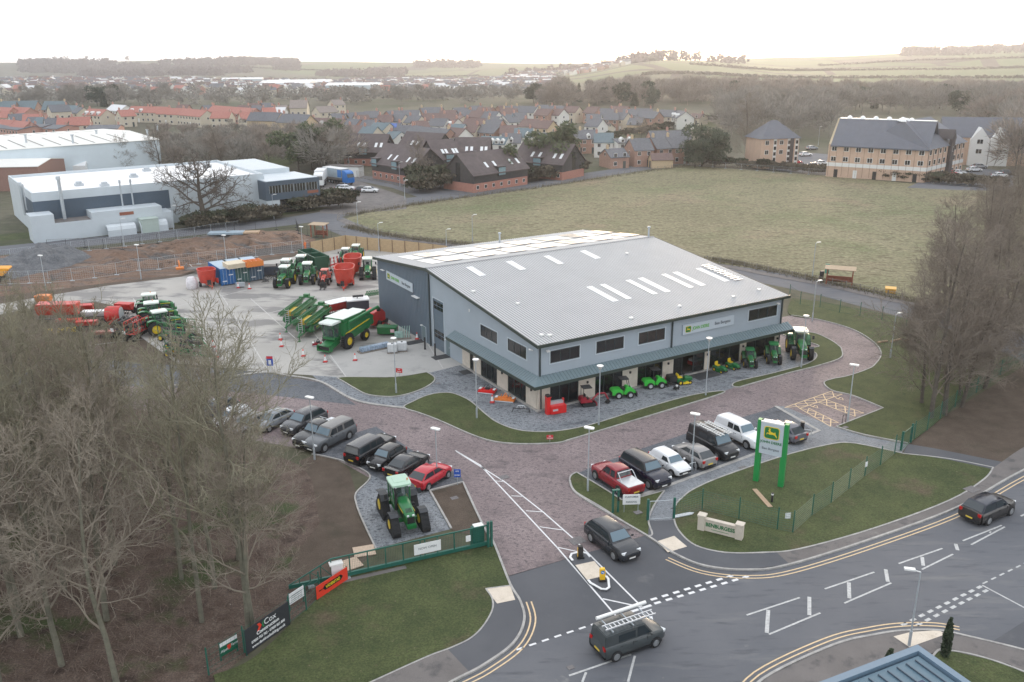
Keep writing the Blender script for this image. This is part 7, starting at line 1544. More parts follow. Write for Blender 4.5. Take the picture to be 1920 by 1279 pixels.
barn((802,263),(846,260),'office barn between the front one and the gabled ones, with two bright roof windows')
barn((856,257),(918,257),'office barn with three roof windows below the dormered cream terrace')
barn((765,246),(832,250),'lighter brown roofed office barn next to the white-walled houses')
barn((984,264),(1076,270),'rightmost office barn left of the big ivy-covered tree')
# ---------------- works building ----------------
m_pw=mat('pale_cladding',(.54,.595,.63),.5,var=.05,scale=.3); m_mem=mat('white_roof_membrane',(.80,.80,.80),.6,var=.03,scale=.1); m_nav=mat('dark_navy_cladding',(.065,.095,.13),.5,var=.05)
A=Vector(G(59,368,8.)); B=Vector(G(495,330,8.)); u=(B-A); L=u.length; an=math.atan2(u.y,u.x); WD=31
wk=E('works_building',A,an,'long pale factory with white flat roof and dark blue panels along the estate road','building')
M().box(0,0,0,L,WD,8).ob('wall',m_pw,wk); M().box(.4,.4,8.0,L-.4,WD-.4,8.05).ob('roof_membrane',m_mem,wk)
q=M(); q.ribbon([(.2,.2),(L-.2,.2),(L-.2,WD-.2),(.2,WD-.2)],.4,8.001,8.55,True); q.ob('parapet',m_pw,wk)
M().box(L,8,0,L+9,WD-1,8.3).box(L+.3,8.3,8.3,L+8.7,WD-1.3,8.35).ob('rear_bay',m_pw,wk)
q=M(); q.box(-.06,-.08,3.2,25,0,6.9); q.box(-.08,0,3.2,-.0,12,6.9); q.ob('navy_panel',m_nav,wk)
q=M(); x=.5
while x<L: q.box(x,-.03,.1,x+.08,0,7.9); x+=1.2
q.ob('cladding_ribs',m_pw,wk)
M().box(-1.5,-5,0,24,-.1,3.3).box(-1.5,-4.99,3.3,2.5,-.2,5.0).box(9,-4.98,3.3,22,-.2,4.6).ob('front_annex',m_pw,wk); M().box(-1.3,-4.8,3.31,8.9,-.3,3.35).ob('annex_roof',m_foot,wk)
M().box(14,-5.08,3.5,16.6,-5.0,4.1).ob('company_sign',m_rtim,wk)
for x,y,h0,h1,r in ((4.8,-1.6,3.3,11.5,.32),(15.6,-1.2,4.6,9.8,.16),(17.6,-1.2,4.6,9.8,.16),(-.8,3,5,10,.14),(-.4,10,3,9.5,.3)): M().tube((x,y,h0),(x,y,h1-.6),r).tube((x,y,h1-.6),(x,y,h1),r*1.6,r*1.3).ob('flue_stack',m_galv,wk)
for x,y in ((10,9),(22,15),(14,5),(34,12),(40,22),(27,24)): M().box(x-.8,y-.8,8.05,x+.8,y+.8,8.5).box(x-.5,y-.5,8.5,x+.5,y+.5,8.9).ob('roof_vent',m_galv,wk)
for k in (0,1):
    s=M().prism([(0,0),(0,1.2),(.3,1.8),(1.0,2.1),(1.8,2.1),(1.8,2.0),(1.1,2.0),(.4,1.7),(.1,1.2),(.1,0)],'x',0,5.2); o=s.ob('cycle_shelter',mat('shelter_perspex',(.55,.6,.63),.3,var=.05),None); o.parent=None; o.location=(*(Vector((A.x,A.y))+Matrix.Rotation(an,2)@Vector((11+k*6,-7.4)))[:],.02); o.rotation_euler=(0,0,an); tag(o,['left','right'][k]+' curved clear cycle shelter in front of the factory wall','shelter')
o=M().box(0,0,0,3.2,2.4,2.6).box(-.1,-.1,2.6,3.3,2.5,2.75).ob('electrical_kiosk',mat('kiosk_green',(.42,.5,.46),.6,var=.05)); o.location=(*G(268,438),.02); o.rotation_euler=(0,0,an); tag(o,'pale green electrical kiosk beside the cycle shelters','kiosk')
A2=Vector(G(497,342,7.2)); B2=Vector(G(598,332,7.2)); L2=(B2-A2).length; of=E('works_office',A2,math.atan2(B2.y-A2.y,B2.x-A2.x),'dark blue two-storey office block with ribbon windows at the end of the factory','building')
M().box(0,0,3.2,L2,12,7.2).ob('upper_floor',m_nav,of); M().box(3,1.5,0,L2-1,12,3.2).ob('ground_floor',m_glu,of); M().box(0,.1,0,3,12,3.2).ob('corner_wall',m_pw,of); M().box(.3,.3,7.2,L2-.3,11.7,7.3).ob('roof',m_pw,of); M().box(L2-3,-.05,3.9,L2-.4,0,4.5).ob('company_sign',m_rtim,of)
for i in range(4):
    x=.8+i*(L2-1.2)/4; f=M().box(x,-.06,4.7,x+L2*.21,0,6.3).ob('ribbon_window',m_glu,of); q=M()
    for j in range(5): q.box(x+j*L2*.0525-.03,-.09,4.7,x+j*L2*.0525+.03,-.06,6.3)
    q.ob('mullions',m_galv,f)
# huge white sheds
A=Vector(G(-20,284,9.)); B=Vector(G(298,262,9.)); L=(B-A).length; sh=E('white_shed',A,math.atan2(B.y-A.y,B.x-A.x),'huge white industrial shed with ribbed white roof behind the factory','building')
wsh=mat('white_cladding',(.62,.70,.75),.5,var=.04,scale=.2); wro=mat('off_white_roof',(.70,.70,.66),.6,var=.06,scale=.1)
M().prism([(0,0),(50,0),(50,9),(25,9.9),(0,9)],'x',0,L).ob('wall',wsh,sh)
q=M(); q.prism([(-.3,9.0),(25,9.95),(50.3,9.0),(50.3,9.12),(25,10.1),(-.3,9.12)],'x',-.3,L+.3); ro=q.ob('roof',wro,sh); q=M()
for i in range(1,int(L/4.5)):
    x=i*4.5
    for y0,y1 in ((2,20),(30,46)): q.add([(x,y0,9.12+y0*.036 if y0<25 else 9.12+(50-y0)*.036),(x+.35,y0,9.12+y0*.036 if y0<25 else 9.12+(50-y0)*.036),(x+.35,y1,9.14+y1*.038 if y1<25 else 9.14+(50-y1)*.038),(x,y1,9.14+y1*.038 if y1<25 else 9.14+(50-y1)*.038)],[(0,1,2,3)])
for v in range(len(q.v)): q.v[v]=(q.v[v][0],q.v[v][1],q.v[v][2]+.06)
q.ob('roof_gutters',m_foot,ro)
for x,y,h0 in ((22,4,1.8),(45,10,1.5),(34,22,1.2),(54,26,1.5),(12,12,2.0)): M().tube((x,y,9.2),(x,y,9.6+h0),.3).tube((x,y,9.6+h0),(x,y,9.9+h0),.5,.5).ob('roof_flue',m_galv,ro)
A=Vector(G(70,313,6.)); sh=E('brown_shed',A,0.1,'lower pale-roofed brown shed at the left edge between the white shed and the factory','building'); M().prism([(0,0),(18,0),(18,6),(9,7)  ,(0,6)],'x',-50,0).ob('wall',mat('rust_cladding',(.27,.16,.13),.7,var=.1),sh); M().prism([(-.2,6.02),(9,7.02),(18.2,6.02),(18.2,6.15),(9,7.2),(-.2,6.15)],'x',-50,.2).ob('roof',wro,sh)
e=E('storage_tent',(*G(140,330),0),.15,'small white pitched storage tent behind the factory','tent'); M().prism([(-6,0),(6,0),(6,3.5),(0,6.8),(-6,3.5)],'x',-5,5).ob('canvas',m_wht,e)
# lorry and depot vehicles
def lorry(px,rz,lab,m1,m2,L=10.5):
    e=E('lorry',(*G(*px),.02),rz,lab,'lorry'); M().box(-L/2,-1.25,1.1,L/2-2.4,1.25,4.0).ob('cargo_body',m1,e); M().box(-L/2-.02,-1.27,4.0,L/2-2.38,1.27,4.08).ob('cargo_roof',m_wht,e); M().box(-L/2-.02,-1.28,1.1,L/2-2.39,1.28,1.7).ob('lower_stripe',m_foot,e)
    bev(M().prism([(L/2-2.2,.6),(L/2,.6),(L/2,2.0),(L/2-.35,3.2),(L/2-.9,3.6),(L/2-2.2,3.75)],'y',-1.2,1.2).ob('cab',m2,e),.08); M().cb(L/2-.12,0,2.45,.1,2.1,.95,0,0,-.3).ob('windscreen',m_cgl,e); M().box(-L/2,-.9,.6,L/2-.3,.9,1.1).ob('chassis',m_blk,e)
    for x in (-L/2+1.2,-L/2+2.5,-L/2+3.8,L/2-1.3):
        for s in (-1,1): wheel(e,x,s*1.0,.5,.35,m_galv)
    return e
l=lorry((636,344),-.75,'blue and grey curtain-sided lorry parked in the gravel depot yard',mat('lorry_grey',(.33,.40,.45),.5,var=.12,scale=.5),mat('lorry_blue',(.02,.16,.48),.4,var=.05)); M().box(1.2,-1.3,1.9,2.8,-1.27,3.8).ob('blue_panel',MC['lorry_blue'],l)
lorry((602,348),-1.5,'white lorry seen end-on beside the dark office block',m_wht,m_wht,8.5)
for px,k,c,rz,l in (((650,357),'hatch','white',.1,'white car in front of the blue lorry, right one of two'),((642,357),'mini','silver',.2,'silver car in front of the blue lorry, left one of two'),((694,361),'hatch','white',-.05,'white car alone in the middle of the depot yard'),((681,360),'mini','charcoal',-.1,'dark car next to the white one in the depot yard'),((752,328),'hatch','white',.15,'white car in front of the brick wall of the front office barn'),((838,331),'hatch','white',1.2,'white car between the front two office barns'),((1267,299),'hatch','white',.3,'white car beside the small buff hut near the field corner'),
 ((1449,311),'hatch','white',.1,'white car left of the blue one below the small apartment block'),((1476,311),'hatch','silver',.2,'silver car by the blue bins of the small apartment block'),((1492,308),'mini','bright_red',.3,'red car below the small apartment block'),((1526,315),'mini','grey_violet',.1,'grey car left of the big apartment block'),((1541,310),'hatch','white',.1,'white car touching the corner of the big apartment block'),((1510,293),'hatch','white',.3,'white car behind the small apartment block'),((1522,281),'hatch','silver',.4,'silver car on the drive between the apartment blocks'),
 ((1797,328),'mini','white',.1,'white car at the right foot of the big apartment block'),((1781,329),'mini','bright_red',.1,'red car at the right foot of the big apartment block'),((1770,331),'mini','royal_blue',.1,'blue car at the right foot of the big apartment block'),((1826,322),'hatch','white',.1,'white car in front of the little brick store'),((1836,316),'hatch','silver',.1,'silver car behind the white one by the little brick store'),((1858,345),'hatch','white',.2,'nearest white car of the angled row at the right car park'),((1868,338),'hatch','silver',.2,'middle silver car of the angled row at the right car park'),((1874,333),'hatch','white',.2,'far white car of the angled row at the right car park'),((1890,329),'suv','charcoal',.2,'dark car at the end of the angled row at the right car park')):
    car(k,paint(c,(.03,.12,.45)) if c=='royal_blue' else MC['paint_'+c],l,'car',G(*px),rz,name='parked_car')
# ---------------- apartments ----------------
m_ab=mat('apartment_brick',(.54,.385,.29),.85,var=.08,scale=.6); m_as=mat('apartment_slate',(.105,.115,.14),.6,var=.08,scale=.5); m_bd=mat('brown_panel',(.07,.06,.06),.6,var=.1)
def wrow(e,x0,x1,n,zs,y,s=(1.3,1.1),rz=0):
    for i in range(n):
        for z in zs: 
            x=x0+(x1-x0)*(i+.5)/n; win(e,x,y,z,rz,s)
A=Vector(G(1548,331)); B=Vector(G(1733,343)); Cc=Vector(G(1802,324)); L=(B-A).length; D=17
ap=E('apartment_block',A,math.atan2(B.y-A.y,B.x-A.x),'large three-storey brick apartment block with steep slate roof beyond the field','building')
M().box(0,0,0,L,D,8.8).ob('wall',m_ab,ap); M().box(-.03,-.05,2.9,L+.02,0,3.9).ob('cream_band',m_wf,ap)
for y_ in (0,): M().prism([(0,8.8),(D,8.8),(D/2,15.0)],'x',0,1).ob('gable_wall',mat('buff_stone',(.48,.40,.27),.85,var=.08),ap)
q=M(); k=6.2/(D/2); q.prism([(-.5,8.8-.5*k),(D/2-1,15.0),(D/2+1,15.0),(D+.5,8.8-.5*k),(D+.5,8.5-.5*k),(D/2+1,14.7),(D/2-1,14.7),(-.5,8.5-.5*k)],'x',.6,L+.2); rf=q.ob('roof',m_as,ap)
M().box(.5,D/2-1.1,15.0,L,D/2+1.1,15.15).ob('ridge_deck',m_wht,rf); M().add([(8,-.1+2.2,8.8+2.2*k+.1),(9.3,2.1,8.8+2.2*k+.1),(9.3,3.8,8.8+3.8*k+.1),(8,3.8,8.8+3.8*k+.1)],[(0,1,2,3)]).ob('roof_window',m_sky,rf)
for i in range(5): M().lathe([(.7,0),(.6,.4),(.2,.7)],10).ob('roof_dome',m_wht,rf,True,(3+i*3.4,D/2,15.15))
wrow(ap,0,L,8,(4.9,7.6),0); 
for i in range(14): M().box(i*L/14+.4,-.06,.3,i*L/14+.47,0,8.6).ob('rain_pipe',mat('brown_pipe',(.2,.12,.09),.6,var=0),ap)
for i in range(5): M().box(2+i*L/5,-.06,0,3.0+i*L/5,.01,2.1).ob('door',m_wf if i%2 else m_blk,ap)
q2=E('apartment_wing',B,math.atan2(Cc.y-B.y,Cc.x-B.x),'angled right wing of the brick apartments with dark boarded projecting bay','building'); L3=(Cc-B).length
M().box(0,0,0,L3,D,8.8).ob('wall',m_ab,q2); M().box(0,-.05,2.9,L3,0,3.9).ob('cream_band',m_wf,q2)
q=M(); q.add([(-.4,-.5,8.5),(L3+.5,-.5,8.5),(L3+.5,D+.5,8.5),(-.4,D+.5,8.5),(3,D/2,15.2),(L3-5,D/2,15.2)],[(0,1,5,4),(1,2,5),(2,3,4,5),(3,0,4),(0,3,2,1)]); rf=q.ob('roof',m_as,q2)
b=M().box(L3*.52,-.8,0,L3*.52+2.4,0,10.2).prism([(L3*.52-.2,10.2),(L3*.52+2.6,10.2),(L3*.52+1.2,12.6)],'y',-.9,4).ob('projecting_bay',m_bd,q2); win(b,L3*.52+1.2,-.8,7.5,0,(.6,1))
wrow(q2,0,L3*.5,4,(1.5,4.9,7.6),0,(1.2,1.2)); wrow(q2,L3*.66,L3,3,(1.5,4.9,7.6),0,(1.2,1.2))
for i in range(8): M().box(i*L3/8+.3,-.08,.3,i*L3/8+.4,0,8.6).ob('rain_pipe',m_blk,q2)
for i in range(7): M().lathe([(.7,0),(.6,.4),(.2,.7)],10).ob('roof_dome',m_wht,rf,True,(3+i*.9,D/2+(i%3)*.8,14.9))
A=Vector(G(1424,317)); B=Vector(G(1494,314)); L=(B-A).length; q3=E('apartment_block',A,math.atan2(B.y-A.y,B.x-A.x),'smaller three-storey brick apartment block with hipped slate roof beyond the field','building'); D=9
M().box(0,0,0,L,D,8.6).ob('wall',m_ab,q3); M().add([(-.5,-.5,8.5),(L+.5,-.5,8.5),(L+.5,D+.5,8.5),(-.5,D+.5,8.5),(L*.42,D*.5,13.4),(L*.58,D*.5,13.4)],[(0,1,5,4),(1,2,5),(2,3,4,5),(3,0,4),(0,3,2,1)]).ob('roof',m_as,q3)
M().box(L*.76,-.1,0,L*.86,0,8.5).ob('brown_panel',m_bd,q3)
for x in (L*.32,L*.69,L*.9):
    s=M().box(x,-.08,.2,x+1.0,0,8.4).ob('glazed_strip',m_wf,q3)
    for z in (1,2.6,4.2,5.8,7.4): M().box(x+.12,-.1,z-.5,x+.88,-.08,z+.5).ob('strip_pane',m_glu,s)
wrow(q3,0,L*.3,1,(1.5,4.7,7.4),0,(1.2,1.1)); wrow(q3,L*.4,L*.66,1,(4.7,7.4),0,(1.2,1.1))
A=Vector(G(1812,258,8.)); q4=E('white_gabled_apartments',A,-.25,'white-walled apartments with twin pointed gables behind the brick wing','building'); M().box(-6,0,0,24,12,8).ob('wall',m_ab,q4); M().prism([(-.3,8),(12.3,8),(6,13.5)],'x',-6.3,24.3).ob('roof',m_as,q4)
for i in (0,1): g=M().prism([(1+i*5.4,0),(6.2+i*5.4,0),(6.2+i*5.4,7.6),(3.6+i*5.4,11),(1+i*5.4,7.6)],'y',-1.2,4).ob('white_gable',m_wf,q4); [win(g,3.6+i*5.4,-1.2,z,0,(1.7,1.2)) for z in (4.2,7.0)]
h=E('store_hut',(*G(1827,306),0),-.2,'little brick store with pyramid slate roof in the right car park','hut'); M().box(-3,-2.5,0,3,2.5,2.4).ob('wall',m_ab,h); M().add([(-3.4,-2.9,2.4),(3.4,-2.9,2.4),(3.4,2.9,2.4),(-3.4,2.9,2.4),(0,0,4.6)],[(0,1,4),(1,2,4),(2,3,4),(3,0,4),(0,3,2,1)]).ob('roof',m_as,h)
for px,l in (((1428,309),'left one of two small slate canopies in front of the small apartment block'),((1446,307),'right one of two small slate canopies in front of the small apartment block')):
    h=E('bin_store',(*G(*px),0),0,l,'canopy'); M().box(-2,-1.6,0,2,1.6,2).ob('wall',m_ab,h); M().add([(-2.8,-2.3,2.1),(2.8,-2.3,2.1),(2.8,2.3,2.1),(-2.8,2.3,2.1),(0,0,3.7)],[(0,1,4),(1,2,4),(2,3,4),(3,0,4),(0,3,2,1)]).ob('roof',m_as,h)
h=E('field_hut',(*G(1238,314),0),.15,'small buff hut with pitched roof at the far corner of the rough field','hut'); M().prism([(-2,0),(2,0),(2,2.4),(0,4.0),(-2,2.4)],'x',-3.2,3.2).ob('wall',WALLS['y'],h); M().prism([(-2.3,2.25),(0,4.05),(2.3,2.25),(2.3,2.4),(0,4.25),(-2.3,2.4)],'x',-3.4,3.4).ob('roof',ROOFS['n'],h); M().box(-3.3,-.5,0,-3.2,.5,2.0).ob('door',m_frame,h)
h=E('site_cabin',(*G(648,330),0),-.3,'low pale flat-roofed cabin behind the blue lorry','cabin'); M().box(-5,-1.6,0,5,1.6,2.8).ob('wall',m_wf,h); M().box(-5.2,-1.8,2.8,5.2,1.8,3.0).ob('roof',m_foot,h); [win(h,x,-1.6,1.5,0,(.8,.9)) for x in (-3.5,-1,1.5)]
rail([(655,330),(700,338),(740,345),(776,356)],'close-boarded grey timber fence round the depot yard',H=1.8,m1=m_fwood,rails=(.3,.6,.9,1.2,1.5),pw=1.2) if 0 else sitefence([(655,330),(700,338),(740,346),(776,357)],1.8,'tall slatted grey fence between the depot yard and the office barns',m1=m_fwood,pw=2.0)
sitefence([(1290,309),(1360,316),(1450,323),(1550,330),(1650,337),(1750,344),(1880,354)],1.7,'pale concrete-posted mesh fence along the far edge of the field below the apartments',pw=4.5)
# neighbouring shop roof with solar panels at the bottom right corner
m_br3=mat('blue_seam_roof',(.10,.165,.21),.4,var=.05); m_br4=mat('blue_parapet',(.14,.21,.28),.45,var=.04)
zr=7.0; P0=Vector(G(1721,1216,zr)); zr=7.0
e=E('neighbour_building',(P0.x,P0.y,0),math.radians(-65),'blue metal-roofed building with solar panels cut off at the bottom right corner','building')
M().box(.2,-12,0,14,-.2,zr-.3).ob('wall',m_br4,e); M().box(.3,-11.7,zr-.35,13.7,-.3,zr-.1).ob('roof_sheet',m_br3,e); q=M(); q.ribbon([(0,0),(14,0),(14,-12),(0,-12)],.5,zr-.4,zr+.05,True); q.ob('parapet',m_br4,e); q=M()
for i in range(19): q.box(.5,-.75-i*.58,zr-.1,13.5,-.71-i*.58,zr-.02)
q.ob('standing_seams',m_nav,e); q=M()
for i in range(4):
    for j in range(5): q.box(1.7+i*1.75,-2.7-j*1.1,zr-.02,3.4+i*1.75,-1.65-j*1.1,zr+.05)
q.ob('solar_panels',mat('solar_dark',(.02,.03,.08),.15,var=0),e)
# ---------------- trees ----------------
m_bark=mat('pale_bark',(.155,.148,.112),.9,var=.25,scale=2); m_twig=mat('twigs',(.24,.207,.165),.9,var=.2,scale=.6); m_twig2=mat('olive_twigs',(.22,.205,.145),.9,var=.2,scale=.6); m_dbark=mat('dark_bark',(.10,.085,.07),.9,var=.25,scale=2); m_dtwig=mat('brown_twigs',(.195,.163,.132),.9,var=.2,scale=.5)
def grow(seed,H,r0,spec,lean=.04,start=.3,up=.25,wob=.16,fork=False):
    """bare tree: spec=[(count,length factor,radius,angle)] per level below the trunk; returns trunk and crown builders"""
    R_=random.Random(seed); T=M(); Cn=M()
    def seg(mb,a,b,ra,rb,n):
        d=(b-a); 
        if d.length<1e-5: return
        d=d.normalized(); u=d.orthogonal().normalized(); v=d.cross(u); k=len(mb.v)
        for p,r in ((a,ra),(b,rb)):
            for i in range(n):
                t=2*PI*i/n; mb.v.append(tuple(p+u*(r*math.cos(t))+v*(r*math.sin(t))))
        for i in range(n): mb.f.append((k+i,k+(i+1)%n,k+n+(i+1)%n,k+n+i))
    def br(p,d,L,r,lv):
        n=[9,5,4,3,2][min(lv,4)]; pts=[p.copy()]; st=L/n
        for i in range(n):
            w=wob*(1.0 if lv else .28); d=(d+Vector((R_.gauss(0,w),R_.gauss(0,w),R_.gauss(0,w)+up*(.35 if lv else .1)))).normalized(); p=p+d*st; pts.append(p.copy())
        re=r*(.25 if lv else .22)
        for i in range(n):
            ra=r+(re-r)*i/n; rb=r+(re-r)*(i+1)/n; seg(T if lv<1 else Cn,pts[i],pts[i+1],ra,rb,(7,5,4,3,3)[min(lv,4)])
        if lv<len(spec):
            c,lf,rr,an=spec[lv]; c=max(1,int(c*R_.uniform(.75,1.25))); ph=R_.uniform(0,6.28)
            for j in range(c):
                t=(start+(1-start)*((j+R_.random())/c)) if lv==0 else (.18+.82*(j+R_.random())/c)
                x=t*n; i=min(int(x),n-1); q=pts[i].lerp(pts[i+1],x-i); dd=(pts[i+1]-pts[i]).normalized(); o=dd.orthogonal().normalized(); o.rotate(Matrix.Rotation(ph+j*2.4+R_.uniform(-.4,.4),3,dd))
                a_=an*R_.uniform(.65,1.3); nd=(dd*math.cos(a_)+o*math.sin(a_)).normalized()
                l2=L*lf*(1.15-t*.65 if lv==0 else 1.1-t*.5)*R_.uniform(.75,1.25); br(q,nd,l2,min(rr*(1.2-.6*t),r*.7),lv+1)
    br(Vector((0,0,-.1)),Vector((R_.gauss(0,lean),R_.gauss(0,lean),1)).normalized(),H,r0,0)
    return T,Cn
NEAR=[(18,.42,.065,.85),(9,.46,.032,.7),(7,.5,.021,.65),(5,.6,.0165,.55)]
DENS=[(26,.40,.06,.95),(10,.5,.034,.75),(8,.5,.024,.65),(5,.6,.02,.6)]
PROTO={}
def proto(key,T,Cn,mt,mc,label='x',cat='tree'):
    e=E('tree',(0,0,-500),0,label,cat); t=T.ob('trunk',mt,e); c=Cn.ob('crown',mc,e); PROTO[key]=(t.data,c.data); bpy.data.objects.remove(t); bpy.data.objects.remove(c); bpy.data.objects.remove(e)
for i,(s,H,sp_) in enumerate(((11,17,NEAR),(12,15,NEAR),(13,18,NEAR),(14,14,NEAR))):
    T,Cn=grow(s,H,.165+.01*i,sp_,start=(.3,.25,.36,.2)[i]); proto('n%d'%i,T,Cn,m_bark,m_twig if i%2 else m_twig2)
for i,(s,H) in enumerate(((21,17),(22,15),(23,13))):
    T,Cn=grow(s,H,.24,DENS,start=.1,up=.2); proto('d%d'%i,T,Cn,m_dbark,m_dtwig)
def tree(key,x,y,z,s,rz,label,group=None,name='bare_tree',cat='tree'):
    e=E(name,(x,y,z),rz,label,cat,group); e.scale=(s if not isinstance(s,tuple) else s[0],)*2+((s if not isinstance(s,tuple) else s[1]),)
    for nm,me in zip(('trunk','crown'),PROTO[key]):
        o=bpy.data.objects.new(nm,me); C.objects.link(o); o.parent=e
    return e
def inpoly(x,y,Q):
    r=False
    for k in range(len(Q)):
        a,b=Q[k-1],Q[k]
        if (a[1]>y)!=(b[1]>y) and x<(b[0]-a[0])*(y-a[1])/(b[1]-a[1])+a[0]: r=not r
    return r
def scatter(pxpoly,spacing,seed,tries=4000,maxn=300,world=False):
    Q=pxpoly if world else gp(pxpoly); R_=random.Random(seed); x0,x1=min(p[0] for p in Q),max(p[0] for p in Q); y0,y1=min(p[1] for p in Q),max(p[1] for p in Q); out=[]
    for _ in range(tries):
        x,y=R_.uniform(x0,x1),R_.uniform(y0,y1)
        if inpoly(x,y,Q) and all((x-a)**2+(y-b)**2>spacing**2 for a,b in out):
            out.append((x,y)); 
            if len(out)>=maxn: break
    return out
def zone(x,y,zs):
    """name of the nearest landmark: zs=[((px,py),text)]"""
    return min(zs,key=lambda t:math.dist(G(*t[0]),(x,y)))[1]
ZL=[((120,1230),'at the lower left corner'),((430,1120),'behind the black banner'),((430,960),'beside the brown soil bed'),((380,860),'opposite the parked cars'),((200,850),'in the middle above the mossy ground'),((60,840),'below the red implements'),((-30,1000),'at the left picture edge'),((240,1020),'around the fallen pale bough'),((-100,800),'at the far left behind the implement park')]
ZR=[((1800,760),'beside the green mesh fence'),((1730,680),'over the cut logs'),((1780,560),'at the bend of the loop road'),((1850,430),'along the corner of the rough field'),((1960,500),'at the right picture edge'),((2100,430),'deep inside the wood at the right')]
ZF=[((340,290),'beside the huge white shed'),((450,300),'behind the middle of the factory roof'),((560,300),'above the works lawn'),((630,290),'beside the lorry yard'),((480,262),'near the buff terrace')]
# named foreground trunks of the left wood
NT=[((466,1183),'n2',1.0,'double-stemmed bare tree right behind the black banner'),((379,1166),'n0',1.0,'bare tree with pale trunk standing on mossy ground left of the black banner'),((403,1103),'n1',1.0,'slimmer bare tree behind the mossy-footed pale trunk'),((40,1193),'n2',1.05,'tall bare tree with pale base near the lower left corner'),((116,1248),'n3',1.0,'leaning bare tree low at the left with a mossy foot'),((221,1290),'n1',1.0,'bare tree cut by the bottom edge left of the green board'),((122,1107),'n0',1.0,'tall bare tree behind the leaning one at the left'),((185,1035),'n3',1.05,'bare tree with spreading pale boughs in the middle of the left wood'),((475,1180),'n3',.9,'second stem of the double bare tree behind the black banner')]
R_=random.Random(5)
for px,k,s,l in NT:
    x,y=G(*px); tree(k,x,y,0,s,R_.uniform(0,6.28),l)
LB='grey-brown bare tree '; gl='bare trees of the left-hand wood '
pts=scatter([(-180,1420),(60,1330),(330,1240),(430,1150),(465,1040),(465,950),(400,900),(320,860),(200,820),(80,800),(-60,800),(-260,900)],3.5,3)
def topy(px): return 575 if px<150 else 575+(px-150)*.62 if px<300 else 690
def fit(x,y,lo,hi):
    px,py=Pj(x,y,0); h=hgt(px,py,topy(px)+R_.uniform(0,60)); return max(lo,min(hi,h/16.5))
for x,y in pts:
    if all((x-G(*t[0])[0])**2+(y-G(*t[0])[1])**2>6 for t in NT): tree('n%d'%R_.randrange(4),x,y,0,fit(x,y,.34,1.0),R_.uniform(0,6.28),LB+zone(x,y,ZL),gl+zone(x,y,ZL))
pts=scatter([(-260,900),(-60,800),(80,795),(200,800),(170,760),(80,742),(0,735),(-260,755)],3.8,4)
for x,y in pts: tree('n%d'%R_.randrange(4),x,y,0,fit(x,y,.35,.8),R_.uniform(0,6.28),LB+zone(x,y,ZL),gl+zone(x,y,ZL))
# right wood
x,y=G(1745,785); tree('d0',x,y,0,1.0,.4,'bare tree at the front of the right-hand wood, left one of the pair')
x,y=G(1771,778); tree('d1',x,y,0,1.1,1.4,'bare tree at the front of the right-hand wood, right one of the pair')
LB='brown bare tree of the right-hand wood, '; gl='bare trees of the right-hand wood '
for poly,sp,sc in (([(1790,762),(1850,715),(1960,650),(2150,640),(2150,700),(1960,720),(1860,780),(1800,800)],5,(.8,1.05)),([(1750,592),(1785,545),(1830,470),(1870,420),(1905,375),(1960,345),(2150,330),(2300,420),(2300,600),(2050,640),(1900,628),(1800,606)],6.0,(.62,.85))):
    for x,y in scatter(poly,sp,9): tree('d%d'%R_.randrange(3),x,y,0,R_.uniform(*sc),R_.uniform(0,6.28),LB+zone(x,y,ZR),gl+zone(x,y,ZR))
for x,y in scatter([(1728,770),(1712,700),(1735,640),(1800,640),(1840,690),(1790,760)],4.5,2): tree('d2',x,y,0,R_.uniform(.5,.8),R_.uniform(0,6.28),LB+zone(x,y,ZR),gl+zone(x,y,ZR))
# the oak
T,Cn=grow(42,10,.6,[(14,.92,.18,1.2),(10,.42,.075,.75),(8,.45,.05,.7),(6,.5,.032,.7)],start=.22,up=.14,wob=.24); proto('oak',T,Cn,m_dbark,mat('oak_twigs',(.12,.10,.082),.9,var=.2))
x,y=G(386,424); tree('oak',x,y,0,1.15,.5,'big round-crowned bare oak against the pale factory wall',None,'oak_tree')
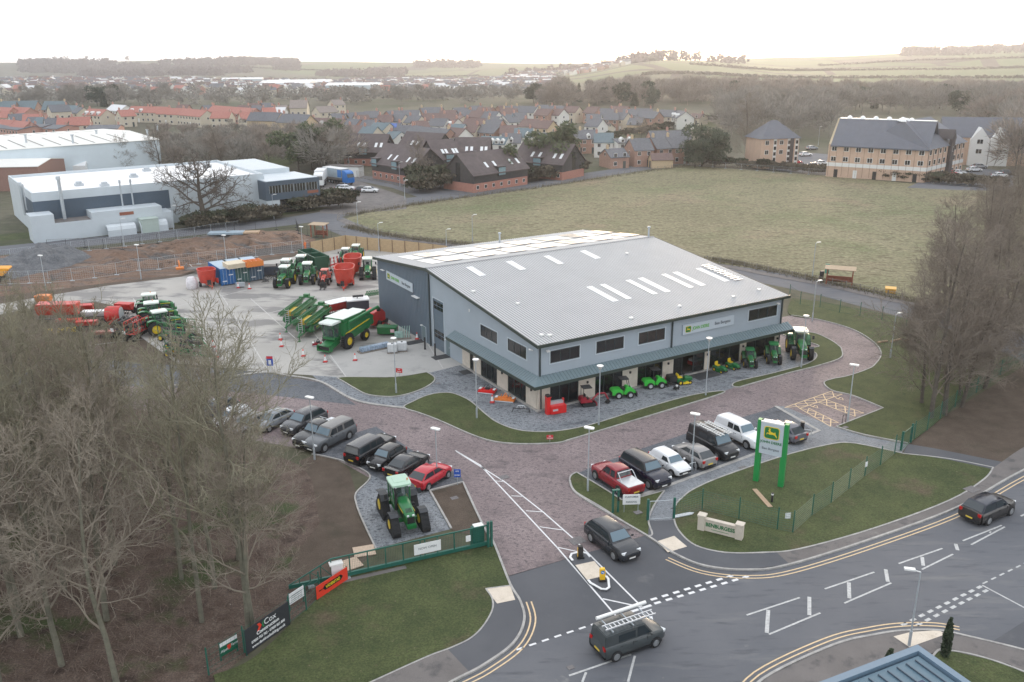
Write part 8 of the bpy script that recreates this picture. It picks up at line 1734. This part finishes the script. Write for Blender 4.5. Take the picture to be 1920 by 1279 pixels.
# leaf / twig clump crowns for farther plants
def clump(seed,H,W_,n,sz,kind='round',z0=.0):
    R_=random.Random(seed); m=M()
    lobes=[(R_.uniform(-.45,.45)*W_,R_.uniform(-.45,.45)*W_,R_.uniform(.3,.85)*H,R_.uniform(.25,.45)) for _ in range(9)]
    for i in range(n):
        if kind=='cone':
            t=R_.random()**.7; z=z0+(H-z0)*(1-t); r=W_/2*t*R_.uniform(.5,1.05)+.05; a=R_.uniform(0,6.28); p=(r*math.cos(a),r*math.sin(a),z)
        elif kind=='column':
            z=z0+(H-z0)*R_.random(); r=W_/2*min(1,(H-z)/H*2.2+.15)*R_.uniform(.6,1.05); a=R_.uniform(0,6.28); p=(r*math.cos(a),r*math.sin(a),z)
        else:
            l=R_.choice(lobes); a=R_.uniform(0,6.28); b=math.acos(R_.uniform(-.8,1)); rr=l[3]*R_.uniform(.6,1.08)
            p=(l[0]+W_*rr*math.sin(b)*math.cos(a),l[1]+W_*rr*math.sin(b)*math.sin(a),max(z0+.05,l[2]+H*.45*rr*math.cos(b)))
        k=len(m.v); s=sz*R_.uniform(.5,1.3); d=Vector((R_.gauss(0,1),R_.gauss(0,1),R_.gauss(0,.8))).normalized(); e_=d.orthogonal().normalized()
        if kind=='twig': 
            d=(Vector(p)-Vector((0,0,H*.3))).normalized()+Vector((R_.gauss(0,.35),R_.gauss(0,.35),R_.gauss(0,.35))); d.normalize(); e_=d.orthogonal().normalized(); e_.rotate(Matrix.Rotation(R_.uniform(0,3),3,d)); P=Vector(p); m.v+= [tuple(P-e_*s*.045),tuple(P+e_*s*.045),tuple(P+d*s)]; m.f.append((k,k+1,k+2))
        else:
            P=Vector(p); m.v+=[tuple(P-e_*s*.5),tuple(P+e_*s*.5),tuple(P+d*s)]; m.f.append((k,k+1,k+2))
    return m
def trunkm(H,r,limbs=6,seed=1):
    R_=random.Random(seed); t=M().tube((0,0,-2),(0,0,H*.55),r,r*.5,6,False)
    for i in range(limbs):
        a=i*6.28/limbs+R_.uniform(-.4,.4); z=H*R_.uniform(.25,.5); t.tube((0,0,z),(H*.28*math.cos(a),H*.28*math.sin(a),H*R_.uniform(.6,.85)),r*.4,r*.12,4,False)
    return t
m_ever=mat('evergreen_leaf',(.035,.052,.026),.8,var=.4,scale=.8); m_ivy=mat('ivy_leaf',(.06,.078,.03),.8,var=.4,scale=.7); m_hedge=mat('hedge_twigs',(.105,.09,.062),.9,var=.35,scale=.7); m_hdk=mat('dark_hedge_leaf',(.05,.056,.03),.9,var=.4,scale=.7); m_ft=mat('far_twigs',(.25,.232,.205),.9,var=.25,scale=.3); m_ft2=mat('far_russet_twigs',(.265,.228,.195),.9,var=.25,scale=.3)
for i in range(4): proto('f%d'%i,trunkm(13,.22,7,i),clump(60+i,13,9.5,1500,2.2,'twig',2.0),m_dbark,m_ft if i%2==0 else m_ft2)
for i in range(2): proto('e%d'%i,trunkm(12,.3,5,i),clump(70+i,13,8,2600,.75,'round',.5),m_dbark,m_ever)
proto('i0',trunkm(12,.3,5,3),clump(75,14,8,2600,.8,'round',.2),m_dbark,m_ivy)
proto('c0',trunkm(9,.15,0,3),clump(76,10,4.5,1800,.8,'cone',.2),m_dbark,m_ever); proto('k0',trunkm(4,.06,0,3),clump(77,4.2,1.15,2600,.22,'column',.05),m_dbark,m_ever)
for i in range(3): proto('h%d'%i,trunkm(2,.06,4,i),clump(80+i,2.8,3.6,1500,.45,'round',0),m_dbark,m_hdk if i==0 else m_hedge)
for px,s,l in (((1771,1232),(.42,.62),'tall narrow dark columnar conifer at the lower right corner'),((1661,1285),.55,'dark conifer tip rising beside the blue parapet')):
    tree('k0',*G(*px),0.09,s,0,l,None,'columnar_conifer')
def bushes(line,n,s,lab,group,key='h',jit=1.2,seed=1,nm='bush'):
    R_=random.Random(seed); P=crv(gp(line),8); 
    for i in range(n):
        t=(i+.5)/n*(len(P)-1); k=int(t); a,b=Vector(P[k]),Vector(P[min(k+1,len(P)-1)]); p=a.lerp(b,t-k); tree(key+str(R_.randrange(3)),p.x+R_.uniform(-jit,jit),p.y+R_.uniform(-jit,jit),0,R_.uniform(*s),R_.uniform(0,6.28),lab,group,nm,'bush')
bushes([(352,429),(400,425),(450,418),(512,410)],11,(.9,1.15),'dark shrub in the long bank of bushes under the oak','shrubs under the oak',jit=1.0)
bushes([(550,398),(590,392),(625,388),(640,390)],7,(1.2,1.5),'brown shrub in the bank of bushes in front of the dark office block','shrubs by the works office')
bushes([(780,362),(800,358),(820,354),(838,352)],6,(1.5,2.1),'brown shrub in the thicket right of the depot yard','shrubs right of the depot yard',jit=2.2); bushes([(905,350),(950,344),(1000,338),(1050,332),(1090,325)],18,(1.1,1.5),'dark shrub in the long thicket along the estate road below the office barns','shrubs along the estate road',jit=1.5,seed=4)
bushes([(1240,262),(1090,268)][::-1],9,(.9,1.1),'shrub of the clipped hedge above the village green','hedge above the village green') if 0 else bushes([(1120,268),(1200,252),(1290,236),(1345,226)],16,(.95,1.15),'shrub of the brown hedge above the village green','hedge above the village green',jit=.5,seed=6)
bushes([(1292,306),(1400,316),(1500,324),(1600,331),(1700,339),(1800,347),(1880,352)],40,(.8,1.1),'shrub of the clipped brown hedge along the far side of the field','hedge along the far side of the field',jit=.4,seed=8)
TF=M(); R_=random.Random(12)
for ln_ in ([(655,427),(700,438),(770,449),(860,459),(980,470)],[(1200,484),(1330,489),(1400,500),(1500,520),(1600,542),(1720,568)],[(650,405),(760,388),(850,374),(1000,354),(1130,335),(1290,312)]):
    P=crv(gp(ln_),10)
    for i in range(2600):
        t=R_.random()*(len(P)-1.01); k=int(t); a,b=Vector(P[k]),Vector(P[k+1]); p=a.lerp(b,t-k); x=p.x+R_.gauss(0,.7); y=p.y+R_.gauss(0,.7)+.6; h=R_.uniform(.25,.8); n_=len(TF.v); a_=R_.uniform(0,6.28); TF.v+=[(x,y,0),(x+.12*math.cos(a_),y+.12*math.sin(a_),0),(x+R_.uniform(-.4,.4),y+R_.uniform(-.4,.4),h)]; TF.f.append((n_,n_+1,n_+2))
tag(TF.ob('rough_grass',mat('dead_grass',(.17,.15,.10),.9,var=.3)),'fringe of long dead grass along the field fences','grass',kind='stuff')
for px,k,s,l,nm in (((1040,330),'i0',1.15,'big ivy-covered tree right of the office barns at the far road','ivy_tree'),((1316,312),'e0',1.0,'dark evergreen left of the small apartment block, larger one','evergreen_tree'),((1340,312),'e1',.85,'dark evergreen left of the small apartment block, right one','evergreen_tree'),((1303,314),'e1',.7,'dark evergreen left of the small apartment block, left one','evergreen_tree'),((560,322),'i0',1.1,'ivy-covered tree behind the white lorry','ivy_tree'),((585,320),'i0',.95,'second ivy-covered tree behind the white lorry','ivy_tree'),((940,345),'i0',.8,'ivy-clad tree in front of the right-hand office barns','ivy_tree'),((612,310),'i0',1.1,'ivy-covered tree left of the brown office barn','ivy_tree'),((270,318),'e1',.5,'low evergreen bush between factory and white shed','evergreen_bush')):
    tree(k,*G(*px),0,s,1.,l,None,nm)
for px,s,l in (((300,322),.85,'bare tree behind the factory right of the white shed'),((232,326),.6,'small bare tree in front of the white shed wall'),((205,326),.55,'left small bare tree in front of the white shed wall'),((795,352),.9,'bare birch-like tree beside the depot yard'),((1398,306),1.1,'wide bare tree left of the small apartment block'),((1200,300),.7,'bare tree in front of the brick houses'),((420,318),.8,'small bare tree behind the factory roof')):
    tree('d%d'%(R_.randrange(3)),*G(*px),0,s,R_.uniform(0,6),l)
LF=[([(310,300),(420,278),(560,272),(630,276),(650,300),(590,315),(450,318),(330,322)],7.8,(.5,.75),'bare tree in the wood behind the factory,','trees behind the factory'),
 ([(300,262),(420,252),(560,255),(620,268),(480,270),(320,290)],12,(.4,.55),'bare tree in the upper wood above the factory,','trees above the factory'),
 ([(600,330),(640,322),(650,300),(600,298),(570,312)],6,(.8,1.0),'bare tree beside the white lorry and cabin','trees beside the depot'),
 ([(1900,330),(1980,320),(2060,215),(1880,215),(1830,235),(1890,300)],13,(1.0,1.3),'tall bare tree at the right edge beside the apartment car park','trees right of the apartments')]
for poly,sp,sc,l,gr in LF:
    for x,y in scatter(poly,sp,17): tree('f%d'%R_.randrange(4),x,y,terr(x,y),R_.uniform(*sc),R_.uniform(0,6.28),(l+' '+zone(x,y,ZF) if 'factory' in gr else l),(gr+' '+zone(x,y,ZF) if 'factory' in gr else gr))
# masses of trees: many crowns merged into one object
import numpy as np
def wood(name,lab,pts,keys,sc,m1,seed=1,sf=None):
    R_=random.Random(seed); V=[];F=[];n=0
    for x,y in pts:
        for me in PROTO[R_.choice(keys)]:
            k=len(me.vertices); co=np.empty(k*3,'f'); me.vertices.foreach_get('co',co); co=co.reshape(-1,3); f=[tuple(p.vertices) for p in me.polygons]; a=R_.uniform(0,6.28); s=R_.uniform(*sc)*(sf(x,y) if sf else 1); c,q=math.cos(a),math.sin(a)
            V+=np.stack([(co[:,0]*c-co[:,1]*q)*s+x,(co[:,0]*q+co[:,1]*c)*s+y,co[:,2]*s+terr(x,y)],1).tolist(); F+=[tuple(i+n for i in t) for t in f]; n+=k
    me=bpy.data.meshes.new(name); me.from_pydata(V,[],F); me.materials.append(m1); o=bpy.data.objects.new(name,me); C.objects.link(o); tag(o,lab,'woodland',kind='stuff')
wood('wood_behind_apartments','hazy bare wood behind the apartment blocks',scatter([(1400,262),(1560,262),(1560,215),(1650,215),(1900,215),(1920,200),(1560,196),(1400,205),(1350,230),(1370,262)],15,17),['f0','f1','f2','f3'],(.9,1.25),m_ft)
wood('tree_belt','brown belt of bare trees behind the estates',scatter([(60,196),(640,193),(960,192),(1060,193),(1060,184),(960,183),(640,183),(60,186)],19,23,maxn=90),['f0','f2','f3'],(.8,1.15),m_ft,2,lambda x,y:(1.0 if x/y<-.37 else .45 if x/y<-.18 else .75))
EV=[(1000,190),(1012,189),(1030,188),(1046,190),(1064,187),(1085,188),(1110,186),(1118,190),(1135,189),(1165,196),(1172,188),(1190,196),(1215,196),(1225,200),(1370,192),(1378,190),(1485,182),(1745,190),(1762,198),(1800,214),(1640,198),(1612,196),(205,192),(195,196),(182,194)]
for i,(px,py) in enumerate(EV):
    x,y=G(px,py); y0=min(y,640); x,y=x*y0/y,y0; tree(('e0','e1','c0')[i%3] if i!=16 else 'c0',x,y,terr(x,y),R_.uniform(.95,1.2),R_.uniform(0,6),'dark evergreen among the bare trees beyond the estates','evergreens beyond the estates','evergreen_tree')
# ---------------- distant town, woods and sheds ----------------
def gx(px,y): return (px-960)*y/(CF*1.05)
R_=random.Random(77)
hp=[]
for w,r in (('w','s'),('c','n'),('p','n'),('w','W'),('c','s'),('b','r')):
    m=M(); m.box(-5,-4,-2,5,4,5); a=m.ob('house',[WALLS[w],ROOFS[r]]); me=a.data; bm=bmesh.new(); bm.from_mesh(me)
    vs=[bm.verts.new(p) for p in ((-5.3,-4.3,4.9),(5.3,-4.3,4.9),(5.3,4.3,4.9),(-5.3,4.3,4.9),(-5.3,0,7.8),(5.3,0,7.8))]
    for f in ((0,1,5,4),(2,3,4,5)): bm.faces.new([vs[i] for i in f]).material_index=1
    for f in ((1,2,5),(3,0,4)): bm.faces.new([vs[i] for i in f]).material_index=0
    bm.to_mesh(me); bm.free(); bpy.data.objects.remove(a); hp.append(me)
zones=[((0,640),(900,1500),.0),((640,1040),(900,1700),.0),((980,1180),(1700,2100),.05),((60,400),(640,850),.0)]
ind=0
def spot():
    z=R_.choice(zones[:3]); px=R_.uniform(*z[0]); y=z[1][0]+(z[1][1]-z[1][0])*R_.random()**.8; return gx(px,y),y
sp_=[]
for _ in range(4200): sp_.append(spot())
sp_.sort(key=lambda p:p[1])
st=M(); sm=[]
allm=[WALLS[k] for k in 'wcpb']+[ROOFS[k] for k in 'snWr']
stv=[];stf=[];stm=[]
for i,(x,y) in enumerate(sp_):
    z=terr(x,y); rz=R_.uniform(-.6,.6)+ (PI/2 if R_.random()<.4 else 0); s=R_.uniform(.8,1.25)
    if i<140:
        o=bpy.data.objects.new('house',hp[R_.choice((0,0,1,2,3,4,5))]); C.objects.link(o); o.location=(x,y,z); o.rotation_euler=(0,0,rz); o.scale=(s,)*3; tag(o,'small pale house in the distant town on the valley floor','house','small distant houses in the valley town')
    else:
        c,sn=math.cos(rz),math.sin(rz); k=len(stv); q=[(-5,-4,-3),(5,-4,-3),(5,4,-3),(-5,4,-3),(-5,-4,5),(5,-4,5),(5,4,5),(-5,4,5),(-5,0,7.8),(5,0,7.8)]
        stv+=[(x+s*(a*c-b*sn),y+s*(a*sn+b*c),z+s*d) for a,b,d in q]; wm=R_.choice((0,0,1,2,3)); rm=4+R_.choice((0,0,0,1,1,1,1,2)) 
        for f,mi in (((0,1,5,4),wm),((1,2,6,9,5),wm),((2,3,7,6),wm),((3,0,4,8,7),wm),((4,5,9,8),rm),((6,7,8,9),rm)): stf.append(tuple(k+j for j in f)); stm.append(mi)
me=bpy.data.meshes.new('distant_town'); me.from_pydata(stv,[],stf)
for m_ in allm: me.materials.append(m_)
me.polygons.foreach_set('material_index',stm); me.update(); o=bpy.data.objects.new('distant_town',me); C.objects.link(o); tag(o,'mass of tiny roofs filling the far valley town','town',kind='stuff')
def shed(px,y,w,d,h,lab,rm='W',py=None):
    x=gx(px,y); z=terr(x,y); e=E('distant_shed',(x,y,z),R_.uniform(-.1,.15),lab,'shed'); M().box(-w/2,-d/2,-3,w/2,d/2,h).ob('wall',mat('shed_wall',(.5,.58,.62),.6,var=.05),e); M().prism([(-d/2-.5,h),(d/2+.5,h),(0,h+d*.07)],'x',-w/2-.5,w/2+.5).ob('roof',m_mem,e)
for a in ((540,1080,58,40,9,'large white-roofed distant shed with window band below the twin sheds'),(545,1400,60,40,8,'left of two far white sheds side by side above the larger one'),(590,1420,50,40,8,'right of two far white sheds side by side'),(470,1150,50,30,8,'white-roofed shed group left of the large distant shed'),(455,1450,60,30,8,'far white shed above the valley houses at centre left'),(665,930,52,30,9,'long pale blue-white shed in front of the valley town at centre'),(365,1120,36,20,7,'small white distant shed at the left of the valley sheds'),(830,1500,50,20,7,'white buildings in the valley below the curved green field'),(980,1500,30,20,8,'white distant building near the centre skyline')): shed(*a)
# far woodland and hedges: one mass each
def mass(name,lab,m1,pts,seed,h,w,nf=26,fs_=.45):
    R_=random.Random(seed); vs=[];fs=[]
    for x,y in pts:
        z=terr(x,y); H=h*R_.uniform(.6,1.3); W_=w*R_.uniform(.7,1.4)
        for j in range(nf):
            a=R_.uniform(0,6.28); t=R_.random(); r=W_*math.sqrt(R_.random())*(1-.5*t*t); p=Vector((x+r*math.cos(a),y+r*math.sin(a),z+H*(.1+.9*t))); d=Vector((R_.gauss(0,1),R_.gauss(0,.6),R_.gauss(0,1))).normalized()*W_*fs_; e_=Vector((-d.z,R_.gauss(0,.5),d.x)).normalized()*W_*fs_*.5; k=len(vs); vs+=[tuple(p-e_),tuple(p+e_),tuple(p+d)]; fs.append((k,k+1,k+2))
    o=M().add([],[]); me=bpy.data.meshes.new(name); me.from_pydata(vs,[],fs); me.materials.append(m1); ob=bpy.data.objects.new(name,me); C.objects.link(ob); tag(ob,lab,'woodland',kind='stuff')
R_=random.Random(31); P=[]
for _ in range(460): y=R_.uniform(700,1900); P.append((gx(R_.uniform(-60,1060),y),y))
for _ in range(110): y=R_.uniform(620,900); P.append((gx(R_.uniform(0,980),y),y))
mass('town_trees','soft mass of bare brown trees between the roofs of the valley town',m_ft,P,1,8,6,60,.25)
P=[]
for _ in range(420): y=R_.uniform(560,900); P.append((gx(R_.uniform(1360,2000),y),y))
for _ in range(160): y=R_.uniform(560,680); P.append((gx(R_.uniform(1030,1400),y),y))
P=P[:190]+P[420:500]; wood('hill_foot_wood','hazy bare wood at the foot of the right-hand hill',P,['f0','f1','f2','f3'],(.8,1.2),m_ft2,5)
P=[]
for px0,px1,y0,y1,n in ((40,560,2600,3150,1500),(380,560,3150,3350,260),(780,900,2900,3200,120),(560,760,2300,2700,140),(1700,1960,2300,2650,260),(1190,1240,1800,1900,25),(960,1400,1850,1960,60),(150,420,2200,2600,300)):
    for _ in range(n):
        y=R_.uniform(y0,y1); x=gx(R_.uniform(px0,px1),y)
        if noise.noise(Vector((x*.0022,y*.004,3)))>-.12: P.append((x,y))
mass('far_woodland','purple-brown woodland on the far hillside',mat('far_wood',(.13,.10,.10),.9,var=.2,scale=.05),P,3,14,12)
P=[]
for a,b in (((1250,860),(1420,900)),((1210,1150),(1500,1250)),((1500,1250),(1960,1150)),((1500,1600),(1960,1500)),((1450,1000),(1960,930)),((1540,1900),(1960,1820)),((1300,1500),(1600,1600)),((620,2300),(900,2250)),((430,2900),(700,2750))):
    for i in range(110): t=i/110; y=a[1]+(b[1]-a[1])*t; P.append((gx(a[0]+(b[0]-a[0])*t,y),y+R_.uniform(-3,3)))
mass('far_hedgerows','dark hedgerows dividing the far hillside fields',mat('hedge_dark',(.07,.06,.045),.9,var=.2,scale=.05),P,4,3.2,3.2)
for i in range(12):
    px=(108,118,128,165,240,1222,1230,1300,480,500,540,1478)[i]; y=(3300,3310,3290,3320,3300,1520,1530,900,3330,3340,3300,700)[i]; x=gx(px,y); tree('f%d'%(i%4),x,y,terr(x,y),1.5 if y>3000 else 1.1,i,'lone bare tree standing on the skyline or slope of the far hills','lone trees on the far hills')
# brambles and undergrowth in the left wood
P_=M(); R_=random.Random(55)
for x,y in scatter([(-180,1420),(60,1330),(330,1250),(470,1170),(560,1090),(560,1000),(470,900),(350,850),(80,810),(-60,810)],.4,8,14000,4200):
    for j in range(3):
        a=R_.uniform(0,6.28); l=R_.uniform(.3,1.1); h=R_.uniform(.1,.55); k=len(P_.v); P_.v+=[(x,y,.0),(x+.035,y+.03,.0),(x+l*math.cos(a),y+l*math.sin(a),h)]; P_.f.append((k,k+1,k+2))
o=P_.ob('undergrowth',mat('bramble_stems',(.16,.12,.095),.9,var=.3)); tag(o,'thin brown brambles and dead stems on the wood floor','undergrowth',kind='stuff')
# ---------------- haze ----------------
m=bpy.data.materials.new('haze_air'); m.use_nodes=True; nt=m.node_tree; nt.nodes.clear(); out=nt.nodes.new('ShaderNodeOutputMaterial'); v=nt.nodes.new('ShaderNodeVolumePrincipled')
v.inputs['Color'].default_value=(.93,.95,1,1); v.inputs['Density'].default_value=.00017; v.inputs['Anisotropy'].default_value=.62; nt.links.new(v.outputs[0],out.inputs['Volume'])
hz=M().box(-4200,-400,-75,4200,5200,75).ob('haze',m); tag(hz,None,None,kind='stuff')
